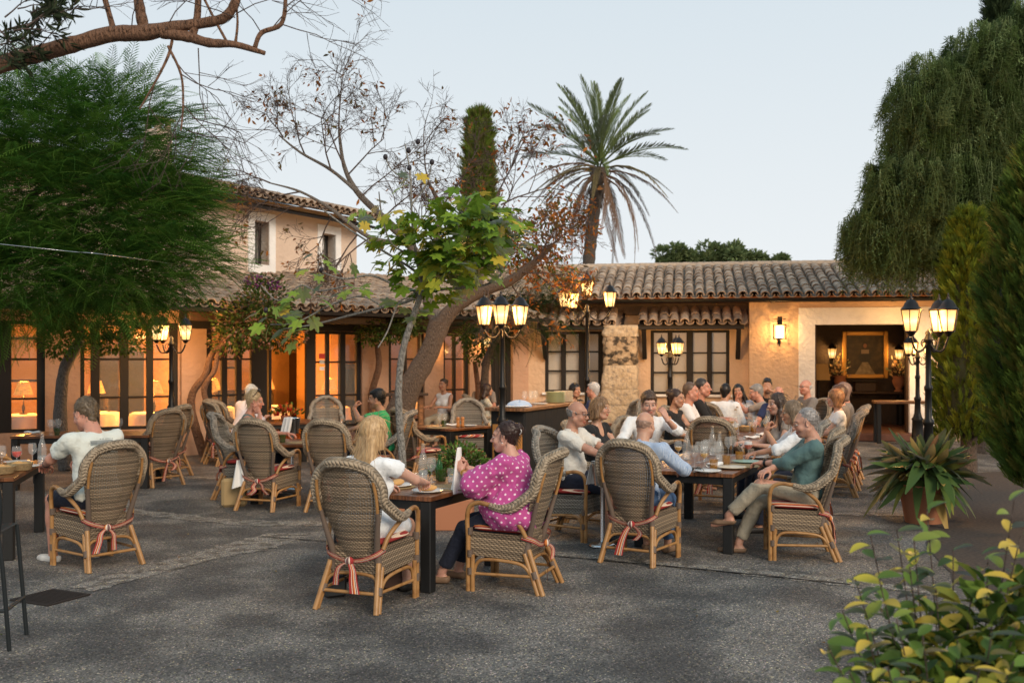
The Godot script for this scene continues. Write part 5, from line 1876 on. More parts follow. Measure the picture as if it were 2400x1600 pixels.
# s: everything about one person; runs in a worker thread and leaves meshes as arrays in s.out
func model(s: Dictionary) -> void:
	var cell: float = s.get("cell", 0.027)
	var fine := cell < 0.02
	var fem: bool = s.get("fem", false)
	var w: float = s.get("fat", 1.0)
	var sw: float = s.get("sw", 0.168 if fem else 0.19)
	var H := Vector3(0, 0.575, 0.10)
	var R: Basis = Basis(Vector3.UP, s.get("twist", 0.0)) * Basis(Vector3.BACK, s.get("side", 0.0)) * Basis(Vector3.RIGHT, -s.get("lean", 0.0))
	var up := func(x: float, y: float, z: float) -> Vector3: return H + R * Vector3(x, y, z)
	var N: Vector3 = up.call(0, 0.475, -0.005)
	var HB: Basis = Basis(Vector3.UP, s.get("hyaw", 0.0)) * Basis(Vector3.BACK, s.get("hroll", 0.0)) * Basis(Vector3.RIGHT, -s.get("hpitch", 0.0))
	var hs := 0.95 if fem else 1.0
	var HC: Vector3 = N + R * Vector3(0, 0.06, -0.005) + HB * Vector3(0, 0.122 * s.get("neckl", 1.0), -0.035)
	var sh := []
	var el := []
	var wr := []
	var kn := []
	var an := []
	var arms: Array = s.arms
	var poles: Array = s.get("poles", [Vector3(0.6, -1, 0.5), Vector3(-0.6, -1, 0.5)])
	var feet: Array = s.get("feet", [Vector3(0.11, 0.09, -0.34), Vector3(-0.11, 0.09, -0.36)])
	var kp: Array = s.get("kpoles", [Vector3(0.1, 1, -1), Vector3(-0.1, 1, -1)])
	for k in 2:
		var q := 1.0 if k == 0 else -1.0
		sh.append(up.call(q * sw, 0.435, 0.0))
		var a := ik(sh[k], arms[k], 0.285, 0.255, poles[k])
		el.append(a[0])
		wr.append(a[1])
		var hp: Vector3 = H + Vector3(q * 0.095, -0.01, 0)
		var g := ik(hp, feet[k], 0.43, 0.42, kp[k])
		kn.append(g[0])
		an.append(g[1])
	var lo := HC - Vector3.ONE * 0.2
	var hi := HC + Vector3.ONE * 0.2
	for l in [sh, el, wr, kn, an, [H]]:
		for p in l:
			lo = lo.min(p - Vector3(0.2, 0.14, 0.2))
			hi = hi.max(p + Vector3(0.2, 0.14, 0.2))
	lo.y = minf(lo.y, 0.0)
	var trunk := func(f: Fld, e: float) -> void:
		f.ell(H + Vector3(0, 0.0, 0.0), Vector3(0.168 * w + e, 0.11 + e, 0.125 * w + e), Basis.IDENTITY, 0.05)
		f.ell(up.call(0, 0.14, -0.012 * w), Vector3((0.125 if fem else 0.138) * w + e, 0.14 + e, 0.098 * w + e + maxf(w - 1.0, 0.0) * 0.06), R, 0.06)
		f.ell(up.call(0, 0.31, 0.0), Vector3((0.130 if fem else 0.152) * (0.6 + 0.4 * w) + e, 0.135 + e, 0.098 * (0.5 + 0.5 * w) + e), R, 0.05)
		f.cone(up.call(sw * 0.82, 0.42, 0.005), up.call(-sw * 0.82, 0.42, 0.005), 0.055 + e, 0.055 + e, 0.06)
		f.cone(up.call(0, 0.40, 0.015), up.call(0, 0.49, 0.005), 0.075 + e * 0.7, 0.052 + e * 0.4, 0.05)
		if fem:
			for q in [-1.0, 1.0]: f.ell(up.call(q * 0.072, 0.27, -0.085 * (0.6 + 0.4 * w)), Vector3(0.066, 0.062, 0.056) * (0.55 + 0.45 * w) + Vector3.ONE * e, R, 0.035)
	var noise := FastNoiseLite.new()
	noise.seed = s.seed
	noise.frequency = 9.0
	noise.fractal_octaves = 3
	# skin
	var skin: Color = s.get("skin", Color(0.50, 0.27, 0.18))
	var hair: Color = s.get("hair", Color(0.05, 0.03, 0.02))
	var m := MB.new()
	m.colored = true
	var f := Fld.new(lo, hi, cell)
	trunk.call(f, -0.004)
	var ar := 0.9 if fem else 1.0
	ar *= 0.75 + 0.25 * w
	for k in 2:
		f.cone(sh[k], el[k], 0.050 * ar, 0.040 * ar, 0.03)
		f.cone(el[k], wr[k], 0.041 * ar, 0.027 * (0.92 if fem else 1.0), 0.02)
		f.cone(H + Vector3((1 if k == 0 else -1) * 0.09, 0, 0), kn[k], 0.088 * (0.5 + 0.5 * w), 0.054, 0.04)
		f.cone(kn[k], kn[k].lerp(an[k], 0.4), 0.055, 0.054, 0.02)
		f.cone(kn[k].lerp(an[k], 0.3), an[k], 0.055, 0.036, 0.02)
		var td: Vector3 = s.get("toes", [Vector3(0.15, 0, -1), Vector3(-0.15, 0, -1)])[k].normalized()
		f.cone(an[k] + Vector3(0, -0.055, 0) - td * 0.03, an[k] + Vector3(0, -0.065, 0) + td * 0.15, 0.034, 0.024, 0.03)
	var hd: Array = HEADS["%s%s" % ["f" if fem else "m", "1" if fine else "0"]]
	f.cone(N + R * Vector3(0, -0.02, 0.01), HC + HB * Vector3(0, -0.085, 0.035), (0.058 if not fem else 0.05) * s.get("neckw", 1.0), (0.052 if not fem else 0.045) * s.get("neckw", 1.0), 0.03)
	var r := f.net()
	var cc := PackedColorArray()
	for p in r[0]:
		var v := 1.0 + noise.get_noise_3dv(p * 2.0) * 0.10
		cc.append(Color(skin.r * v, skin.g * v * v, skin.b * v * v))
	m.add(r[0], r[1], r[2], cc)
	# head and hands
	cc = PackedColorArray()
	var stub: float = s.get("stubble", 0.0 if fem else 0.5)
	for k in hd[0].size():
		var c := skin_color(skin, hd[3][k], s.get("brow", hair), stub)
		var v := 1.0 + noise.get_noise_3dv(hd[0][k] * 5.0) * 0.08
		cc.append(Color(c.r * v, c.g * v, c.b * v))
	m.xf = Transform3D(HB.scaled_local(Vector3.ONE * hs), HC)
	m.add(hd[0], hd[1], hd[2], cc)
	for q in [-1.0, 1.0]:
		var e := Vector3(q * 0.0322, 0.0085, -0.0775)
		m.col = Color(0.50, 0.47, 0.45)
		m.ell(e, Vector3(0.0135, 0.0095, 0.0125), 6, 10)
		m.col = Color(0.035, 0.022, 0.015)
		m.ell(e + Vector3(s.get("gaze", 0.0) * 0.004, 0, -0.0092), Vector3(0.0055, 0.0055, 0.004), 4, 8)
	var grips: Array = s.get("grip", [0.5, 0.5])
	var palms: Array = s.get("palms", [Vector3(0, -1, 0), Vector3(0, -1, 0)])
	for k in 2:
		var g: Array = HANDS[("c" if grips[k] > 0.8 else "b" if grips[k] > 0.3 else "a") + ("1" if fine else "0")]
		var d: Vector3 = (wr[k] - el[k]).normalized()
		if s.has("hdir") and s.hdir[k] != Vector3.ZERO: d = s.hdir[k].normalized()
		var z: Vector3 = palms[k]
		z = (z - d * z.dot(d)).normalized()
		var x := d.cross(z)
		var sc := 0.92 if fem else 1.0
		m.xf = Transform3D(Basis(x * sc * (1 if k == 0 else -1), d * sc, z * sc), wr[k] + d * 0.01)
		cc = PackedColorArray()
		cc.resize(g[0].size())
		cc.fill(skin * Color(1.0, 0.94, 0.92))
		var ii: PackedInt32Array = g[2]
		if k == 1:
			ii = ii.duplicate()
			ii.reverse()
		m.add(g[0], g[1], ii, cc)
	m.xf = Transform3D.IDENTITY
	var out := {"body": m, "parts": []}
	# top
	var fold: float = s.get("fold", 0.013 if fine else 0.007)
	var e0: float = s.get("loose", 0.013)
	f = Fld.new(Vector3(lo.x, H.y - 0.14, lo.z), hi, cell)
	trunk.call(f, e0)
	if s.has("tunic"): f.ell(H + Vector3(0, 0.06, -0.03), Vector3(0.19 * w, 0.15, 0.16 * w), Basis.IDENTITY, 0.06)
	var sl: float = s.get("sleeve", 0.6)    # 0 none, 1 to the elbow, 2 to the wrist
	for k in 2:
		if sl > 0.0:
			var el2: Vector3 = sh[k].lerp(el[k], minf(sl, 1.0))
			var fl: float = s.get("flare", 0.0)
			f.cone(sh[k], el2, 0.056 * ar + e0 * 0.7, 0.048 * ar + e0 * 0.8 + fl, 0.03, 0 if sl > 1.0 else 1)
			if sl > 1.0: f.cone(el[k], el[k].lerp(wr[k], sl - 1.0), 0.049 * ar + e0 * 0.6, 0.036 * ar + e0 * 0.6, 0.025, 1)
	f.ripple(noise, fold)
	if fine:
		var fr := FastNoiseLite.new()
		fr.seed = s.seed + 5
		fr.frequency = 7.0
		fr.fractal_octaves = 2
		fr.fractal_type = FastNoiseLite.FRACTAL_RIDGED
		f.ripple(fr, fold * 0.9, Vector3(1.0, 0.55, 1.0))
	var nk: float = s.get("neck", 0.0)
	f.ell(N + R * Vector3(0, 0.042, -0.03), Vector3(0.078 + nk, 0.062 + nk * 0.4, 0.092 + nk) * (1.12 if w > 1.3 else 1.0), R * Basis(Vector3.RIGHT, -0.25), 0.012, true)
	if s.has("vneck"): f.cone(N + R * Vector3(0, 0.0, -0.12), N + R * Vector3(0, -s.vneck, -0.16), 0.07, 0.012, 0.005) if false else f.ell(N + R * Vector3(0, -0.02, -0.11), Vector3(0.055, s.vneck, 0.09), R * Basis(Vector3.RIGHT, 0.25), 0.01, true)
	f.cutoff(H + Vector3(0, -0.045 if not s.has("tunic") else -0.09, 0), Vector3.DOWN)
	out.parts.append(["shirt" if not s.has("dress") else "dress", f.net(), s.top])
	# collar
	if s.get("collar", false):
		var c := MB.new()
		c.grid(func(u: float, v: float):
			var a := TAU * (0.06 + u * 0.88) - PI / 2
			var rr: float = (0.066 if not fem else 0.056) + v * 0.016
			return N + R * (Vector3(cos(a) * rr, 0.028 - v * 0.042 - 0.015 * maxf(-sin(a), 0.0), sin(a) * rr * 0.95 + 0.012)), 28, 3)
		out.parts.append(["collar", [c.v, c.n, c.i], s.top])
	# lower clothes
	f = Fld.new(lo, Vector3(hi.x, H.y + 0.16, hi.z), cell)
	var leg: float = s.get("leg", 2.0)    # 1 to the knee, 2 to the ankle
	f.ell(H, Vector3(0.174 * w, 0.12, 0.138 * w), Basis.IDENTITY, 0.05)
	for k in 2:
		var hp: Vector3 = H + Vector3((1 if k == 0 else -1) * 0.09, 0, 0)
		f.cone(hp, kn[k] if leg > 1.0 else hp.lerp(kn[k], leg), 0.102 * (0.5 + 0.5 * w), 0.069, 0.04, 0 if leg > 1.0 else 1)
		if leg > 1.0: f.cone(kn[k], kn[k].lerp(an[k], leg - 1.0), 0.070, 0.058, 0.025, 1)
	if s.has("skirt"): f.cone(H, (kn[0] + kn[1]) * 0.5, 0.13, 0.09, 0.08)
	f.ripple(noise, 0.008)
	f.cutoff(H + Vector3(0, 0.10, 0), Vector3.UP)
	out.parts.append(["trousers" if not s.has("skirt") else "skirt", f.net(), s.get("bottom", "navy_cloth")])
	# shoes
	if fine:
		for k in 2:
			var td: Vector3 = s.get("toes", [Vector3(0.15, 0, -1), Vector3(-0.15, 0, -1)])[k].normalized()
			var a: Vector3 = an[k] + Vector3(0, -0.05, 0)
			var q := Fld.new(a - Vector3.ONE * 0.27, a + Vector3.ONE * 0.27, 0.011)
			q.cone(a - td * 0.035, a + td * 0.10 + Vector3(0, -0.008, 0), 0.042, 0.040, 0.02)
			q.cone(a + td * 0.10 + Vector3(0, -0.008, 0), a + td * 0.165 + Vector3(0, -0.012, 0), 0.040, 0.028, 0.02)
			q.cutoff(a + Vector3(0, -0.036, 0), Vector3.DOWN)
			q.cutoff(a + Vector3(0, 0.022 if s.get("shoe", "") != "sandal" else 0.006, 0), Vector3.UP)
			out.parts.append(["shoe", q.net(), s.get("shoe_mat", "shoe_dark")])
	# hair, in the axes of the head
	var st: String = s.get("style", "short")
	if st != "none":
		var low := -0.16
		var dn: float = s.get("len", 0.0)
		var hc := 0.0065 if fine else 0.012
		var g := Fld.new(Vector3(-0.16, low - dn, -0.14), Vector3(0.16, 0.18, 0.22), hc)
		var vol: float = s.get("vol", 0.012)
		var hl: float = s.get("hairline", 0.0)
		if st == "ring" or st == "long" or st == "bob": g.ell(Vector3(0, 0.03, 0.022), Vector3(0.076 + vol, 0.094 + vol, 0.097 + vol), Basis.IDENTITY, 0.02)
		else:
			g.ell(Vector3(0, 0.040 + vol * 0.5, 0.034 + hl), Vector3(0.077 + vol * 0.6, 0.093 + vol * 0.7, 0.093 + vol * 0.6), Basis.IDENTITY, 0.02)
			g.cone(Vector3(0, -0.02, 0.068), Vector3(0, -0.078, 0.062), 0.048, 0.036, 0.03)
		if st == "ring":
			g.cutoff(Vector3(0, 0.022, 0.0), Vector3(0, 1.0, -0.16).normalized())
			g.cutoff(Vector3(0, 0.0, -0.018), Vector3.FORWARD)
			g.cutoff(Vector3(0, -0.062, 0), Vector3.DOWN)
			for q in [-1.0, 1.0]: g.ell(Vector3(q * 0.09, -0.012, 0.0), Vector3(0.025, 0.036, 0.024), Basis.IDENTITY, 0.004, true)
		else:
			if st == "short":
				if vol > 0.008: g.ell(Vector3(0, 0.088, -0.035), Vector3(0.058, 0.016 + vol * 0.9, 0.055), Basis.IDENTITY, 0.02)
			if st == "bun":
				g.ell(Vector3(0, 0.065, 0.135), Vector3(0.045, 0.055, 0.045), Basis.IDENTITY, 0.015)
			if st == "topbun":
				g.ell(Vector3(0.0, 0.125, 0.045), Vector3(0.055, 0.04, 0.05), Basis.IDENTITY, 0.02)
			if st == "bob" or st == "long":
				for q in [-1.0, 1.0]:
					g.cone(Vector3(q * 0.068, 0.02, 0.01), Vector3(q * 0.078, -0.10, 0.005), 0.034, 0.030, 0.03)
					g.cone(Vector3(q * 0.045, 0.0, 0.06), Vector3(q * 0.05, -0.11, 0.06), 0.045, 0.038, 0.03)
			if st == "long":
				for q in [-1.0, -0.4, 0.3, 1.0]:
					var a := Vector3(q * 0.06, -0.06, 0.075)
					var b := Vector3(q * 0.085, -0.10 - dn * 0.5, 0.10 + 0.02 * (1.0 - absf(q)))
					var c := Vector3(q * 0.075 + 0.01, -0.12 - dn, 0.105)
					g.cone(a, b, 0.045, 0.042, 0.03)
					g.cone(b, c, 0.042, 0.016, 0.03)
				if s.has("front"):
					for q in [-1.0, 1.0]: g.cone(Vector3(q * 0.08, -0.08, -0.01), Vector3(q * 0.095, -0.14 - dn * 0.7, -0.045), 0.028, 0.014, 0.02)
			# the face stays free
			var fy: float = s.get("hairline", 0.0)
			if st == "long" or st == "bob" or st == "curly": g.ell(Vector3(0, -0.055 - fy * 0.5, -0.105), Vector3(0.066, 0.115 + fy, 0.085), Basis.IDENTITY, 0.008, true)
			if st == "short" or st == "bun" or st == "topbun":
				for q in [-1.0, 1.0]:
					g.ell(Vector3(q * 0.090, -0.018, 0.006), Vector3(0.024, 0.036, 0.024), Basis.IDENTITY, 0.006, true)
					g.ell(Vector3(q * 0.085, -0.05, -0.045), Vector3(0.04, 0.055, 0.05), Basis.IDENTITY, 0.006, true)
		var hn := FastNoiseLite.new()
		hn.seed = s.seed + 9
		hn.frequency = 55.0
		hn.fractal_octaves = 2
		var stretch := Vector3(1, 0.10, 1) if st in ["long", "bob"] else (Vector3(0.8, 0.7, 0.35) if st != "curly" else Vector3(0.4, 0.4, 0.4))
		g.ripple(hn, (0.005 if st == "long" else 0.008) if fine else 0.005, stretch)
		var hm := g.net()
		var h2 := MB.new()
		h2.colored = true
		cc = PackedColorArray()
		var h3: Color = s.get("hair2", hair * 0.62)
		for p in hm[0]:
			var v := clampf(0.5 + hn.get_noise_3dv(p * stretch * 1.3 + Vector3(3, 1, 2)) * 0.9 + hn.get_noise_3dv(p * stretch * 2.6) * 0.5, 0, 1)
			cc.append(h3.lerp(hair, v))
		h2.xf = Transform3D(HB.scaled_local(Vector3.ONE * hs), HC)
		h2.add(hm[0], hm[1], hm[2], cc)
		if st != "ring":   # loose strands
			var sr := RandomNumberGenerator.new()
			sr.seed = s.seed
			for q in (420 if fine else 90):
				var k: int = sr.randi() % hm[0].size()
				var p: Vector3 = hm[0][k]
				var n: Vector3 = hm[1][k]
				if p.z < -0.06: continue
				var ln := 0.10 if st == "long" else 0.026 if st == "short" else 0.045
				ln *= sr.randf_range(0.6, 1.3)
				var dn2 := (Vector3(sr.randf_range(-0.25, 0.25), -1.0, sr.randf_range(-0.2, 0.3)) + n * (0.16 if st == "long" else 0.55)).normalized()
				dn2 = (dn2 - n * minf(dn2.dot(n), 0.0) * 1.1 + n * 0.06).normalized()
				h2.col = h3.lerp(hair, sr.randf_range(0.3, 1.1))
				h2.tube([p - n * 0.001, p + dn2 * ln * 0.5 + n * ln * 0.05, p + dn2 * ln], [0.0016, 0.0014, 0.0006], 3, 1.0, 1.0, false)
		out["hair"] = h2
	out["wr"] = wr
	out["el"] = el
	out["head"] = Transform3D(HB.scaled_local(Vector3.ONE * hs), HC)
	s["out"] = out

func person(s: Dictionary) -> Node3D:
	var o := thing("person", s.label, "person", Vector3(s.at.x, s.get("drop", 0.0), s.at.y), deg_to_rad(s.yaw))
	o.scale = Vector3.ONE * s.get("size", 1.0)
	var out: Dictionary = s.out
	part("body", out.body.mesh(), M.skin, o)
	for p in out.parts:
		var b := MB.new()
		b.add(p[1][0], p[1][1], p[1][2])
		part(p[0], b.mesh(), M[p[2]], o)
	if out.has("hair"): part("hair", out.hair.mesh(), M.hair, o)
	var hx: Transform3D = out.head
	if s.has("glasses"):
		var g := MB.new()
		g.xf = hx
		for q in [-1.0, 1.0]:
			var ring := []
			for k in 17: ring.append(Vector3(q * 0.034 + cos(TAU * k / 16.0) * 0.024, 0.006 + sin(TAU * k / 16.0) * 0.017, -0.104))
			g.tube(ring, [0.0022], 5)
			g.tube([Vector3(q * 0.058, 0.01, -0.102), Vector3(q * 0.083, 0.008, 0.0)], [0.002], 5)
		g.tube([Vector3(-0.01, 0.012, -0.104), Vector3(0.01, 0.012, -0.104)], [0.002], 5)
		part("glasses", g.mesh(), M.black_paint, o)
	if s.has("headglasses"):
		var g := MB.new()
		g.xf = hx * Transform3D(Basis(Vector3.RIGHT, 0.9), Vector3(0, 0.07, 0.0))
		for q in [-1.0, 1.0]:
			g.ell(Vector3(q * 0.036, 0.035, -0.088), Vector3(0.03, 0.022, 0.01))
			g.tube([Vector3(q * 0.066, 0.035, -0.08), Vector3(q * 0.088, 0.02, 0.03)], [0.004], 5)
		part("sunglasses", g.mesh(), M.black_paint, o)
	if s.has("clip"):
		var g := MB.new()
		g.xf = hx
		for k in 6: g.tube(arc([Vector3(-0.03 + k * 0.012, 0.075, 0.15), Vector3(-0.034 + k * 0.012, 0.05, 0.168), Vector3(-0.03 + k * 0.012, 0.02, 0.15)], 3), [0.0045], 5)
		part("hair_clip", g.mesh(), M.china, o)
	if s.has("earring"):
		var g := MB.new()
		g.xf = hx
		for q in [-1.0, 1.0]: g.ell(Vector3(q * 0.084, -0.042, 0.005), Vector3.ONE * 0.006, 4, 8)
		part("earring", g.mesh(), M.china, o)
	if s.has("watch"):
		var k: int = s.watch
		var a: Vector3 = out.wr[k]
		var d: Vector3 = (out.wr[k] - out.el[k]).normalized()
		var g := MB.new()
		g.tube([a - d * 0.035, a - d * 0.012], [0.032], 16)
		g.box(a - d * 0.023 + Vector3(0, 0.03, 0), Vector3(0.034, 0.012, 0.036), 0.004)
		part("watch", g.mesh(), M.black_paint, o)
	if s.has("bracelet"):
		var k: int = s.bracelet
		var a: Vector3 = out.wr[k]
		var d: Vector3 = (out.wr[k] - out.el[k]).normalized()
		var g := MB.new()
		for j in 3: g.tube([a - d * (0.022 + j * 0.011), a - d * (0.026 + j * 0.011)], [0.0305 + j * 0.001], 18)
		part("bracelet", g.mesh(), M.gold, o)
	if s.has("print"):
		var g := MB.new()
		g.grid(func(u: float, v: float):
			var x := lerpf(0.10, -0.10, u)
			return Vector3(0, 0.575, 0.10) + Basis(Vector3.RIGHT, -s.lean) * Vector3(x, 0.365 + v * 0.07, 0.148 - v * 0.012 - x * x * 1.3), 10, 4)
		var uv := g.uv
		for k in uv.size(): uv[k].y = 1.0 - uv[k].y
		g.uv = uv
		part("shirt_print", g.mesh(), print_mat(), o)
	return o

func print_mat() -> StandardMaterial3D:   # a grey block with three lines of small lettering, too small to read in the photograph
	var im := Image.create(160, 68, false, Image.FORMAT_RGBA8)
	im.fill(Color(0.55, 0.57, 0.56, 0.0))
	im.fill_rect(Rect2i(4, 20, 150, 26), Color(0.52, 0.54, 0.54, 0.8))
	var r := RandomNumberGenerator.new()
	r.seed = 2
	for ln in [[4, 8, 96, 7], [4, 53, 106, 5]]:
		var x: int = ln[0]
		while x < ln[2]:
			var wd := r.randi_range(2, 5)
			im.fill_rect(Rect2i(x, ln[1], wd, ln[3]), Color(0.3, 0.32, 0.33, 0.85))
			x += wd + (2 if r.randf() < 0.8 else 6)
	for k in 5: im.fill_rect(Rect2i(118 + k * 7, 24, 3, 19), Color(0.38, 0.4, 0.4, 0.9))
	var m := mt("shirt_print", Color.WHITE, 0.9)
	m.albedo_texture = ImageTexture.create_from_image(im)
	m.transparency = BaseMaterial3D.TRANSPARENCY_ALPHA
	return m

func cloth(called: String, c: Color, rough := 0.9) -> StandardMaterial3D:
	var m := mt(called, c, rough)
	m.normal_enabled = true
	m.normal_texture = M.cloth_n
	m.normal_scale = 0.5
	m.rim_enabled = true
	m.rim = 0.2
	tri(m, 3.0)
	return m

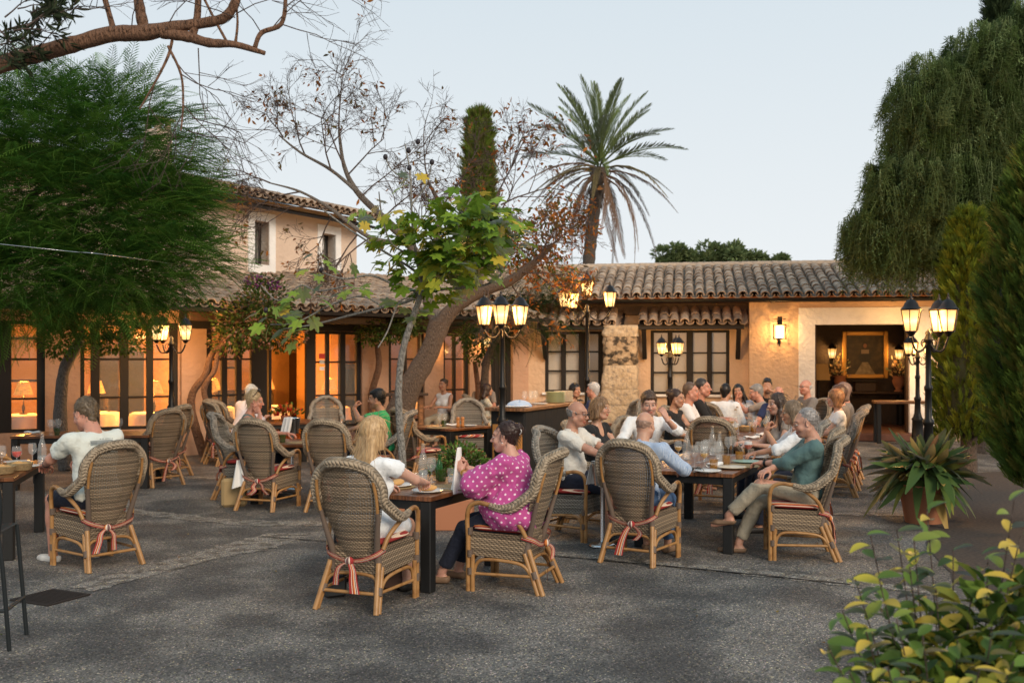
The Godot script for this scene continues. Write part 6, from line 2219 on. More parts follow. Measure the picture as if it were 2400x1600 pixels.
func people() -> void:
	var sk := mt("skin", Color.WHITE, 0.5)
	sk.vertex_color_use_as_albedo = true
	sk.subsurf_scatter_enabled = true
	sk.subsurf_scatter_strength = 0.12
	var hr := mt("hair", Color.WHITE, 0.45)
	hr.vertex_color_use_as_albedo = true
	M["cloth_n"] = noise_tex(0.02, [], 256, FastNoiseLite.TYPE_SIMPLEX_SMOOTH, 4, 80, 12.0)
	for d in [["tee_white", rgb(0.66, 0.68, 0.62)], ["lace_white", rgb(0.80, 0.82, 0.84)], ["polo_cream", rgb(0.64, 0.61, 0.55)], ["black_cloth", rgb(0.012, 0.012, 0.013)], ["shirt_white", rgb(0.76, 0.77, 0.78)], ["teal_linen", rgb(0.085, 0.155, 0.15)], ["khaki_cloth", rgb(0.36, 0.31, 0.23)], ["navy_cloth", rgb(0.010, 0.014, 0.030)], ["denim", rgb(0.05, 0.10, 0.20)], ["green_shirt", rgb(0.03, 0.36, 0.13)], ["pink_white", rgb(0.78, 0.68, 0.68)], ["grey_cloth", rgb(0.20, 0.18, 0.165)], ["taupe_cloth", rgb(0.30, 0.25, 0.21)], ["blue_navy", rgb(0.018, 0.030, 0.090)], ["teal_top", rgb(0.14, 0.18, 0.17)]]:
		cloth(d[0], d[1])
	var pk := cloth("pink_dots", Color.WHITE)
	var im := Image.create(128, 128, false, Image.FORMAT_RGB8)
	im.fill(rgb(0.47, 0.07, 0.26))
	for y in 128:
		for x in 128:
			for c in [Vector2(32, 32), Vector2(96, 96)]:
				if Vector2(x, y).distance_to(c) < 15.5: im.set_pixel(x, y, rgb(0.80, 0.62, 0.70))
	pk.albedo_texture = ImageTexture.create_from_image(im)
	pk.uv1_scale = Vector3.ONE * 14.5
	pk.uv1_triplanar_sharpness = 30.0
	var bs := cloth("blue_stripe", Color.WHITE)
	bs.albedo_texture = stripes([[rgb(0.62, 0.68, 0.76), 5], [rgb(0.12, 0.22, 0.42), 4]], 16)
	bs.uv1_scale = Vector3(105, 3, 105)
	bs.uv1_triplanar_sharpness = 20.0
	var fl := cloth("floral", Color.WHITE)
	fl.albedo_texture = noise_tex(0.05, [[0.0, rgb(0.10, 0.16, 0.10)], [0.32, rgb(0.42, 0.36, 0.16)], [0.42, rgb(0.66, 0.62, 0.55)], [0.62, rgb(0.66, 0.62, 0.55)], [0.7, rgb(0.16, 0.18, 0.26)], [1.0, rgb(0.5, 0.4, 0.2)]], 128, FastNoiseLite.TYPE_SIMPLEX_SMOOTH, 2, 81)
	fl.uv1_scale = Vector3.ONE * 6.0
	mt("shoe_dark", rgb(0.02, 0.016, 0.014), 0.6)
	mt("shoe_tan", rgb(0.20, 0.12, 0.07), 0.7)
	mt("shoe_white", rgb(0.6, 0.58, 0.55), 0.6)
	for fem in [true, false]:
		HEADS[("f" if fem else "m") + "1"] = head_template(fem, 0.0046)
		HEADS[("f" if fem else "m") + "0"] = head_template(fem, 0.0085)
	for c in [["a", 0.16], ["b", 0.45], ["c", 0.95]]:
		HANDS[c[0] + "1"] = hand_template(c[1], 0.0045)
		HANDS[c[0] + "0"] = hand_template(c[1], 0.008)
	var tan_ := Color(0.46, 0.235, 0.145)
	var fair := Color(0.56, 0.32, 0.235)
	var red := Color(0.55, 0.26, 0.18)
	var table := [Vector3(0.15, 0.79, -0.30), Vector3(-0.16, 0.79, -0.29)]
	var lap := [Vector3(0.13, 0.67, -0.28), Vector3(-0.13, 0.67, -0.28)]
	var brown := Color(0.055, 0.03, 0.018)
	var black := Color(0.012, 0.009, 0.008)
	var greyh := Color(0.30, 0.28, 0.26)
	var P := [
		{"label": "man with short fair hair in printed white T-shirt eating at the left edge table", "at": Vector2(-3.67, -8.67), "yaw": 51.0, "cell": 0.015, "lean": 0.16, "hyaw": 0.12, "hpitch": 0.42, "arms": [Vector3(0.17, 0.80, -0.46), Vector3(-0.15, 0.785, -0.44)], "poles": [Vector3(1, -0.7, 0.3), Vector3(-1, -0.75, 0.25)], "grip": [0.9, 0.5], "skin": red, "hair": Color(0.16, 0.11, 0.06), "hair2": Color(0.08, 0.055, 0.035), "vol": 0.006, "top": "tee_white", "sleeve": 0.72, "loose": 0.022, "bottom": "navy_cloth", "leg": 0.95, "fat": 1.12, "watch": 1, "print": true, "shoe_mat": "shoe_white", "feet": [Vector3(0.14, 0.09, -0.22), Vector3(-0.16, 0.09, -0.3)], "size": 1.09, "drop": -0.02},
		{"label": "woman with long straight blonde hair in white lace dress seen from behind", "at": Vector2(-1.03, -7.34), "yaw": -21.0, "cell": 0.015, "fem": true, "lean": 0.10, "twist": -0.12, "hyaw": -0.42, "hpitch": 0.05, "arms": [Vector3(0.22, 0.83, -0.40), Vector3(-0.12, 0.79, -0.42)], "poles": [Vector3(1, -0.55, 0.1), Vector3(-1, -0.8, 0.3)], "grip": [0.9, 0.5], "skin": fair, "hair": Color(0.60, 0.40, 0.20), "hair2": Color(0.34, 0.20, 0.09), "style": "long", "len": 0.40, "vol": 0.018, "top": "lace_white", "dress": true, "sleeve": 0.42, "flare": 0.012, "fold": 0.015, "bottom": "lace_white", "skirt": true, "leg": 0.9, "shoe_mat": "shoe_dark", "fat": 1.18},
		{"label": "woman in pink polka dot blouse with dark hair in a clip, wiping her hands", "at": Vector2(-0.05, -7.80), "yaw": 70.0, "cell": 0.015, "fem": true, "fat": 1.72, "neckw": 1.35, "neckl": 0.86, "sw": 0.185, "lean": 0.12, "hyaw": 0.1, "hpitch": 0.06, "arms": [Vector3(0.05, 0.94, -0.36), Vector3(-0.05, 0.92, -0.36)], "poles": [Vector3(0.9, -0.9, 0.2), Vector3(-0.9, -0.9, 0.2)], "hdir": [Vector3(-0.2, 0.75, -0.6), Vector3(0.1, 0.8, -0.55)], "palms": [Vector3(-1, 0, -0.2), Vector3(1, 0, -0.2)], "grip": [0.95, 0.95], "skin": Color(0.54, 0.29, 0.215), "hair": Color(0.045, 0.020, 0.014), "style": "bun", "vol": 0.010, "hairline": 0.012, "clip": true, "earring": true, "bracelet": 1, "top": "pink_dots", "sleeve": 1.55, "flare": 0.05, "loose": 0.035, "fold": 0.017, "tunic": true, "neck": 0.035, "bottom": "navy_cloth", "leg": 1.85, "shoe_mat": "shoe_tan", "feet": [Vector3(0.1, 0.09, -0.46), Vector3(-0.12, 0.09, -0.52)], "size": 0.96},
		{"label": "bespectacled balding man in cream polo shirt listening beside the wine cooler", "at": Vector2(0.68, -9.92), "yaw": -116.0, "cell": 0.015, "lean": 0.02, "hyaw": -0.02, "hpitch": 0.16, "arms": [Vector3(0.14, 0.79, -0.42), Vector3(-0.17, 0.785, -0.40)], "skin": Color(0.45, 0.23, 0.155), "hair": greyh, "hair2": Color(0.14, 0.12, 0.11), "brow": Color(0.05, 0.04, 0.04), "style": "ring", "vol": 0.006, "glasses": true, "top": "polo_cream", "collar": true, "sleeve": 0.8, "loose": 0.02, "bottom": "navy_cloth", "leg": 0.95, "fat": 1.12},
		{"label": "woman with light brown bob in low cut black dress beside the polo shirt man", "at": Vector2(1.0, -10.8), "yaw": -128.0, "cell": 0.017, "fem": true, "lean": 0.0, "hyaw": 0.18, "hroll": 0.12, "hpitch": 0.03, "arms": lap, "skin": Color(0.50, 0.27, 0.18), "hair": Color(0.30, 0.17, 0.08), "hair2": Color(0.12, 0.065, 0.03), "style": "bob", "vol": 0.016, "top": "black_cloth", "dress": true, "sleeve": 0.35, "vneck": 0.11, "bottom": "black_cloth", "skirt": true, "leg": 1.0},
		{"label": "young man in white shirt holding a hand before his face", "at": Vector2(1.56, -11.45), "yaw": -172.0, "cell": 0.017, "lean": 0.22, "hyaw": -0.1, "hpitch": 0.22, "arms": [Vector3(0.22, 0.79, -0.38), Vector3(-0.10, 1.06, -0.40)], "poles": [Vector3(1, -0.7, 0.2), Vector3(-1, -0.9, -0.2)], "palms": [Vector3(0, -1, 0), Vector3(0.5, 0, 1)], "hdir": [Vector3.ZERO, Vector3(0.35, 0.85, 0.2)], "skin": fair, "hair": Color(0.10, 0.055, 0.03), "vol": 0.014, "top": "shirt_white", "collar": true, "sleeve": 1.3, "loose": 0.02, "size": 1.04},
		{"label": "bald man in blue striped shirt with his back to the camera at the large table", "at": Vector2(1.17, -8.88), "yaw": -30.0, "cell": 0.015, "lean": 0.17, "hyaw": -0.06, "hpitch": 0.12, "arms": [Vector3(0.26, 0.785, -0.36), Vector3(-0.2, 0.785, -0.42)], "poles": [Vector3(1, -0.6, 0.25), Vector3(-1, -0.7, 0.25)], "skin": Color(0.52, 0.28, 0.19), "hair": Color(0.34, 0.205, 0.145), "hair2": Color(0.26, 0.165, 0.12), "style": "ring", "vol": 0.001, "top": "blue_stripe", "collar": true, "sleeve": 1.9, "loose": 0.02, "fold": 0.010, "bottom": "denim", "leg": 1.9, "fat": 1.14, "shoe_mat": "shoe_tan", "size": 0.97},
		{"label": "grey haired man in teal linen shirt sitting with crossed legs and folded arms", "at": Vector2(2.55, -8.98), "yaw": 83.0, "cell": 0.015, "lean": -0.12, "hyaw": 0.05, "hpitch": 0.26, "arms": [Vector3(-0.10, 0.80, -0.24), Vector3(0.06, 0.84, -0.27)], "poles": [Vector3(1, -0.8, 0.3), Vector3(-1, -0.8, 0.3)], "grip": [0.5, 0.5], "skin": Color(0.50, 0.26, 0.18), "hair": Color(0.36, 0.33, 0.31), "hair2": Color(0.17, 0.15, 0.14), "brow": Color(0.16, 0.12, 0.1), "vol": 0.004, "hairline": 0.012, "top": "teal_linen", "collar": true, "sleeve": 1.55, "loose": 0.024, "fold": 0.010, "bottom": "khaki_cloth", "leg": 1.88, "feet": [Vector3(0.06, 0.09, -0.50), Vector3(-0.02, 0.36, -0.60)], "kpoles": [Vector3(0.2, 1, -1), Vector3(-0.25, 1, -0.6)], "toes": [Vector3(0.1, 0, -1), Vector3(0.35, -0.25, -1)], "shoe": "sandal", "shoe_mat": "shoe_tan", "watch": 1, "size": 0.98},
		{"label": "woman with blonde fringe in white top resting her chin on her hand", "at": Vector2(2.88, -10.2), "yaw": 84.0, "cell": 0.016, "fem": true, "lean": 0.1, "hyaw": 0.0, "hpitch": 0.12, "arms": [Vector3(0.12, 0.79, -0.36), Vector3(-0.03, 1.03, -0.27)], "poles": [Vector3(1, -0.7, 0.2), Vector3(-0.6, -1, -0.3)], "hdir": [Vector3.ZERO, Vector3(0.1, 0.9, 0.25)], "palms": [Vector3(0, -1, 0), Vector3(0.2, 0, 1)], "grip": [0.5, 0.95], "skin": tan_, "hair": Color(0.26, 0.18, 0.11), "hair2": Color(0.12, 0.08, 0.05), "style": "long", "len": 0.08, "vol": 0.011, "hairline": -0.02, "top": "shirt_white", "sleeve": 1.2, "loose": 0.02},
		{"label": "woman with long brown hair gazing sideways between the blonde woman and the far table", "at": Vector2(2.98, -11.25), "yaw": 100.0, "cell": 0.017, "fem": true, "lean": 0.06, "hyaw": 0.1, "hpitch": 0.08, "arms": table, "skin": Color(0.52, 0.29, 0.205), "hair": Color(0.075, 0.042, 0.028), "hair2": Color(0.03, 0.018, 0.012), "style": "long", "len": 0.22, "front": true, "vol": 0.010, "top": "taupe_cloth", "sleeve": 0.3, "vneck": 0.07, "size": 1.03},
		{"label": "blonde woman with sunglasses in her pinned hair resting her cheek on her hand", "at": Vector2(-3.32, -12.8), "yaw": -88.0, "cell": 0.018, "fem": true, "lean": 0.1, "hyaw": 0.1, "hpitch": 0.15, "arms": [Vector3(0.14, 1.08, -0.10), Vector3(-0.2, 0.79, -0.38)], "poles": [Vector3(0.9, -0.25, -0.9), Vector3(-0.6, -1, 0.3)], "hdir": [Vector3(-0.3, 0.6, 0.5), Vector3.ZERO], "palms": [Vector3(-1, 0, 0.2), Vector3(0, -1, 0)], "skin": red, "hair": Color(0.58, 0.44, 0.26), "hair2": Color(0.28, 0.2, 0.11), "style": "topbun", "vol": 0.012, "headglasses": true, "top": "teal_top", "sleeve": 0.0, "vneck": 0.08},
		{"label": "dark haired man in green polo shirt lifting a glass to his mouth", "at": Vector2(-1.84, -13.42), "yaw": 96.0, "cell": 0.018, "lean": 0.08, "hyaw": -0.1, "hpitch": 0.05, "arms": [Vector3(0.16, 0.79, -0.40), Vector3(-0.06, 1.10, -0.28)], "poles": [Vector3(1, -0.8, 0.2), Vector3(-1, -0.6, -0.2)], "hdir": [Vector3.ZERO, Vector3(0.5, 0.75, 0.2)], "palms": [Vector3(0, -1, 0), Vector3(0.4, 0.1, 0.9)], "grip": [0.5, 0.95], "skin": tan_, "hair": black, "vol": 0.014, "top": "green_shirt", "collar": true, "sleeve": 0.8, "loose": 0.022, "fat": 1.12},
		{"label": "white haired person in pale pink shirt leaning away over the flower table", "at": Vector2(-4.45, -16.6), "yaw": -38.0, "lean": 0.3, "hpitch": 0.25, "arms": table, "skin": fair, "hair": Color(0.66, 0.62, 0.55), "hair2": Color(0.42, 0.38, 0.33), "vol": 0.016, "top": "pink_white", "sleeve": 1.6, "loose": 0.025, "fat": 1.1},
		{"label": "woman in floral dress with dark wavy hair sitting behind the black lamp post", "at": Vector2(-0.42, -19.15), "yaw": -78.0, "fem": true, "lean": 0.0, "hyaw": 0.0, "arms": lap, "skin": tan_, "hair": Color(0.045, 0.022, 0.014), "style": "long", "len": 0.10, "vol": 0.018, "top": "floral", "dress": true, "sleeve": 0.5, "bottom": "floral", "skirt": true, "leg": 1.0, "size": 0.95},
		{"label": "man in taupe shirt facing the camera in the shaded corner", "at": Vector2(-0.62, -21.3), "yaw": 170.0, "lean": 0.05, "arms": table, "skin": red, "hair": Color(0.12, 0.08, 0.06), "style": "ring", "vol": 0.006, "top": "taupe_cloth", "collar": true, "sleeve": 0.8, "fat": 1.1},
		{"label": "woman in white sleeveless top in the shade beside the leaning tree trunk", "at": Vector2(-1.45, -20.4), "yaw": 150.0, "fem": true, "lean": 0.0, "hyaw": 0.0, "arms": table, "skin": tan_, "hair": brown, "style": "bun", "vol": 0.01, "top": "shirt_white", "sleeve": 0.0, "bottom": "khaki_cloth"},
		{"label": "woman in black sleeveless top with pulled back hair at the far table", "at": Vector2(2.27, -13.6), "yaw": -130.0, "fem": true, "lean": 0.05, "hyaw": 0.25, "hpitch": 0.1, "arms": [Vector3(0.10, 0.72, -0.3), Vector3(-0.12, 0.72, -0.34)], "skin": tan_, "hair": Color(0.05, 0.025, 0.015), "style": "bun", "vol": 0.008, "top": "black_cloth", "sleeve": 0.12},
		{"label": "man with cropped hair in plain white T-shirt at the far table", "at": Vector2(2.62, -14.36), "yaw": -108.0, "lean": 0.06, "hyaw": -0.05, "arms": table, "skin": red, "hair": Color(0.14, 0.09, 0.06), "vol": 0.005, "top": "shirt_white", "sleeve": 0.7, "loose": 0.02, "fat": 1.1, "size": 1.05},
		{"label": "man in black shirt with dark cropped hair beyond the white T-shirt man", "at": Vector2(2.92, -15.1), "yaw": -106.0, "lean": 0.08, "hyaw": -0.05, "arms": [Vector3(0.17, 0.79, -0.33), Vector3(-0.17, 0.79, -0.32)], "skin": red, "hair": Color(0.05, 0.04, 0.035), "vol": 0.006, "top": "black_cloth", "collar": true, "sleeve": 1.4, "fat": 1.15, "size": 1.08},
		{"label": "person with short dark curly hair in white top turned away beyond the far table", "at": Vector2(3.45, -16.1), "yaw": -30.0, "lean": 0.14, "hpitch": 0.15, "arms": table, "skin": tan_, "hair": black, "vol": 0.016, "top": "shirt_white", "sleeve": 1.5, "loose": 0.03},
		{"label": "woman with black hair to her shoulders in white blouse facing the camera", "at": Vector2(3.82, -16.7), "yaw": 160.0, "fem": true, "lean": 0.12, "hroll": -0.15, "arms": [Vector3(0.05, 0.98, -0.3), Vector3(-0.15, 0.79, -0.35)], "hdir": [Vector3(-0.2, 0.8, 0), Vector3.ZERO], "skin": tan_, "hair": black, "style": "long", "len": 0.12, "front": true, "vol": 0.012, "top": "shirt_white", "sleeve": 1.2, "loose": 0.025},
		{"label": "grey haired man in taupe shirt raising his hand towards his neighbours", "at": Vector2(4.12, -16.5), "yaw": 80.0, "lean": 0.2, "hpitch": 0.2, "arms": [Vector3(0.1, 0.79, -0.4), Vector3(0.02, 1.08, -0.38)], "hdir": [Vector3.ZERO, Vector3(0, 0.9, 0.1)], "skin": red, "hair": greyh, "vol": 0.01, "top": "taupe_cloth", "sleeve": 0.8, "fat": 1.15},
		{"label": "dark haired man holding both hands before his face near the peach wall", "at": Vector2(4.62, -18.0), "yaw": 165.0, "lean": 0.1, "arms": [Vector3(0.05, 1.16, -0.22), Vector3(-0.05, 1.16, -0.22)], "poles": [Vector3(1, -0.4, -0.2), Vector3(-1, -0.4, -0.2)], "hdir": [Vector3(-0.6, 0.5, 0), Vector3(0.6, 0.5, 0)], "palms": [Vector3(0, 0, 1), Vector3(0, 0, 1)], "skin": tan_, "hair": black, "top": "black_cloth", "sleeve": 0.7, "size": 1.04},
		{"label": "heavy bald man in navy shirt looking down at the head of the far table", "at": Vector2(4.15, -15.5), "yaw": 152.0, "lean": 0.12, "hyaw": 0.25, "hpitch": 0.3, "arms": [Vector3(0.25, 0.79, -0.36), Vector3(-0.25, 0.79, -0.36)], "skin": red, "hair": Color(0.2, 0.15, 0.12), "style": "ring", "vol": 0.003, "top": "blue_navy", "sleeve": 0.75, "fat": 1.35, "sw": 0.21, "vneck": 0.06},
		{"label": "white haired man with glasses in grey shirt beside the white door surround", "at": Vector2(5.0, -17.1), "yaw": 105.0, "lean": 0.02, "hyaw": 0.1, "arms": lap, "skin": red, "hair": Color(0.6, 0.58, 0.55), "style": "ring", "vol": 0.006, "glasses": true, "top": "grey_cloth", "sleeve": 1.4, "size": 1.04},
		{"label": "woman with curly strawberry blonde hair in the row of chairs at right", "at": Vector2(4.36, -13.62), "yaw": 78.0, "fem": true, "lean": 0.0, "arms": lap, "skin": fair, "hair": Color(0.34, 0.17, 0.07), "hair2": Color(0.13, 0.06, 0.028), "style": "bob", "vol": 0.022, "top": "shirt_white", "sleeve": 0.5},
		{"label": "woman with chestnut hair behind the strawberry blonde woman in the row of chairs", "at": Vector2(4.66, -14.3), "yaw": 74.0, "fem": true, "lean": 0.06, "arms": lap, "skin": fair, "hair": Color(0.10, 0.055, 0.035), "style": "bob", "vol": 0.02, "top": "grey_cloth", "sleeve": 0.5, "size": 1.03},
		{"label": "person with greying reddish hair at the far end of the row of chairs", "at": Vector2(4.95, -15.0), "yaw": 76.0, "lean": 0.05, "arms": lap, "skin": red, "hair": Color(0.26, 0.17, 0.13), "style": "bob", "vol": 0.014, "top": "grey_cloth", "sleeve": 0.8, "size": 1.04},
		{"label": "woman with long dark hair seated behind the stack of plates", "at": Vector2(1.12, -17.0), "yaw": -140.0, "fem": true, "lean": 0.0, "arms": lap, "skin": tan_, "hair": black, "style": "long", "len": 0.15, "vol": 0.012, "top": "black_cloth", "sleeve": 0.5},
		{"label": "white haired man in blue shirt seated behind the bar counter beside the tall lamp", "at": Vector2(1.35, -17.0), "yaw": 60.0, "lean": 0.05, "arms": lap, "skin": red, "hair": Color(0.6, 0.58, 0.56), "vol": 0.01, "top": "blue_navy", "sleeve": 0.8},
	]
	for k in P.size(): P[k]["seed"] = 100 + k * 7
	var job := WorkerThreadPool.add_group_task(func(k: int): model(P[k]), P.size())
	WorkerThreadPool.wait_for_group_task_completion(job)
	for s in P: person(s)

# ---------------------------------------------------------------- plants
func rr(a: float, b: float) -> float:
	return rng.randf_range(a, b)

func rdir() -> Vector3:
	var z := rr(-1, 1)
	var a := rr(0, TAU)
	var q := sqrt(1 - z * z)
	return Vector3(cos(a) * q, z, sin(a) * q)

func facing(d: Vector3, roll: float) -> Basis:   # -z... the mesh's +z goes along d
	var z := d.normalized()
	var x := Vector3.UP.cross(z)
	if x.length() < 0.05: x = Vector3.RIGHT
	x = x.normalized()
	return Basis(x, z.cross(x), z) * Basis(Vector3.BACK, roll)

func shade(a: Array, spread := 0.25) -> Color:
	var c: Color = a[rng.randi() % a.size()]
	var v := rr(1.0 - spread, 1.0 + spread)
	return Color(c.r * v, c.g * v, c.b * v)

func leaf_mesh(l: float, w: float, bend := 0.2, fold := 0.15) -> ArrayMesh:   # pointed leaf along +z
	var b := MB.new()
	var prof := [0.05, 0.75, 1.0, 0.72, 0.04]
	b.grid(func(u: float, v: float):
		var k := v * 4.0
		var i0 := mini(int(k), 3)
		var q: float = lerpf(prof[i0], prof[i0 + 1], k - i0) * w * 0.5
		var x := (u - 0.5) * 2.0
		return Vector3(x * q, absf(x) * q * fold * 2.0 - bend * v * v * l, v * l), 2, 4)
	return b.mesh()

func frond_mesh(l: float, pairs: int, pl: float, pw: float, droop: float) -> ArrayMesh:   # feather leaf along +z
	var b := MB.new()
	var at := func(t: float): return Vector3(0, -droop * t * t * l, t * l)
	b.tube([at.call(0.0), at.call(0.35), at.call(0.7), at.call(1.0)], [0.004, 0.003, 0.002], 3, 1.0, 1.0, false)
	for k in pairs:
		var t := 0.12 + 0.88 * k / (pairs - 1.0)
		var p: Vector3 = at.call(t)
		var q := pl * sqrt(sin(PI * clampf(t * 0.9 + 0.08, 0, 1)))
		for s in [-1.0, 1.0]:
			var d := Vector3(s * 0.82, -0.18, 0.55).normalized() * q
			var n := Vector3(0, 0, pw)
			b.t3(p - n, p + d * 0.6 + n * 0.9, p + d)
			b.t3(p - n, p + d * 0.6 - n * 0.9, p + d * 0.6 + n * 0.9)
	return b.mesh()

func in_lobes(lobes: Array, inner: float) -> Array:
	var tot := 0.0
	for l in lobes: tot += l[1].x * l[1].y
	var pick := rng.randf() * tot
	for l in lobes:
		pick -= l[1].x * l[1].y
		if pick <= 0.0:
			var d := rdir()
			return [l[0] + d * l[1] * lerpf(inner, 1.0, pow(rng.randf(), 0.6)), d]
	return [lobes[0][0], rdir()]

func clump(parent: Node, called: String, mesh: Mesh, m: Material, lobes: Array, n: int, inner: float, cols: Array, lift: float, s0 := 0.7, s1 := 1.25, wild := 0.6) -> void:
	var xs := []
	var cs := []
	for k in n:
		var q := in_lobes(lobes, inner)
		var d: Vector3 = (q[1] + rdir() * wild + Vector3(0, lift, 0)).normalized()
		xs.append(Transform3D(facing(d, rr(-0.9, 0.9)).scaled_local(Vector3.ONE * rr(s0, s1)), q[0]))
		if cols.size(): cs.append(shade(cols))
	many(called, mesh, m, parent, xs, cs)

func bouquet(parent: Node, at: Vector3, r: float, h: float, n: int, cols: Array, size: float) -> void:
	var xs := []
	var cs := []
	for k in n:
		var d := rdir()
		d.y = absf(d.y)
		xs.append(Transform3D(facing(d + Vector3(0, 0.4, 0), rr(0, 3)).scaled_local(Vector3.ONE * rr(0.7, 1.4)), at + Vector3(d.x * r, d.y * h * 0.9, d.z * r) * rr(0.3, 1.0)))
		cs.append(shade(cols))
	many("flowers", leaf_mesh(size * 1.6, size), M.leaf, parent, xs, cs)

func px(x: float, y: float, d: float) -> Vector3:   # survey of the photograph: a sight line met at a measured depth
	return Vector3((x - 1176.0) / 2286.0 * d, 1.78 - (y - 822.0) / 2286.0 * d, -d)

func line(a: Array, d: float) -> Array:
	return a.map(func(q): return px(q[0], q[1], d + (q[2] if q.size() > 2 else 0.0)))

func twigs(b: MB, p: Vector3, d: Vector3, l: float, r: float, depth: int, tips: Array, droop := 0.0, kids := 3, wig := 0.35) -> void:
	var pts := [p]
	var dd := d.normalized()
	for k in 3:
		dd = (dd + rdir() * wig * 0.5 + Vector3(0, -droop, 0)).normalized()
		pts.append(pts[-1] + dd * l / 3.0)
	b.tube(pts if r > 0.003 else [pts[0], pts[1], pts[3]], [r, r * 0.85, r * 0.7, r * 0.5], 3 if r < 0.008 else 5, 1.0, 1.0, false)
	if depth <= 0:
		tips.append([pts[3], dd])
		return
	for k in kids:
		var t := rr(0.3, 1.0) if k else 1.0
		var q: Vector3 = pts[1].lerp(pts[3], (t - 0.3) / 0.7)
		twigs(b, q, (dd + rdir() * 0.85).normalized(), l * rr(0.5, 0.78), maxf(r * 0.6, 0.0034 if wig < 0.4 else 0.0012), depth - 1, tips, droop, kids, wig)

func limb(parent: Node, called: String, pts: Array, r: Array, m: Material, sides := 10) -> Array:
	var b := MB.new()
	var a := arc(pts, 5)
	var q := []
	for k in a.size():
		var t := float(k) / (a.size() - 1) * (r.size() - 1)
		q.append(lerpf(r[int(t)], r[mini(int(t) + 1, r.size() - 1)], t - int(t)) * rr(0.93, 1.07))
	b.tube(a, q, sides)
	part(called, b.mesh(), m, parent)
	return a

func trees() -> void:
	var frond := frond_mesh(0.48, 15, 0.088, 0.0062, 0.35)
	# feathery tree at left
	var f := thing("feathery_tree", "large dark green feathery leaved tree filling the left of the courtyard", "tree", Vector3(-7.4, 0, -12.2))
	var lobes := [[Vector3(-5.3, 3.55, -11.7), Vector3(1.6, 1.45, 1.4)], [Vector3(-4.45, 3.2, -11.4), Vector3(0.85, 0.9, 0.9)], [Vector3(-4.65, 4.2, -11.7), Vector3(0.95, 0.85, 1.0)], [Vector3(-5.9, 4.5, -11.8), Vector3(1.0, 0.75, 1.0)], [Vector3(-5.7, 2.75, -11.2), Vector3(1.3, 0.6, 1.1)], [Vector3(-4.5, 2.65, -11.2), Vector3(0.8, 0.4, 0.8)], [Vector3(-6.9, 3.6, -11.6), Vector3(1.0, 1.5, 1.2)], [Vector3(-3.75, 2.95, -11.4), Vector3(0.4, 0.35, 0.5)], [Vector3(-4.0, 3.6, -11.5), Vector3(0.4, 0.45, 0.5)]]
	f.position = Vector3.ZERO
	limb(f, "trunk", [Vector3(-7.4, 0, -12.4), Vector3(-7.2, 1.4, -12.3), Vector3(-6.8, 2.6, -12.1), Vector3(-6.2, 3.4, -11.9)], [0.2, 0.16, 0.13, 0.09], M.bark_brown)
	for l in lobes:
		limb(f, "limb", [Vector3(-6.8, 2.6, -12.1), (Vector3(-6.6, 3.0, -12.0) + l[0]) * 0.5 + Vector3(0, 0.2, 0), l[0] + Vector3(0.3, 0.2, 0)], [0.07, 0.045, 0.02], M.bark_brown, 7)
	var fx := []
	var fc := []
	for k in 9500:
		var q := in_lobes(lobes, 0.25)
		var d: Vector3 = (q[1] * Vector3(1, 0.35, 1) + rdir() * 0.45 + Vector3(0.1, 0.22, 0.05)).normalized()
		fx.append(Transform3D(facing(d, rr(-0.5, 0.5)).scaled_local(Vector3.ONE * rr(0.75, 1.25)), q[0]))
		fc.append(shade([Color(0.075, 0.18, 0.03), Color(0.10, 0.22, 0.035), Color(0.14, 0.27, 0.045), Color(0.05, 0.13, 0.025)]))
	many("crown", frond, M.leaf, f, fx, fc)
	# darker feathery tree in the corner
	var f2 := thing("dark_feathery_tree", "dark feathery tree in the corner between both houses behind the lamp", "tree")
	limb(f2, "trunk", line([[1105, 1000], [1112, 900], [1120, 820], [1160, 750], [1200, 710]], 19.6), [0.1, 0.085, 0.075, 0.06, 0.04], M.bark_brown)
	fx = []
	fc = []
	for k in 420:
		var q := in_lobes([[px(1225, 715, 19.3), Vector3(0.75, 0.55, 0.5)], [px(1130, 745, 19.5), Vector3(0.6, 0.45, 0.4)], [px(1240, 620, 20.0), Vector3(0.6, 0.5, 0.5)]], 0.3)
		fx.append(Transform3D(facing((q[1] * Vector3(1, 0.3, 1) + rdir() * 0.4 + Vector3(0.2, -0.15, 0.3)), rr(-0.5, 0.5)).scaled_local(Vector3.ONE * rr(0.8, 1.3)), q[0]))
		fc.append(shade([Color(0.018, 0.04, 0.014), Color(0.03, 0.06, 0.02), Color(0.04, 0.08, 0.02)]))
	many("crown", frond, M.leaf, f2, fx, fc)
	pepper_tree()
	cypresses()
	palm()
	far_trees()
	bare_tree()
	overhang()

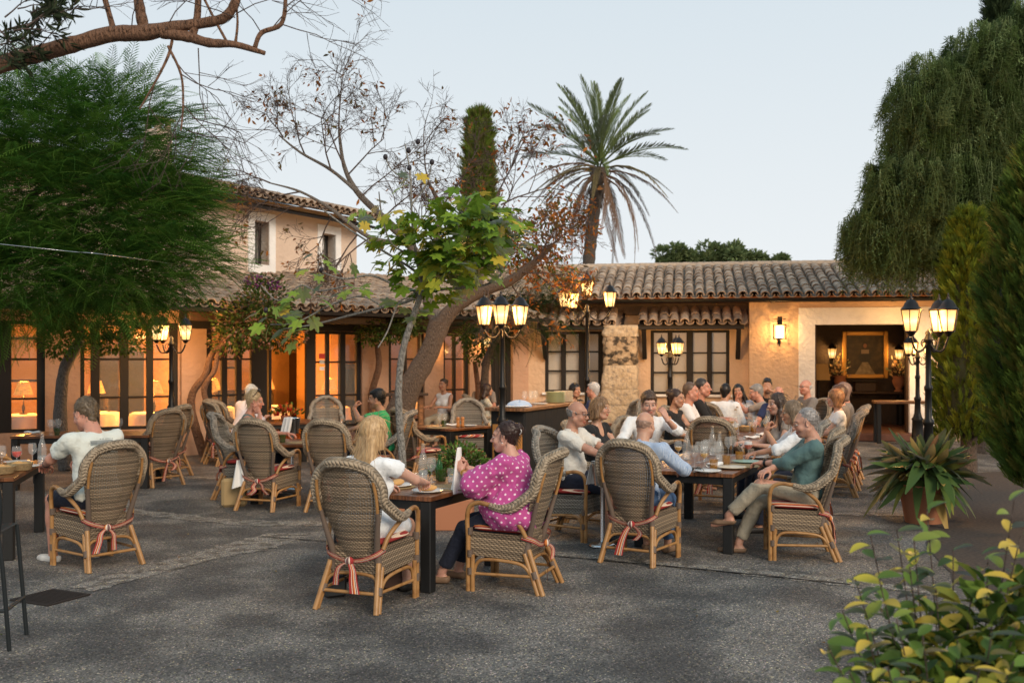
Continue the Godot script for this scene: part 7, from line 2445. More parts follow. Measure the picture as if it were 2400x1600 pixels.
func pepper_tree() -> void:
	var o := thing("weeping_pepper_tree", "tall weeping pepper tree hanging its green strands over the right roof", "tree")
	var b := MB.new()
	var r := RandomNumberGenerator.new()
	r.seed = 12
	for s in 3:
		var x0 := s * 0.03 - 0.03
		b.tube([Vector3(x0, 0, 0), Vector3(x0 * 2.0, -0.4, 0.03), Vector3(x0 * 2.5, -0.95, 0.02)], [0.005, 0.003, 0.002], 3, 1.0, 1.0, false)
		for k in 26:
			var t := 0.06 + 0.94 * k / 25.0
			var p := Vector3(x0 * (1.0 + 1.5 * t), -0.95 * t, 0.03 * sin(t * 3.0))
			var a := r.randf_range(0, TAU)
			var d := Vector3(cos(a) * 0.75, -0.55, sin(a) * 0.75).normalized() * r.randf_range(0.07, 0.12)
			var n := d.cross(Vector3.UP).normalized() * 0.009
			b.t3(p - n * 0.3, p + d * 0.5 + n, p + d)
			b.t3(p - n * 0.3, p + d, p + d * 0.5 - n)
	var strand := b.mesh()
	var lobes := [[Vector3(8.5, 5.2, -18), Vector3(1.3, 1.9, 1.3)], [Vector3(7.5, 6.0, -18), Vector3(0.75, 1.15, 1.0)], [Vector3(7.0, 4.55, -17.8), Vector3(0.75, 0.7, 0.9)], [Vector3(8.55, 6.75, -18), Vector3(0.8, 0.95, 1.0)], [Vector3(7.6, 4.6, -17.5), Vector3(1.1, 0.9, 0.9)], [Vector3(6.35, 3.9, -17.9), Vector3(0.42, 0.42, 0.6)], [Vector3(9.9, 5.6, -18), Vector3(1.3, 2.2, 1.3)], [Vector3(6.65, 5.0, -18.0), Vector3(0.28, 0.18, 0.3)], [Vector3(8.4, 4.0, -17.2), Vector3(1.2, 0.6, 0.7)], [Vector3(9.5, 7.2, -18), Vector3(0.9, 1.0, 1.0)], [Vector3(6.9, 3.75, -17.6), Vector3(0.8, 0.4, 0.6)]]
	limb(o, "trunk", [Vector3(9.0, 0, -18.6), Vector3(8.9, 1.5, -18.5), Vector3(8.7, 3.0, -18.3), Vector3(8.6, 5.0, -18.1)], [0.3, 0.26, 0.2, 0.1], M.bark_grey)
	for l in lobes: limb(o, "limb", [Vector3(8.75, 3.0, -18.3), (Vector3(8.75, 3.8, -18.2) + l[0]) * 0.5 + Vector3(0, 0.35, 0), l[0] + Vector3(-0.1, 0.25, 0)], [0.09, 0.05, 0.02], M.bark_grey, 7)
	var xs := []
	var cs := []
	for k in 9000:
		var q := in_lobes(lobes, 0.35)
		var p: Vector3 = q[0] + Vector3(0, 0.25, 0)
		xs.append(Transform3D(Basis(Vector3.UP, rr(0, TAU)) * Basis(Vector3.RIGHT, rr(-0.5, 0.5)).scaled_local(Vector3(1.25, rr(0.35, 0.95), 1.25)), p))
		cs.append(shade([Color(0.16, 0.22, 0.08), Color(0.19, 0.25, 0.10), Color(0.12, 0.175, 0.055), Color(0.23, 0.28, 0.12)], 0.2))
	many("crown", strand, M.leaf, o, xs, cs)

func spray_mesh() -> ArrayMesh:   # flat scaly spray of a cypress along +z
	var b := MB.new()
	for k in 7:
		var t := 0.1 + 0.13 * k
		for s in [-1.0, 1.0]:
			var p := Vector3(0, 0, t * 0.16)
			var d := Vector3(s * 0.045 * (1.1 - t * 0.6), 0.012 * (k % 3 - 1), 0.055)
			var n := Vector3(0.006, 0.002, 0)
			b.t3(p - n, p + n, p + d)
			b.t3(p + d * 0.45 - n, p + d * 0.45 + n, p + d * 0.45 + Vector3(s * 0.004, 0.01, 0.045))
	b.t3(Vector3(-0.006, 0, 0), Vector3(0.006, 0, 0), Vector3(0, 0, 0.2))
	return b.mesh()

func cypresses() -> void:
	var sp := spray_mesh()
	var list := [
		["trimmed columnar cypress lit yellow on its left side by the right street lamp", Vector3(7.15, 0, -15.6), 0.62, 0.5, 4.1, 3600, 1.0, [Color(0.13, 0.18, 0.022), Color(0.18, 0.21, 0.028), Color(0.09, 0.13, 0.022)]],
		["tall dense cypress at the right edge standing on bare earth", Vector3(5.6, 0, -10.2), 1.02, 0.5, 4.1, 9000, 1.0001, [Color(0.10, 0.16, 0.03), Color(0.14, 0.20, 0.035), Color(0.07, 0.115, 0.025), Color(0.16, 0.16, 0.035)]],
		["narrow cypress spire rising between the bare tree and the palm", Vector3(-1.0, 0, -30.0), 0.62, 3.0, 9.15, 2600, 1.9, [Color(0.13, 0.20, 0.03), Color(0.18, 0.24, 0.04), Color(0.19, 0.18, 0.06)]],
		["dark cypress top showing above the weeping pepper tree", Vector3(12.75, 0, -26.0), 0.75, 3.0, 11.2, 2600, 2.0, [Color(0.04, 0.065, 0.03), Color(0.055, 0.08, 0.035)]]]
	for q in list:
		var o := thing("cypress", q[0], "cypress")
		var at: Vector3 = q[1]
		limb(o, "trunk", [at, at + Vector3(0.03, q[4] * 0.3, 0), at + Vector3(0, q[4] * 0.9, 0)], [0.14, 0.1, 0.03], M.bark_brown)
		var xs := []
		var cs := []
		var nz := FastNoiseLite.new()
		nz.frequency = 0.9
		for k in q[5]:
			var t := pow(rng.randf(), 0.8)
			var a := rr(0, TAU)
			var y: float = lerpf(q[3], q[4], t)
			var rad: float = q[2] * pow(maxf(1.0 - t, 0.0), 0.42) * (0.55 + 0.45 * minf(1.0, t * 5.0 + 0.15))
			rad *= 0.86 + 0.4 * nz.get_noise_3d(cos(a) * 1.3, y * 1.2, sin(a) * 1.3)
			if q[6] == 1.0001: rad *= 0.62 + 0.38 * minf(1.0, t * 1.9)
			var d := Vector3(cos(a), 0, sin(a))
			xs.append(Transform3D(facing(d * 0.55 + Vector3(0, 0.8, 0) + rdir() * 0.35, rr(0, TAU)).scaled_local(Vector3.ONE * rr(0.8, 1.4) * q[6]), at + Vector3(0, y - 0.1, 0) + d * rad * rr(0.72, 1.0)))
			cs.append(shade(q[7], 0.3))
		many("crown", sp, M.leaf, o, xs, cs)
		# inner mass that keeps the light out
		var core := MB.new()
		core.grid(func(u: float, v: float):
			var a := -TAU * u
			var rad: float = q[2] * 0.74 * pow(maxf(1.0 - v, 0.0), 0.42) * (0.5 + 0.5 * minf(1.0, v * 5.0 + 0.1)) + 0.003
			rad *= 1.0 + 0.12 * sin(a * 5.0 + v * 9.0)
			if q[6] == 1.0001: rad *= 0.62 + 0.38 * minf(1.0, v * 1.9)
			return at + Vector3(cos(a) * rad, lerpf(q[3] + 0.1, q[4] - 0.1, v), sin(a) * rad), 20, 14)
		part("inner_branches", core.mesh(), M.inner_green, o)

func palm() -> void:
	var o := thing("date_palm", "tall date palm with green upper fronds and drooping dry ones above the roofs", "palm tree")
	var c := px(1377, 385, 32)
	var tk := MB.new()
	var pts := arc([Vector3(2.2, 0, -32), Vector3(2.42, 4.2, -32), Vector3(2.62, 6.3, -32), c], 10)
	var rad := []
	for k in pts.size(): rad.append((0.185 if k < pts.size() - 4 else 0.25) + (0.025 if k % 2 else 0.0))
	tk.tube(pts, rad, 12)
	part("trunk", tk.mesh(), M.bark_palm, o)
	for k in 60:
		var a := k * 2.4
		var h := rr(-1.3, -0.1)
		var st := MB.new()
		st.bar(c + Vector3(cos(a) * 0.24, h, sin(a) * 0.24), c + Vector3(cos(a) * 0.36, h + 0.26, sin(a) * 0.36), 0.08, 0.03, 0.0)
		if k < 30: part("leaf_base", st.mesh(), M.bark_palm, o)
	var fm := []
	for v in 4:
		var b := MB.new()
		var l := 2.5
		var droop: float = [0.16, 0.34, 0.6, 0.85][v]
		var at := func(t: float): return Vector3(0, 0.0 - droop * pow(t, 2.2) * l, l * (t - 0.18 * droop * t * t))
		b.tube([at.call(0.0), at.call(0.2), at.call(0.4), at.call(0.6), at.call(0.8), at.call(1.0)], [0.035, 0.025, 0.018, 0.012, 0.008, 0.004], 4, 1.0, 1.0, false)
		for k in 54:
			var t := 0.2 + 0.8 * k / 53.0
			var p: Vector3 = at.call(t)
			var tg: Vector3 = (at.call(minf(t + 0.05, 1.0)) - at.call(t - 0.05)).normalized()
			var ll := 0.40 * sin(PI * clampf(0.16 + t * 0.74, 0, 1)) * (0.75 if v > 1 else 1.0)
			for s in [-1.0, 1.0]:
				var up := 0.35 if v < 2 else -0.45
				var d := (tg * 0.95 + Vector3(s * 0.55, up * rr(0.4, 1.2), 0) + rdir() * 0.1).normalized() * ll
				var n := tg * 0.038
				b.t3(p - n, p + d * 0.5 + n * 0.7, p + d)
				b.t3(p - n, p + d, p + d * 0.5 - n * 0.9)
		fm.append(b.mesh())
	var green := mt("palm_green", rgb(0.13, 0.17, 0.05), 0.7)
	var olive := mt("palm_olive", rgb(0.17, 0.13, 0.055), 0.8)
	var dry := mt("palm_dry", rgb(0.19, 0.11, 0.065), 0.9)
	for m in [green, olive, dry]:
		m.backlight_enabled = true
		m.metallic_specular = 0.2
		m.backlight = Color(0.35, 0.35, 0.35)
	# elevation, azimuth, shape
	var n := 58
	for k in n:
		var t := float(k) / n
		var el := lerpf(1.42, -0.55, pow(t, 0.95)) + rr(-0.08, 0.08)
		var az := k * 2.39996 + rr(-0.2, 0.2)
		var v := 0 if el > 0.85 else 1 if el > 0.35 else 2 if el > -0.1 else 3
		var d := Vector3(cos(az) * cos(el), sin(el), sin(az) * cos(el))
		part("frond", fm[v], green if el > 0.3 else olive if el > -0.05 and k % 3 else dry, o, Transform3D(facing(d, rr(-0.3, 0.3)).scaled_local(Vector3.ONE * rr(0.85, 1.12) * (0.95 if v > 1 else 1.05)), c + d * 0.15 + Vector3(0, lerpf(0.25, -0.25, t), 0)))

func far_trees() -> void:
	var lf := leaf_mesh(0.22, 0.1)
	var list := [[1540, 590, 40, "leftmost of the round pine crowns far behind the right roof"], [1580, 600, 30, "low pine crown between its two taller neighbours behind the roof"], [1640, 585, 45, "broad pine crown in the middle behind the right roof"], [1690, 590, 42, "olive green pine crown right of the middle behind the roof"], [1735, 605, 34, "lower pine crown at the right of the far row"], [1790, 603, 20, "small lone crown farthest right behind the roof"]]
	for q in list:
		var o := thing("pine_tree", q[3], "tree")
		var c := px(q[0], q[1], 58)
		var r: float = q[2] * 58.0 / 2286.0
		limb(o, "trunk", [Vector3(c.x, 0, c.z), Vector3(c.x + 0.2, c.y * 0.6, c.z), c], [0.25, 0.18, 0.08], M.bark_brown, 7)
		var lobes := []
		for k in 7: lobes.append([c + rdir() * r * Vector3(0.65, 0.4, 0.6), Vector3(r * 0.5, r * 0.42, r * 0.5)])
		clump(o, "crown", lf, M.leaf, lobes, 1500, 0.45, [Color(0.18, 0.23, 0.09), Color(0.22, 0.26, 0.11), Color(0.14, 0.18, 0.075)], 0.4, 0.8, 1.6)

func bare_tree() -> void:
	var o := thing("bare_tree", "leaning half dead tree with grey bare branches and a few rust coloured leaves", "tree")
	var D := 16.4
	limb(o, "trunk", line([[900, 1050], [915, 960], [940, 890], [985, 810], [1010, 740]], D), [0.34, 0.24, 0.20, 0.17, 0.17], M.bark_brown, 14)
	limb(o, "limb", line([[1012, 745], [1045, 705], [1100, 672], [1170, 645], [1230, 600], [1270, 560]], D), [0.15, 0.12, 0.10, 0.085, 0.06, 0.04], M.bark_brown)
	limb(o, "limb", line([[1010, 745], [985, 690], [975, 620], [940, 560], [880, 500], [820, 440], [790, 380], [778, 300]], D + 0.3), [0.14, 0.11, 0.09, 0.08, 0.065, 0.05, 0.035, 0.02], M.bark_grey)
	limb(o, "limb", line([[980, 640], [1000, 560], [1010, 480], [985, 420]], D + 0.5), [0.08, 0.06, 0.045, 0.025], M.bark_grey)
	limb(o, "limb", line([[1100, 672], [1110, 600], [1120, 520], [1150, 430]], D + 0.4), [0.07, 0.05, 0.04, 0.02], M.bark_grey)
	limb(o, "limb", line([[940, 560], [850, 545], [760, 480], [690, 440], [620, 420]], D), [0.05, 0.04, 0.03, 0.02, 0.01], M.bark_grey)
	limb(o, "limb", line([[820, 440], [760, 390], [690, 350], [640, 310]], D), [0.035, 0.028, 0.02, 0.012], M.bark_grey)
	var b := MB.new()
	var tips := []
	var S := [
		[778, 300, 0.0, 1.0, 1.0, 3, 4], [790, 380, -0.5, 0.9, 0.9, 3, 4], [800, 400, 0.8, 0.8, 0.9, 3, 4], [830, 450, 0.9, 0.75, 0.9, 3, 4], [700, 355, -0.4, 0.8, 0.8, 3, 4], [650, 315, -0.4, 0.8, 0.6, 3, 4], [760, 390, -0.1, 1.0, 0.9, 3, 4],
		[620, 420, -1.0, 0.25, 0.5, 3, 3], [690, 440, -0.9, -0.3, 0.8, 3, 4], [760, 480, -0.9, 0.05, 0.9, 3, 4], [850, 545, -0.7, -0.6, 0.9, 3, 4], [880, 500, 0.6, 0.8, 0.9, 3, 4], [940, 560, 0.3, 1.0, 0.8, 3, 4], [985, 420, -0.2, 1.0, 0.8, 3, 4], [1010, 480, 0.5, 0.9, 0.8, 3, 4],
		[1000, 560, -0.6, 0.7, 0.7, 3, 4], [1120, 520, 0.6, 0.8, 0.9, 3, 4], [1150, 430, 0.4, 0.9, 0.8, 3, 4], [1150, 470, 0.9, 0.6, 0.9, 3, 4], [1110, 600, 0.9, 0.6, 0.8, 3, 4], [1230, 600, 0.5, 0.7, 0.7, 3, 4], [1270, 560, 0.5, 0.5, 0.6, 3, 4], [1200, 625, 0.8, -0.2, 0.6, 3, 4], [1170, 645, 0.5, -0.8, 0.6, 3, 3], [1120, 665, 0.1, -0.9, 0.5, 3, 3], [820, 540, -0.6, -0.6, 0.7, 3, 4], [760, 500, -0.5, -0.9, 0.6, 3, 4]]
	for s in S:
		twigs(b, px(s[0], s[1], D + rr(-0.3, 0.4)), Vector3(s[2], s[3], rr(-0.4, 0.4)), s[4] * 0.92, 0.015, 4, tips, 0.02, 4)
	part("twigs", b.mesh(), M.twig, o, Transform3D.IDENTITY, "stuff")
	var lf := leaf_mesh(0.09, 0.035)
	var xs := []
	var cs := []
	for t in tips:
		var rust: bool = t[0].x > -0.4
		if rng.randf() < (0.2 if rust else 0.07):
			for k in rng.randi_range(1, 4):
				xs.append(Transform3D(facing(rdir() + Vector3(0, -0.5, 0), rr(0, 6)).scaled_local(Vector3.ONE * rr(0.6, 1.3)), t[0] + rdir() * 0.06))
				cs.append(shade([Color(0.26, 0.085, 0.02), Color(0.33, 0.13, 0.03), Color(0.20, 0.10, 0.04), Color(0.12, 0.09, 0.03)]))
	for k in 1700:
		var q := in_lobes([[px(1280, 500, 17.2), Vector3(0.5, 0.5, 0.4)], [px(1230, 600, 17), Vector3(0.6, 0.42, 0.5)], [px(1300, 640, 17.3), Vector3(0.35, 0.25, 0.3)], [px(1180, 560, 17), Vector3(0.5, 0.5, 0.4)]], 0.1)
		xs.append(Transform3D(facing(rdir() + Vector3(0, -0.5, 0), rr(0, 6)).scaled_local(Vector3.ONE * rr(0.6, 1.3)), q[0]))
		cs.append(shade([Color(0.30, 0.10, 0.02), Color(0.22, 0.09, 0.03), Color(0.06, 0.10, 0.02), Color(0.09, 0.12, 0.03), Color(0.36, 0.15, 0.03)]))
	many("dry_leaves", lf, M.leaf, o, xs, cs)

func overhang() -> void:
	var o := thing("overhanging_tree", "brown bare limb of a nearby tree reaching in at the upper left", "tree")
	var D := 5.6
	limb(o, "trunk", [Vector3(-4.4, 0, -5.4), Vector3(-4.3, 1.6, -5.45), Vector3(-3.9, 2.7, -5.5), px(-90, 185, D)], [0.2, 0.16, 0.12, 0.06], M.bark_warm)
	limb(o, "limb", line([[-90, 185], [0, 148], [100, 120], [180, 98], [255, 78], [330, 75], [400, 62], [470, 52], [515, 40], [540, 5], [548, -40]], D), [0.055, 0.048, 0.046, 0.044, 0.044, 0.046, 0.034, 0.028, 0.028, 0.026, 0.022], M.bark_warm)
	limb(o, "limb", line([[370, 74], [430, 84], [480, 98], [540, 102], [608, 122]], D), [0.034, 0.03, 0.026, 0.02, 0.012], M.bark_warm)
	for q in [[[[262, 78], [252, 40], [235, -20]], [0.022, 0.016, 0.015]], [[[330, 70], [322, 30], [312, -30]], [0.034, 0.03, 0.028]], [[[440, 84], [452, 40], [455, -30]], [0.026, 0.02, 0.018]], [[[585, 108], [600, 75], [645, 55], [655, 0], [650, -40]], [0.014, 0.014, 0.013, 0.011, 0.01]], [[[395, 92], [385, 130], [355, 190], [320, 250]], [0.009, 0.008, 0.006, 0.004]], [[[385, 105], [415, 170], [420, 240], [415, 300]], [0.008, 0.007, 0.006, 0.004]], [[[540, 100], [545, 50], [540, -10]], [0.009, 0.007, 0.006]], [[[520, 95], [490, 40], [455, -30]], [0.008, 0.008, 0.007]]]:
		limb(o, "branch", line(q[0], D), q[1], M.bark_warm, 7)
	var b := MB.new()
	var tips := []
	for s in [[650, 20, 0.6, 0.5, 0.35], [645, 55, 0.8, -0.3, 0.3], [620, 70, 0.4, 0.8, 0.3], [655, 0, 0.6, 0.7, 0.4], [600, 75, -0.4, 0.7, 0.25], [355, 190, -0.3, -0.8, 0.35], [415, 170, 0.6, -0.5, 0.3], [420, 240, 0.6, -0.6, 0.35], [420, 260, -0.4, -0.8, 0.3], [395, 130, 0.5, -0.7, 0.35], [455, 110, 0.1, -0.9, 0.4], [300, 76, 0.4, 0.8, 0.3], [380, 66, 0.5, 0.8, 0.35], [540, 40, -0.8, 0.5, 0.3], [545, 30, 0.8, 0.3, 0.35], [700, -10, 0.9, -0.1, 0.3], [430, 300, 0.7, -0.3, 0.35], [440, 270, 0.8, -0.2, 0.35], [245, 20, -0.8, 0.2, 0.3], [150, 20, 0.8, -0.3, 0.3], [180, 10, -0.5, -0.7, 0.3]]:
		twigs(b, px(s[0], s[1], D + rr(-0.1, 0.1)), Vector3(s[2], s[3], rr(-0.3, 0.3)), s[4], 0.0042, 2, tips, 0.03, 4, 0.5)
	part("twigs", b.mesh(), M.twig, o, Transform3D.IDENTITY, "stuff")
	# olive like leaves in the corner
	var lm := leaf_mesh(0.075, 0.014, 0.1)
	var xs := []
	var cs := []
	var lb := MB.new()
	for q in [[0, 75, 0.7, 0.5], [30, 70, 0.9, 0.1], [-20, 110, 0.9, 0.1], [10, 40, 0.8, 0.5], [60, 60, 0.6, 0.8], [-10, 60, 0.6, -0.5], [40, 20, 1.0, 0.1], [20, 0, 0.8, 0.4], [70, 30, 0.7, 0.2], [-10, 130, 0.8, -0.2]]:
		var tp := []
		twigs(lb, px(q[0], q[1], D + rr(-0.25, 0.25)), Vector3(q[2], q[3], rr(-0.4, 0.4)), 0.16, 0.006, 2, tp, 0.0, 3, 0.4)
		for t in tp:
			for k in 7:
				xs.append(Transform3D(facing(t[1] + rdir() * 0.8, rr(0, 6)).scaled_local(Vector3.ONE * rr(0.7, 1.2)), t[0] - t[1] * rr(0, 0.09)))
				cs.append(shade([Color(0.035, 0.05, 0.025), Color(0.055, 0.07, 0.035), Color(0.03, 0.035, 0.02)]))
	part("leafy_twigs", lb.mesh(), M.twig, o, Transform3D.IDENTITY, "stuff")
	many("leaves", lm, M.leaf, o, xs, cs)

func fig_leaf(sd: int) -> ArrayMesh:
	var r := RandomNumberGenerator.new()
	r.seed = sd
	var b := MB.new()
	var out := []
	var n := 40
	for k in n + 1:
		var a := lerpf(-PI * 0.93, PI * 0.93, float(k) / n)
		var lobe := 0.0
		for c in [[0.0, 1.0, 0.34], [0.95, 0.88, 0.34], [-0.95, 0.88, 0.34], [1.9, 0.62, 0.34], [-1.9, 0.62, 0.34], [2.7, 0.42, 0.3], [-2.7, 0.42, 0.3]]:
			lobe = maxf(lobe, c[1] * exp(-pow((a - c[0]) / c[2], 2.0)))
		var q := (0.46 + 0.54 * lobe) * 0.115 * r.randf_range(0.96, 1.04)
		out.append(Vector3(sin(a) * q, 0, 0.05 + cos(a) * q))
	var bend := func(p: Vector3): return Vector3(p.x, p.y - 0.9 * p.z * absf(p.z) * 1.8 - p.x * p.x * 2.4 + absf(p.x) * 0.25, p.z)
	for k in n:
		var c := Vector3(0, 0, 0.05)
		var m0: Vector3 = c.lerp(out[k], 0.5)
		var m1: Vector3 = c.lerp(out[k + 1], 0.5)
		b.t3(bend.call(c), bend.call(m0), bend.call(m1))
		b.quad(bend.call(m0), bend.call(out[k]), bend.call(out[k + 1]), bend.call(m1))
	b.tube([Vector3(0, 0, -0.05), Vector3(0, 0.004, 0.0), bend.call(Vector3(0, 0, 0.05))], [0.0028], 4, 1.0, 1.0, false)
	return b.mesh()

func plants() -> void:
	fig_tree()
	var small := leaf_mesh(0.07, 0.042)
	# bougainvillea
	var o := thing("bougainvillea", "bougainvillea on twisted stems with purple flowers on top before the glazed front", "shrub")
	var D := 17.6
	limb(o, "stem", line([[468, 1045], [440, 950], [443, 900], [470, 862], [485, 815], [520, 770]], D), [0.09, 0.07, 0.065, 0.06, 0.05, 0.035], M.bark_warm)
	limb(o, "stem", line([[472, 1045], [483, 960], [468, 895], [492, 850], [505, 800], [540, 760]], D - 0.1), [0.06, 0.05, 0.05, 0.045, 0.04, 0.03], M.bark_warm)
	var lb := [[px(580, 735, D - 0.2), Vector3(0.72, 0.52, 0.6)], [px(610, 690, D), Vector3(0.5, 0.5, 0.5)], [px(530, 780, D), Vector3(0.4, 0.3, 0.4)], [px(650, 770, D), Vector3(0.42, 0.3, 0.4)]]
	clump(o, "crown", small, M.leaf, lb, 3300, 0.3, [Color(0.05, 0.09, 0.02), Color(0.08, 0.12, 0.03), Color(0.10, 0.13, 0.03), Color(0.28, 0.16, 0.09), Color(0.045, 0.075, 0.018)], 0.2)
	clump(o, "flowers", leaf_mesh(0.06, 0.05), M.leaf, [[px(585, 645, D), Vector3(0.22, 0.1, 0.2)], [px(625, 655, D), Vector3(0.14, 0.08, 0.15)]], 130, 0.2, [Color(0.32, 0.05, 0.24), Color(0.22, 0.05, 0.22)], 0.3)
	clump(o, "pale_flowers", leaf_mesh(0.05, 0.04), M.leaf, lb, 260, 0.85, [Color(0.42, 0.22, 0.17), Color(0.34, 0.15, 0.12)], 0.2)
	# climbers
	for q in [["climbing shrub with dark leaves and pale trunk behind the man in white T-shirt", [[150, 1078], [138, 980], [140, 900], [150, 840], [185, 780]], 15.8, [[215, 735, 100, 55], [130, 780, 45, 50], [330, 720, 60, 45], [120, 720, 70, 40], [260, 790, 90, 28]], 3000, 0.11], ["climber with pinkish trunk and round leaves right of the glass door", [[850, 985], [855, 900], [870, 840], [865, 790]], 20.3, [[890, 757, 75, 32], [850, 770, 35, 25], [940, 745, 45, 28]], 1300, 0.08], ["dark climber on the corner wall between the far windows and the plank door", [[1092, 985], [1098, 900], [1090, 830]], 21.3, [[1100, 800, 42, 40], [1075, 770, 40, 28]], 700, 0.07]]:
		var c := thing("climbing_shrub", q[0], "shrub")
		limb(c, "stem", line(q[1], q[2]), [q[5], q[5] * 0.9, q[5] * 0.8, q[5] * 0.7], M.bark_warm if q[2] > 20 else M.bark_grey)
		var lo := []
		for l in q[3]: lo.append([px(l[0], l[1], q[2] - 0.3), Vector3(l[2], l[3], l[2] * 0.6) * q[2] / 2286.0])
		clump(c, "crown", small, M.leaf, lo, q[4], 0.2, [Color(0.06, 0.10, 0.02), Color(0.085, 0.125, 0.025), Color(0.11, 0.135, 0.03), Color(0.04, 0.065, 0.016)], 0.1)
	agave()
	shrub()
	# planter with the fig tree behind the near table
	var pl := thing("terracotta_planter", "square terracotta planter trough holding the fig tree behind the near table", "planter", Vector3(-0.86, 0, -10.55))
	var b := MB.new()
	b.box(Vector3(0, 0.16, 0.27), Vector3(0.9, 0.32, 0.05), 0.008)
	b.box(Vector3(0, 0.16, -0.27), Vector3(0.9, 0.32, 0.05), 0.008)
	b.box(Vector3(0.427, 0.158, 0), Vector3(0.05, 0.316, 0.488), 0.008)
	b.box(Vector3(-0.427, 0.158, 0), Vector3(0.05, 0.316, 0.488), 0.008)
	part("box", b.mesh(), M.terracotta, pl)
	var e := MB.new()
	e.box(Vector3(0, 0.14, 0), Vector3(0.8, 0.27, 0.485))
	part("earth", e.mesh(), M.soil, pl)
	var g := thing("leafy_pot_plant", "bushy small leaved green plant growing in the terracotta planter", "plant", Vector3(-0.6, 0.275, -10.5))
	var gs := MB.new()
	var tp := []
	for k in 7: twigs(gs, Vector3(rr(-0.1, 0.1), 0, rr(-0.08, 0.08)), Vector3(rr(-0.7, 0.7), 1, rr(-0.5, 0.5)), 0.3, 0.008, 1, tp)
	part("stem", gs.mesh(), M.twig, g)
	clump(g, "leaves", leaf_mesh(0.05, 0.026), M.leaf_shiny, [[Vector3(0.05, 0.42, 0), Vector3(0.26, 0.2, 0.22)], [Vector3(0.22, 0.36, 0), Vector3(0.16, 0.15, 0.15)], [Vector3(-0.12, 0.28, 0.05), Vector3(0.22, 0.16, 0.18)], [Vector3(-0.3, 0.12, 0.1), Vector3(0.22, 0.07, 0.15)]], 1700, 0.3, [Color(0.06, 0.12, 0.025), Color(0.10, 0.19, 0.035), Color(0.15, 0.24, 0.06), Color(0.16, 0.09, 0.04)], 0.4)
	# cable
	var cb := thing("overhead_cable", "thin cable strung across the feathery tree at left", "cable")
	var ct := MB.new()
	ct.tube(arc([px(-60, 554, 9), px(150, 576, 9.2), px(300, 592, 9.6), px(640, 640, 16)], 8), [0.0035], 5)
	part("wire", ct.mesh(), M.steel, cb)

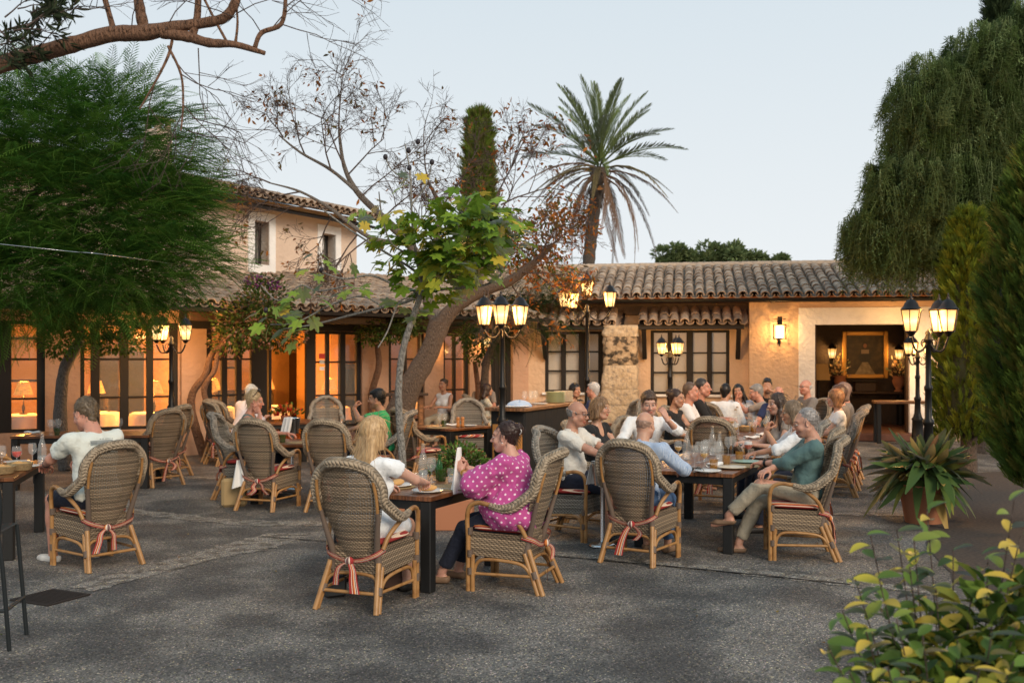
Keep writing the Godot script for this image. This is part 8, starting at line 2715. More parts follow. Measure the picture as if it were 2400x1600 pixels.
func fig_tree() -> void:
	var o := thing("fig_tree", "young fig tree with slender grey trunk, bare tips and large lobed green leaves", "tree")
	var D := 10.55
	limb(o, "trunk", line([[930, 1180], [924, 1050], [917, 960], [916, 880], [926, 800], [948, 730], [965, 680], [970, 650]], D), [0.042, 0.040, 0.038, 0.036, 0.035, 0.033, 0.03, 0.028], M.bark_fig, 12)
	var br := [
		[[[968, 665], [940, 690], [880, 705], [800, 725], [720, 745], [650, 755]], [0.022, 0.018, 0.014, 0.011, 0.008]],
		[[[880, 705], [830, 680], [760, 700], [680, 740], [620, 745]], [0.012, 0.010, 0.008, 0.006]],
		[[[965, 672], [900, 650], [850, 632], [790, 640], [740, 625]], [0.018, 0.014, 0.010, 0.008]],
		[[[800, 655], [730, 668], [690, 655], [640, 690], [600, 655]], [0.010, 0.008, 0.007, 0.006]],
		[[[970, 650], [950, 620], [870, 570], [800, 525], [740, 480]], [0.018, 0.014, 0.010, 0.008]],
		[[[970, 650], [955, 580], [945, 480], [942, 400], [930, 330]], [0.022, 0.017, 0.013, 0.010, 0.007]],
		[[[955, 590], [900, 560], [878, 500], [870, 440]], [0.012, 0.010, 0.008, 0.006]],
		[[[945, 470], [980, 420], [992, 370]], [0.009, 0.008, 0.006]],
		[[[942, 420], [900, 390], [885, 360]], [0.009, 0.008, 0.006]],
		[[[972, 655], [1000, 600], [1040, 545], [1070, 480], [1090, 440]], [0.018, 0.014, 0.011, 0.008]],
		[[[1040, 545], [1085, 520], [1130, 500], [1170, 495]], [0.011, 0.009, 0.007]],
		[[[970, 668], [1040, 662], [1110, 655], [1150, 630], [1190, 560]], [0.018, 0.014, 0.011, 0.008]],
		[[[1060, 660], [1110, 600], [1150, 560], [1200, 530]], [0.011, 0.009, 0.007]],
		[[[966, 690], [920, 690], [890, 760], [868, 798]], [0.010, 0.008, 0.007]],
		[[[972, 640], [1010, 560], [1030, 500], [1060, 460]], [0.012, 0.010, 0.007]]]
	var tipn := []
	for q in br:
		var zz := rr(-0.5, 0.5)
		var pts := []
		for k in q[0].size(): pts.append(px(q[0][k][0], q[0][k][1], D + zz * k / (q[0].size() - 1.0)))
		limb(o, "branch", pts, q[1], M.bark_fig, 7)
		tipn.append(pts[-1])
	var lm := [fig_leaf(1), fig_leaf(2), fig_leaf(3)]
	var tones := [rgb(0.12, 0.22, 0.02), rgb(0.17, 0.28, 0.025), rgb(0.085, 0.17, 0.018), rgb(0.26, 0.30, 0.03), rgb(0.42, 0.31, 0.03)]
	var mats := []
	for k in 5:
		var m := mt("fig_leaf_%d" % k, tones[k], 0.45)
		m.backlight_enabled = true
		m.metallic_specular = 0.2
		m.backlight = Color(0.55, 0.55, 0.55)
		mats.append(m)
	# clusters: centre, spread, how many, share of yellow
	var cl := [[1080, 560, 80, 66, 0.08], [1150, 540, 60, 58, 0.4], [1040, 640, 70, 24, 0.05], [1080, 605, 70, 32, 0.1], [1090, 470, 45, 16, 0.05], [1010, 600, 50, 14, 0.1], [620, 740, 45, 14, 0.1], [700, 700, 50, 12, 0.1], [730, 610, 40, 9, 0.1], [790, 650, 60, 10, 0.15], [880, 480, 40, 7, 0.9], [930, 690, 50, 8, 0.05], [960, 720, 25, 6, 0.0], [835, 500, 25, 4, 0.5], [950, 420, 30, 4, 0.3], [890, 590, 40, 6, 0.2], [680, 760, 50, 7, 0.05], [960, 560, 60, 22, 0.15], [1000, 500, 45, 16, 0.2], [1030, 580, 110, 60, 0.1], [1120, 545, 100, 60, 0.2], [1070, 500, 90, 60, 0.2], [990, 630, 80, 60, 0.1], [940, 560, 90, 60, 0.15], [900, 530, 50, 12, 0.3]]
	var rest := []
	var tone := []
	var made := 0
	for c in cl:
		for k in c[3]:
			var a := rr(0, TAU)
			var q := sqrt(rng.randf())
			var p := px(c[0] + cos(a) * q * c[2], c[1] + sin(a) * q * c[2] * 0.8, D + rr(-0.45, 0.45))
			var d := Vector3(cos(a) * 0.8, rr(-0.7, 0.25), rr(-0.5, 0.9))
			var m: Material = mats[rng.randi_range(3, 4)] if rng.randf() < c[4] else mats[rng.randi_range(0, 2)]
			var xf := Transform3D(facing(d, rr(-0.6, 0.6)).scaled_local(Vector3.ONE * rr(0.62, 1.05)), p)
			if c[3] == 60 or made >= 298:
				rest.append(xf)
				tone.append(shade([Color(0.13, 0.22, 0.025), Color(0.18, 0.28, 0.03), Color(0.09, 0.17, 0.02), Color(0.28, 0.30, 0.035)]))
			else:
				made += 1
				part("leaf", lm[k % 3], m, o, xf)
	many("inner_leaves", lm[1], M.leaf, o, rest, tone)
	var fm := MB.new()
	fm.ell(Vector3.ZERO, Vector3(0.026, 0.032, 0.026))
	var fig := fm.mesh()
	var purple := mt("fig_fruit", rgb(0.02, 0.014, 0.02), 0.6)
	for q in [[992, 372], [940, 385], [938, 345], [885, 360], [1085, 540], [1130, 505], [610, 712], [738, 620], [1170, 492], [960, 325], [1060, 490]]: part("fruit", fig, purple, o, Transform3D(Basis(), px(q[0], q[1], D)))
	var tie := MB.new()
	tie.tube(arc([px(905, 670, D), px(950, 665, D - 0.04), px(985, 668, D), px(950, 672, D + 0.04)], 5), [0.008], 6)
	part("green_tie", tie.mesh(), M.china_mint, o)

func agave() -> void:
	var at := Vector3(4.47, 0, -10.8)
	var pot := thing("clay_pot", "weathered terracotta pot under the broad leaved plant at right", "plant pot", at)
	var b := MB.new()
	b.lathe([Vector2(0, 0), Vector2(0.19, 0), Vector2(0.19, 0), Vector2(0.25, 0.34), Vector2(0.25, 0.34), Vector2(0.285, 0.345), Vector2(0.29, 0.42), Vector2(0.29, 0.42), Vector2(0.255, 0.42), Vector2(0.24, 0.37), Vector2(0, 0.36)], 28)
	part("pot_body", b.mesh(), M.terracotta, pot)
	var o := thing("aspidistra_plant", "bushy broad leaved plant with yellowing leaf tips growing in the terracotta pot", "plant", at + Vector3(0, 0.40, 0))
	var mats := []
	for c in [rgb(0.05, 0.09, 0.025), rgb(0.08, 0.13, 0.032), rgb(0.17, 0.18, 0.04), rgb(0.34, 0.22, 0.06), rgb(0.25, 0.11, 0.035)]:
		var m := mt("strap_leaf_%d" % mats.size(), c, 0.4)
		m.backlight_enabled = true
		m.metallic_specular = 0.2
		m.backlight = Color(0.35, 0.35, 0.35)
		mats.append(m)
	var ms := []
	for v in 3:
		var lb := MB.new()
		var bend: float = [0.25, 0.6, 1.2][v]
		lb.grid(func(u: float, t: float):
			var w: float = 0.068 * pow(sin(PI * clampf(t * 0.92 + 0.06, 0, 1)), 0.9) + 0.002
			var x := (u - 0.5) * 2.0
			return Vector3(x * w, absf(x) * w * 0.5 - bend * t * t * 0.5 + 0.02 * sin(t * 7.0), t * 0.54 - bend * 0.12 * t * t), 2, 9)
		ms.append(lb.mesh())
	for k in 190:
		var t := float(k) / 190.0
		var el := lerpf(1.5, 0.12, pow(t, 0.9)) + rr(-0.1, 0.1)
		var az := k * 2.39996
		var d := Vector3(cos(az) * cos(el), sin(el), sin(az) * cos(el))
		var left := clampf(0.5 - d.x * 0.6 + d.y * 0.1, 0, 1)
		var q := rng.randf()
		var m: Material = mats[4] if q < 0.08 else mats[3] if q < 0.08 + 0.26 * left else mats[2] if q < 0.36 + 0.2 * left else mats[rng.randi_range(0, 1)]
		part("leaf", ms[mini(2, int(t * 2.2 + rr(0, 0.8)))], m, o, Transform3D(facing(d + rdir() * 0.25, rr(-1.1, 1.1)).scaled_local(Vector3(1, 1, 1) * rr(0.6, 0.98)), Vector3(cos(az), 0, sin(az)) * rr(0.02, 0.2) + Vector3(0, rr(0.02, 0.2), 0)))

func shrub() -> void:
	var o := thing("laurel_shrub", "blurred shrub with yellow green leaves in the near right corner", "shrub", Vector3(1.55, 0, -3.5))
	var ms := []
	for v in 3:
		var b := MB.new()
		var bend: float = [0.1, 0.3, -0.1][v]
		b.grid(func(u: float, t: float):
			var w: float = 0.021 * pow(sin(PI * clampf(t * 0.93 + 0.05, 0, 1)), 0.75) + 0.001
			var x := (u - 0.5) * 2.0
			return Vector3(x * w, absf(x) * w * 0.55 - bend * t * t * 0.08, t * 0.085), 2, 6)
		ms.append(b.mesh())
	var mats := []
	for c in [rgb(0.065, 0.12, 0.022), rgb(0.10, 0.17, 0.03), rgb(0.19, 0.24, 0.045), rgb(0.42, 0.36, 0.045), rgb(0.50, 0.36, 0.06), rgb(0.03, 0.065, 0.018)]:
		var m := mt("laurel_leaf_%d" % mats.size(), c, 0.38)
		m.backlight_enabled = true
		m.metallic_specular = 0.2
		m.backlight = Color(0.45, 0.45, 0.45)
		mats.append(m)
	var n := 0
	var rest := []
	var tone := []
	# stems: tip as seen, depth
	var tips := [[2130, 1168, 3.7], [2060, 1215, 3.6], [2000, 1230, 3.7], [2190, 1260, 3.8], [2270, 1290, 3.6], [2330, 1150, 3.5], [2345, 1230, 3.4], [1965, 1330, 3.5], [1935, 1400, 3.3], [1900, 1480, 3.2], [2020, 1330, 3.4], [2090, 1300, 3.5], [2150, 1350, 3.4], [2230, 1380, 3.4], [2300, 1350, 3.3], [2350, 1330, 3.6], [1990, 1450, 3.2], [2060, 1420, 3.2], [2120, 1460, 3.1], [2200, 1470, 3.2], [2280, 1450, 3.1], [2340, 1430, 3.2], [1950, 1540, 3.1], [2040, 1530, 3.0], [2250, 1540, 3.0], [2170, 1560, 3.0], [2330, 1520, 3.0], [2100, 1240, 3.6]]
	var base := o.position
	for t in tips:
		var tip: Vector3 = px(t[0], t[1], t[2]) - base
		var root := Vector3(clampf(tip.x * 0.35, -0.3, 0.5), 0, rr(-0.15, 0.15))
		var mid := Vector3(lerpf(root.x, tip.x, 0.4), tip.y * 0.55, lerpf(root.z, tip.z, 0.5))
		var a := arc([root, mid, tip], 8)
		var st := MB.new()
		st.tube(a, [0.006, 0.006, 0.005, 0.004, 0.004, 0.003, 0.003, 0.0025], 5)
		part("stem", st.mesh(), M.twig, o)
		for k in 22:
			n += 1 if k < 10 else 0
			var q := 1.0 - k * 0.034
			var p: Vector3 = a[int(q * (a.size() - 1))]
			p += rdir() * 0.012
			var az := k * 2.4 + rr(-0.4, 0.4)
			var d := Vector3(cos(az), rr(-0.1, 0.75), sin(az))
			var young := 1.0 - k / 22.0
			var m: StandardMaterial3D = mats[rng.randi_range(3, 4)] if rng.randf() < 0.32 * young + 0.08 else mats[rng.randi_range(1, 2)] if rng.randf() < 0.6 else mats[[0, 5][k % 2]]
			var xf := Transform3D(facing(d, rr(-0.6, 0.6)).scaled_local(Vector3.ONE * rr(0.7, 1.15)), p)
			if k < 10 and n < 299: part("leaf", ms[k % 3], m, o, xf)
			else:
				rest.append(xf)
				tone.append(m.albedo_color.srgb_to_linear())
	many("small_leaves", ms[0], M.leaf, o, rest, tone)
	clump(o, "inner_leaves", ms[1], M.leaf, [[Vector3(0.2, 0.62, 0.1), Vector3(0.5, 0.42, 0.28)], [Vector3(-0.1, 0.5, 0.3), Vector3(0.4, 0.32, 0.25)], [Vector3(0.3, 0.8, 0.05), Vector3(0.35, 0.25, 0.2)]], 1500, 0.1, [Color(0.08, 0.14, 0.025), Color(0.13, 0.20, 0.035), Color(0.05, 0.09, 0.02), Color(0.24, 0.26, 0.05), Color(0.40, 0.33, 0.05)], 0.3, 0.6, 1.1)

# ---------------------------------------------------------------- tableware
var proto := {}

func goblet(fill: String, h := 0.21, r := 0.041) -> Array:   # meshes of a stemmed glass and what is in it
	var b := MB.new()
	b.lathe([Vector2(0.0, 0.0), Vector2(0.034, 0.0), Vector2(0.034, 0.003), Vector2(0.008, 0.007), Vector2(0.0042, 0.02), Vector2(0.0042, h * 0.42), Vector2(0.012, h * 0.46), Vector2(r * 0.82, h * 0.56), Vector2(r, h * 0.70), Vector2(r * 0.93, h * 0.86), Vector2(r * 0.80, h), Vector2(r * 0.80, h)], 20)
	var out := [["bowl", b.mesh(), M.glass]]
	if fill:
		var f := MB.new()
		f.lathe([Vector2(0.004, h * 0.455), Vector2(r * 0.78, h * 0.56), Vector2(r * 0.955, h * 0.68), Vector2(r * 0.955, h * 0.68), Vector2(0.0, h * 0.68)], 16)
		out.append(["drink", f.mesh(), M[fill]])
	return out

func lathed(pr: Array, m: String, called: String, sides := 22, turn := 0.0) -> Array:
	var b := MB.new()
	b.lathe(pr, sides, Vector3.ZERO, turn)
	return [called, b.mesh(), M[m]]

func plate_of(m: String, r := 0.125) -> Array:
	return [lathed([Vector2(0, 0), Vector2(r * 0.55, 0), Vector2(r * 0.6, 0.004), Vector2(r, 0.017), Vector2(r, 0.021), Vector2(r * 0.62, 0.009), Vector2(0, 0.007)], m, "dish", 32)]

func build(kind: String) -> Array:
	match kind:
		"wine": return goblet("")
		"white_wine": return goblet("white_wine")
		"spritz":
			var a := goblet("", 0.2, 0.047)
			a.append(lathed([Vector2(0.004, 0.093), Vector2(0.036, 0.112), Vector2(0.044, 0.15), Vector2(0.044, 0.15), Vector2(0, 0.15)], "orange_drink", "drink"))
			var s := MB.new()
			s.tube([Vector3(0.01, 0.10, 0), Vector3(-0.035, 0.225, 0.01)], [0.003], 6)
			a.append(["straw", s.mesh(), M.black_paint])
			return a
		"beer":
			var a := goblet("", 0.185, 0.045)
			a.append(lathed([Vector2(0.004, 0.086), Vector2(0.034, 0.104), Vector2(0.0425, 0.135), Vector2(0.0425, 0.135), Vector2(0, 0.135)], "beer", "drink"))
			a.append(lathed([Vector2(0, 0.1352), Vector2(0.0425, 0.1352), Vector2(0.0425, 0.1352), Vector2(0.038, 0.165), Vector2(0.038, 0.165), Vector2(0, 0.168)], "china", "foam"))
			return a
		"bottle":
			return [lathed([Vector2(0, 0), Vector2(0.038, 0), Vector2(0.042, 0.006), Vector2(0.042, 0.15), Vector2(0.032, 0.20), Vector2(0.017, 0.25), Vector2(0.0155, 0.29), Vector2(0.018, 0.292), Vector2(0.018, 0.305), Vector2(0.014, 0.305)], "glass", "bottle_glass"), lathed([Vector2(0, 0.005), Vector2(0.038, 0.005), Vector2(0.038, 0.09), Vector2(0.038, 0.09), Vector2(0, 0.09)], "water", "water"), lathed([Vector2(0, 0.3), Vector2(0.017, 0.3), Vector2(0.017, 0.318), Vector2(0.017, 0.318), Vector2(0, 0.32)], "cork", "stopper")]
		"greenbottle":
			return [lathed([Vector2(0, 0), Vector2(0.03, 0), Vector2(0.033, 0.006), Vector2(0.033, 0.12), Vector2(0.014, 0.165), Vector2(0.012, 0.205), Vector2(0.015, 0.207), Vector2(0.015, 0.215), Vector2(0, 0.215)], "green_glass", "bottle_glass")]
		"amber", "olive", "tumbler":
			var m := "amber_glass" if kind == "amber" else "olive_glass"
			var b := MB.new()
			b.grid(func(u: float, v: float):
				var a := -TAU * u
				var r := 0.032 + 0.008 * v + 0.0016 * sin(a * 9.0 + v * 10.0) * sin(v * PI)
				return Vector3(cos(a) * r, 0.095 * v, sin(a) * r), 54, 8)
			return [["tumbler_glass", b.mesh(), M[m]], lathed([Vector2(0, 0.001), Vector2(0.032, 0.001), Vector2(0.032, 0.012), Vector2(0.032, 0.012), Vector2(0, 0.012)], m, "bottom")]
		"water": return [lathed([Vector2(0, 0), Vector2(0.032, 0), Vector2(0.032, 0), Vector2(0.038, 0.12), Vector2(0.038, 0.12)], "glass", "tumbler_glass"), lathed([Vector2(0, 0.006), Vector2(0.030, 0.006), Vector2(0.0335, 0.066), Vector2(0.0335, 0.066), Vector2(0, 0.066)], "water", "water"), lathed([Vector2(0, 0.064), Vector2(0.014, 0.064), Vector2(0.014, 0.064), Vector2(0.014, 0.07), Vector2(0, 0.07)], "white_wine", "lemon_slice")]
		"jar": return [lathed([Vector2(0, 0), Vector2(0.036, 0), Vector2(0.038, 0.004), Vector2(0.038, 0.08), Vector2(0.036, 0.085), Vector2(0.036, 0.085)], "glass", "jar_glass"), lathed([Vector2(0, 0.004), Vector2(0.034, 0.004), Vector2(0.034, 0.05), Vector2(0.034, 0.05), Vector2(0, 0.05)], "straw", "contents")]
		"cola": return [lathed([Vector2(0, 0), Vector2(0.028, 0), Vector2(0.028, 0), Vector2(0.034, 0.15), Vector2(0.034, 0.15)], "glass", "tumbler_glass"), lathed([Vector2(0, 0.005), Vector2(0.0265, 0.005), Vector2(0.031, 0.1), Vector2(0.031, 0.1), Vector2(0, 0.1)], "cola", "drink")]
		"mill": return [lathed([Vector2(0, 0), Vector2(0.028, 0), Vector2(0.028, 0.03), Vector2(0.021, 0.06), Vector2(0.026, 0.095), Vector2(0.022, 0.102), Vector2(0.022, 0.106), Vector2(0.027, 0.115), Vector2(0.027, 0.145), Vector2(0.02, 0.155), Vector2(0, 0.156)], "mill_wood", "mill_body"), lathed([Vector2(0, 0.156), Vector2(0.008, 0.156), Vector2(0.009, 0.163), Vector2(0, 0.168)], "steel", "knob")]
		"plate": return plate_of("china")
		"plate_mint": return plate_of("china_mint", 0.145)
		"plate_cream": return plate_of("china_cream", 0.145)
		"tray":
			return plate_of("china", 0.22)
		"mat": return [lathed([Vector2(0, 0), Vector2(0.19, 0), Vector2(0.193, 0.002), Vector2(0.19, 0.005), Vector2(0, 0.005)], "straw", "woven_mat", 36)]
		"basket":
			var p := [Vector2(0, 0), Vector2(0.085, 0)]
			for k in 8: p.append_array([Vector2(0.09 + k * 0.003, 0.004 + k * 0.0085), Vector2(0.0945 + k * 0.003, 0.008 + k * 0.0085)])
			p.append_array([Vector2(0.108, 0.074), Vector2(0.08, 0.012), Vector2(0, 0.01)])
			var b := MB.new()
			for k in 5: b.ell(Vector3(cos(k * 1.3) * 0.045, 0.045 + 0.01 * (k % 2), sin(k * 1.3) * 0.045), Vector3(0.05, 0.03, 0.035))
			return [lathed(p, "straw", "wicker_bowl", 28), ["bread", b.mesh(), M.bread]]
		"bread":
			var b := MB.new()
			b.grid(func(u: float, v: float):
				var a := -TAU * u
				var q := PI * (v - 0.5)
				var r := cos(q) * (1.0 + 0.07 * sin(a * 3.0) + 0.05 * sin(a * 7.0 + v * 6.0))
				return Vector3(cos(a) * r * 0.075, 0.026 + sin(q) * 0.026, sin(a) * r * 0.042), 22, 10)
			return [["loaf", b.mesh(), M.bread]]
		"napkin":
			var b := MB.new()
			b.grid(func(u: float, v: float):
				var a := -TAU * u
				var r := 0.024 * (1.0 + 0.16 * sin(a * 3.0 + v * 5.0)) * (0.75 + 0.25 * absf(v - 0.4))
				return Vector3((v - 0.5) * 0.22, 0.02 + sin(a) * r * 0.8 + 0.006 * sin(v * 9.0), cos(a) * r * 1.5), 16, 14)
			return [["cloth", b.mesh(), M.linen]]
		"sunglasses":
			var b := MB.new()
			for s in [-1.0, 1.0]:
				b.ell(Vector3(s * 0.034, 0.02, 0), Vector3(0.028, 0.02, 0.005))
				b.tube([Vector3(s * 0.062, 0.028, 0), Vector3(s * 0.066, 0.022, 0.08), Vector3(s * 0.06, 0.008, 0.13)], [0.003], 6)
			b.tube([Vector3(-0.01, 0.026, 0), Vector3(0.01, 0.026, 0)], [0.003], 6)
			return [["frame", b.mesh(), M.black_paint]]
		"fork":
			var b := MB.new()
			b.box(Vector3(0, 0.003, 0.04), Vector3(0.009, 0.003, 0.11), 0.001)
			for k in 4: b.box(Vector3(-0.0075 + k * 0.005, 0.004, -0.045), Vector3(0.0025, 0.002, 0.045))
			b.box(Vector3(0, 0.0035, -0.018), Vector3(0.02, 0.003, 0.012), 0.001)
			return [["fork_metal", b.mesh(), M.steel]]
		"plates", "plates2":
			var out := []
			for k in 13:
				var r := 0.15
				var b := MB.new()
				b.lathe([Vector2(0, 0), Vector2(r * 0.6, 0), Vector2(r, 0.010), Vector2(r, 0.015), Vector2(r * 0.62, 0.009), Vector2(0, 0.008)], 26, Vector3(0.002 * sin(k * 2.0), k * 0.0125, 0.002 * cos(k * 3.0)))
				out.append(["plate", b.mesh(), M.china_sage if kind == "plates" else M.china_cream])
			return out
	return []

func put(kind: String, x: float, z: float, label: String, category: String, group := "", y := 0.7318, turn := 0.0) -> void:
	var names := {"wine": "wine_glass", "white_wine": "wine_glass", "spritz": "cocktail_glass", "beer": "beer_glass", "bottle": "water_bottle", "greenbottle": "green_bottle", "amber": "amber_tumbler", "olive": "green_tumbler", "tumbler": "green_tumbler", "water": "water_glass", "jar": "glass_jar", "cola": "tall_glass", "mill": "pepper_mill", "plate": "plate", "plate_mint": "plate", "plate_cream": "plate", "tray": "serving_plate", "mat": "placemat", "basket": "bread_basket", "bread": "bread_roll", "napkin": "rolled_napkin", "sunglasses": "sunglasses", "fork": "fork", "plates": "plate_stack", "plates2": "plate_stack"}
	if not proto.has(kind):
		var o := thing(names[kind], label, category, Vector3(x, y, z), turn, group)
		for p in build(kind): part(p[0], p[1], p[2], o)
		proto[kind] = o
		return
	dup(proto[kind], label, Vector3(x, y, z), turn, group)

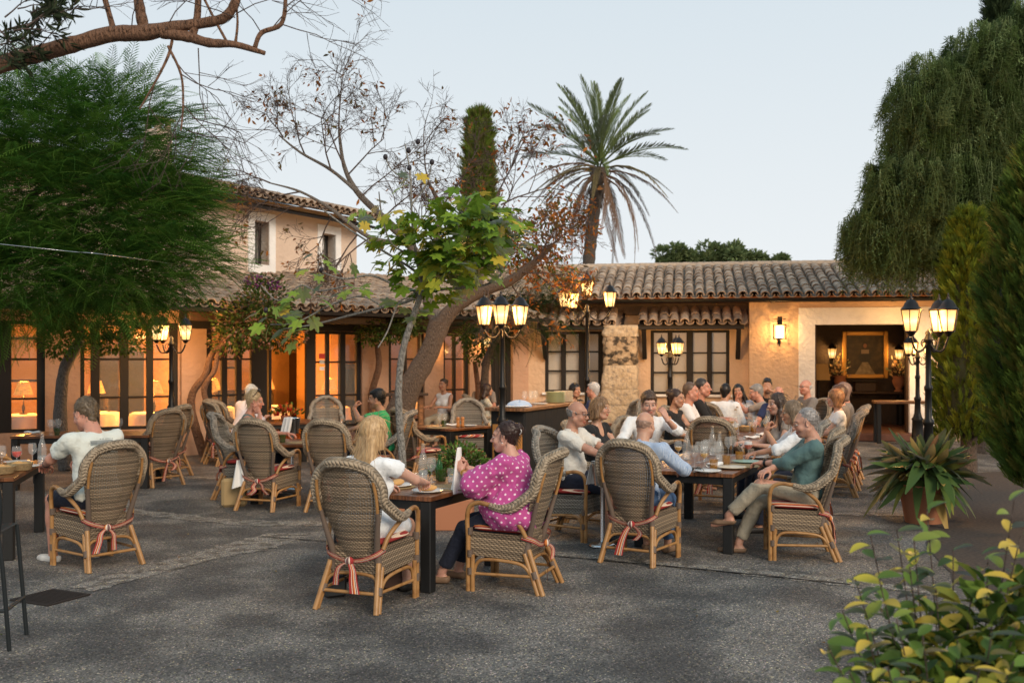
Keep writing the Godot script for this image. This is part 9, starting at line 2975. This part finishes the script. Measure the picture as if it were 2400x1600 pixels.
func tableware() -> void:
	var G := "glasses on the large right table"
	var F := "glasses on the far dinner table"
	var rows := [
		# near table
		["mat", -0.50, -8.06, "round woven placemat before the woman in pink", "placemat"], ["mat", -0.98, -8.12, "round woven placemat before the blonde woman", "placemat"],
		["plate", -0.66, -7.78, "white plate with a bread roll at the near corner of the front table", "plate"], ["plate", -0.93, -8.09, "white plate with golden bread before the blonde woman", "plate", "", 0.7368],
		["bread", -0.66, -7.78, "pale bread roll on the plate at the near table corner", "bread", "", 0.741, 0.5], ["bread", -0.93, -8.09, "golden bread roll on the blonde woman's plate", "bread", "", 0.746, 1.2],
		["fork", -0.53, -7.93, "fork lying on the placemat of the woman in pink", "fork", "", 0.738, 1.0], ["fork", -0.71, -7.69, "fork beside the corner bread plate", "fork", "", 0.7318, 0.9],
		["bottle", -0.76, -8.50, "tall clear water bottle between the blonde woman and the woman in pink", "bottle"], ["wine", -0.68, -8.40, "empty wine glass in front of the water bottle on the front table", "wine glass"],
		["greenbottle", -0.63, -8.62, "small green glass bottle on the front table", "bottle"], ["olive", -0.60, -8.50, "ribbed green tumbler beside the green bottle on the front table", "tumbler"],
		["water", -0.51, -8.40, "clear water glass with lemon slice on the front table", "glass"], ["jar", -0.82, -8.38, "small glass jar beside the blonde woman's hand", "jar"],
		# left tables
		["basket", -4.62, -9.02, "nearer straw bread basket on the left edge table", "bread basket"], ["basket", -4.60, -9.30, "straw bread basket close to the man's hand on the left edge table", "bread basket"],
		["wine", -4.90, -9.55, "wine glass behind the orange cocktail on the left edge table", "wine glass"], ["spritz", -4.77, -9.58, "orange cocktail with a dark straw on the left edge table", "cocktail"],
		["wine", -4.74, -9.83, "empty wine glass between the cocktail and the water bottle at left", "wine glass"], ["bottle", -4.63, -9.80, "clear water bottle beside the man in the white T-shirt", "bottle"],
		["mill", -4.62, -10.0, "turned wooden pepper mill on the left edge table", "pepper mill"], ["amber", -4.98, -9.5, "amber tumbler at the left edge of the picture", "tumbler"],
		["plate", -4.95, -9.95, "white plate behind the cocktail on the left edge table", "plate"], ["plate", -4.66, -9.55, "white plate of the man in the white T-shirt", "plate"],
		["wine", -6.33, -13.63, "left of the clustered wine glasses on the long table behind", "wine glass", "wine glasses on the long left table"], ["wine", -6.25, -13.70, "right of the clustered wine glasses on the long table behind", "wine glass", "wine glasses on the long left table"], ["wine", -6.28, -13.58, "front of the clustered wine glasses on the long table behind", "wine glass", "wine glasses on the long left table"],
		["olive", -6.20, -13.55, "green tumbler under the clustered wine glasses on the long left table", "tumbler"], ["wine", -5.48, -13.9, "single wine glass at the right part of the long left table", "wine glass", "wine glasses on the long left table"],
		["napkin", -6.65, -13.8, "rolled white napkin on the long left table", "napkin"], ["plate", -5.95, -13.75, "white plate with bread on the long left table", "plate"], ["bread", -5.95, -13.75, "bread roll on the plate on the long left table", "bread", "", 0.741],
		# table of the woman with sunglasses
		["white_wine", -2.52, -12.42, "glass of white wine before the woman with sunglasses", "wine glass"], ["wine", -2.38, -12.45, "empty wine glass right of the white wine", "wine glass"], ["olive", -2.86, -12.4, "green tumbler left of the white wine", "tumbler"], ["olive", -2.30, -12.28, "green tumbler at the right front corner of that table", "tumbler"],
		["mat", -2.62, -12.36, "woven placemat under the white wine glass", "placemat"], ["wine", -2.24, -12.62, "wine glass just left of the man in green", "wine glass"], ["wine", -2.16, -12.68, "wine glass nearest to the man in green", "wine glass"], ["bottle", -2.2, -12.8, "clear bottle behind the blonde woman's head", "bottle"],
		# centre table
		["wine", -1.10, -15.15, "left wine glass on the small centre table", "wine glass"], ["wine", -1.02, -15.10, "right wine glass on the small centre table", "wine glass"], ["olive", -1.04, -15.2, "green tumbler under the glasses of the centre table", "tumbler"],
		["mill", -0.82, -15.10, "left of the pair of wooden mills on the centre table", "pepper mill"], ["mill", -0.75, -15.13, "right of the pair of wooden mills on the centre table", "pepper mill"], ["napkin", -0.93, -15.35, "crumpled napkin behind the mills", "napkin"], ["plate", -0.66, -15.32, "white plate at the right of the centre table", "plate"], ["mat", -1.1, -14.98, "placemat on the centre table", "placemat"],
		# large right table
		["white_wine", 1.83, -9.47, "glass of white wine nearest the bald man's shoulder", "wine glass"], ["wine", 1.76, -9.59, "empty wine glass beside the nearest white wine", "wine glass", G], ["white_wine", 1.70, -10.17, "glass of white wine beside the bald man's head", "wine glass"],
		["wine", 1.88, -10.00, "wine glass in the cluster at the middle of the large right table", "wine glass", G], ["wine", 1.96, -10.12, "wine glass in the cluster at the middle of the large right table", "wine glass", G], ["wine", 2.08, -10.04, "wine glass in the cluster at the middle of the large right table", "wine glass", G], ["wine", 2.01, -10.27, "wine glass in the cluster at the middle of the large right table", "wine glass", G],
		["wine", 2.31, -10.62, "wine glass in the row at the back of the large right table", "wine glass", G], ["wine", 2.38, -10.72, "wine glass in the row at the back of the large right table", "wine glass", G], ["wine", 2.45, -10.59, "wine glass in the row at the back of the large right table", "wine glass", G],
		["bottle", 1.80, -10.25, "clear water bottle at the left of the large right table", "bottle"], ["bottle", 2.06, -9.87, "tallest clear water bottle in front on the large right table", "bottle"], ["bottle", 2.16, -10.72, "clear water bottle at the back of the large right table", "bottle"],
		["amber", 1.90, -9.37, "nearest amber tumbler on the large right table", "tumbler"], ["amber", 2.10, -9.75, "middle amber tumbler beside the tallest water bottle", "tumbler"], ["amber", 2.32, -10.15, "farthest amber tumbler under the beer glass", "tumbler"], ["beer", 2.50, -10.52, "stemmed glass of amber beer with foam", "beer glass"], ["cola", 1.58, -9.42, "tall glass of dark drink beside the bald man's shoulder", "glass"],
		["plate_mint", 2.35, -9.97, "mint green plate on the large right table", "plate"], ["plate_cream", 2.08, -9.45, "cream plate at the front of the large right table", "plate"], ["plate", 1.80, -9.15, "white plate at the very front of the large right table", "plate"], ["plate", 2.58, -10.42, "plate under the folded napkin before the chin resting woman", "plate"], ["napkin", 2.58, -10.42, "folded white napkin on the plate before the chin resting woman", "napkin", "", 0.745, 0.3],
		["sunglasses", 1.70, -9.25, "folded dark sunglasses on the large right table", "sunglasses"], ["mat", 2.23, -9.69, "woven placemat under the middle of the large right table setting", "placemat"], ["napkin", 1.96, -9.62, "white napkin between cream plate and amber tumblers", "napkin", "", 0.7318, 0.8],
		# far table
		["bottle", 3.21, -14.28, "clear bottle in the middle of the far dinner table", "bottle", "bottles on the far dinner table"], ["bottle", 3.40, -15.0, "clear bottle at the far end of the dinner table", "bottle", "bottles on the far dinner table"], ["bottle", 3.70, -14.4, "clear bottle before the brown haired woman", "bottle", "bottles on the far dinner table"], ["bottle", 3.77, -14.5, "second clear bottle before the brown haired woman", "bottle", "bottles on the far dinner table"],
		["napkin", 3.12, -12.95, "crumpled white napkin hanging at the near corner of the far table", "napkin", "", 0.7318, 0.4], ["napkin", 3.34, -13.4, "flat white napkin on the far table", "napkin", "", 0.7318, 1.0], ["basket", 3.36, -14.3, "bread basket on the far table", "bread basket"], ["amber", 3.45, -14.2, "amber tumbler beside the far bread basket", "tumbler"], ["olive", 2.74, -13.45, "green tumbler at the near left of the far table", "tumbler"],
		# bar counter
		["tray", 0.02, -13.66, "large white serving plate at the front end of the bar counter", "plate", "", 1.106], ["wine", 0.18, -14.02, "left of three wine glasses on the bar counter", "wine glass", "", 1.106], ["wine", 0.27, -14.08, "middle of three wine glasses on the bar counter", "wine glass", "", 1.106], ["wine", 0.33, -14.18, "right of three wine glasses on the bar counter", "wine glass", "", 1.106], ["plate", 0.40, -14.45, "white plate on the bar counter right of the wine glasses", "plate", "", 1.106], ["plates", 0.66, -15.1, "tall stack of sage green plates on the bar counter", "plate stack", "", 1.106], ["plates2", 0.80, -15.42, "stack of cream plates behind the green stack on the bar counter", "plate stack", "", 1.106],
		["wine", 1.1, -16.2, "wine glass on the small table before the buttress", "wine glass"], ["napkin", 1.35, -16.1, "white napkin on the small table before the buttress", "napkin"]]
	for k in 12: rows.append(["white_wine" if k % 4 == 0 else "wine", 3.3 + 0.34 * sin(k * 2.1) + 0.42 * (k - 5.5) * 0.16, -14.0 + 0.16 * cos(k * 3.3) - 0.91 * (k - 5.5) * 0.16, "wine glass among the crowded glasses along the far dinner table", "wine glass", F])
	for r in rows: put(r[0], r[1], r[2], r[3], r[4], r[5] if r.size() > 5 else "", r[6] if r.size() > 6 else 0.7318, r[7] if r.size() > 7 else 0.0)
	# cloth on the bar, towel in the hands, bags under the chairs
	var c := thing("folded_cloth", "heap of pale blue cloth on the bar counter behind the lamp post", "cloth", Vector3(0.10, 1.106, -13.9))
	var b := MB.new()
	b.grid(func(u: float, v: float):
		var a := -TAU * u
		var q := PI * 0.5 * v
		var r := cos(q) * (1.0 + 0.1 * sin(a * 5.0))
		return Vector3(cos(a) * r * 0.17, sin(q) * 0.085 * (1.0 + 0.1 * sin(a * 3.0)), sin(a) * r * 0.13), 30, 8)
	part("cloth", b.mesh(), M.blue_cloth, c)
	var nk := thing("napkin", "white cloth napkin held in the hands of the woman in pink", "napkin", Vector3(-0.42, 0.98, -7.92), deg_to_rad(70))
	var nb := MB.new()
	nb.grid(func(u: float, v: float):
		var a := -TAU * u
		var r := (0.022 + 0.05 * v) * (1.0 + 0.25 * sin(a * 4.0 + v * 3.0))
		return Vector3(cos(a) * r * 1.2, 0.09 - v * 0.36, sin(a) * r * 0.5 - 0.02 * v), 28, 12)
	part("cloth", nb.mesh(), M.linen, nk)
	var bag := thing("shoulder_bag", "brown leather shoulder bag on the ground under the blonde woman's chair", "bag", Vector3(-0.93, 0, -7.66), 0.2)
	var bb := MB.new()
	bb.box(Vector3(0, 0.11, 0), Vector3(0.26, 0.22, 0.11), 0.03)
	part("bag_body", bb.mesh(), M.leather, bag)
	var bs := MB.new()
	bs.tube(arc([Vector3(-0.12, 0.2, 0), Vector3(-0.08, 0.34, 0.02), Vector3(0.06, 0.33, 0.03), Vector3(0.12, 0.2, 0)], 5), [0.008], 6)
	part("strap", bs.mesh(), M.leather, bag)
	var hb := thing("handbag", "small metallic handbag on the ground behind the blonde woman's chair legs", "bag", Vector3(-1.32, 0, -7.42), 0.5)
	var h1 := MB.new()
	h1.box(Vector3(0, 0.08, 0), Vector3(0.17, 0.16, 0.07), 0.02)
	part("bag_body", h1.mesh(), M.dark_steel, hb)
	var h2 := MB.new()
	h2.tube(arc([Vector3(-0.07, 0.15, 0), Vector3(-0.05, 0.26, 0), Vector3(0.05, 0.26, 0), Vector3(0.07, 0.15, 0)], 5), [0.006], 6)
	part("handle", h2.mesh(), M.dark_steel, hb)
	var pb := thing("tote_bag", "tan tote bag standing left of the empty rattan armchair", "bag", Vector3(-3.34, 0, -11.95), 0.4)
	var p1 := MB.new()
	p1.box(Vector3(0, 0.17, 0), Vector3(0.3, 0.34, 0.12), 0.03)
	part("bag_body", p1.mesh(), M.paper_bag, pb)
	var wn := thing("napkin", "white napkin hanging from the left side of the empty rattan armchair", "napkin", Vector3(-3.22, 0.36, -11.72), 0.0)
	var w1 := MB.new()
	w1.grid(func(u: float, v: float): return Vector3((u - 0.5) * lerpf(0.05, 0.17, v), 0.22 - v * 0.34 + 0.05 * u * v, 0.02 * sin(u * 9.0)), 10, 8)
	part("cloth", w1.mesh(), M.linen, wn)
	var fv := thing("flower_arrangement", "low arrangement of red and orange flowers on the table by the glass door", "flowers", Vector3(-3.75, 0.7305, -16.5))
	var fb := MB.new()
	fb.lathe([Vector2(0, 0), Vector2(0.07, 0), Vector2(0.09, 0.1), Vector2(0.09, 0.1), Vector2(0, 0.09)], 16)
	part("bowl", fb.mesh(), M.terracotta, fv)
	bouquet(fv, Vector3(0, 0.1, 0), 0.28, 0.2, 160, [Color(0.45, 0.03, 0.02), Color(0.5, 0.2, 0.04), Color(0.06, 0.10, 0.02)], 0.04)
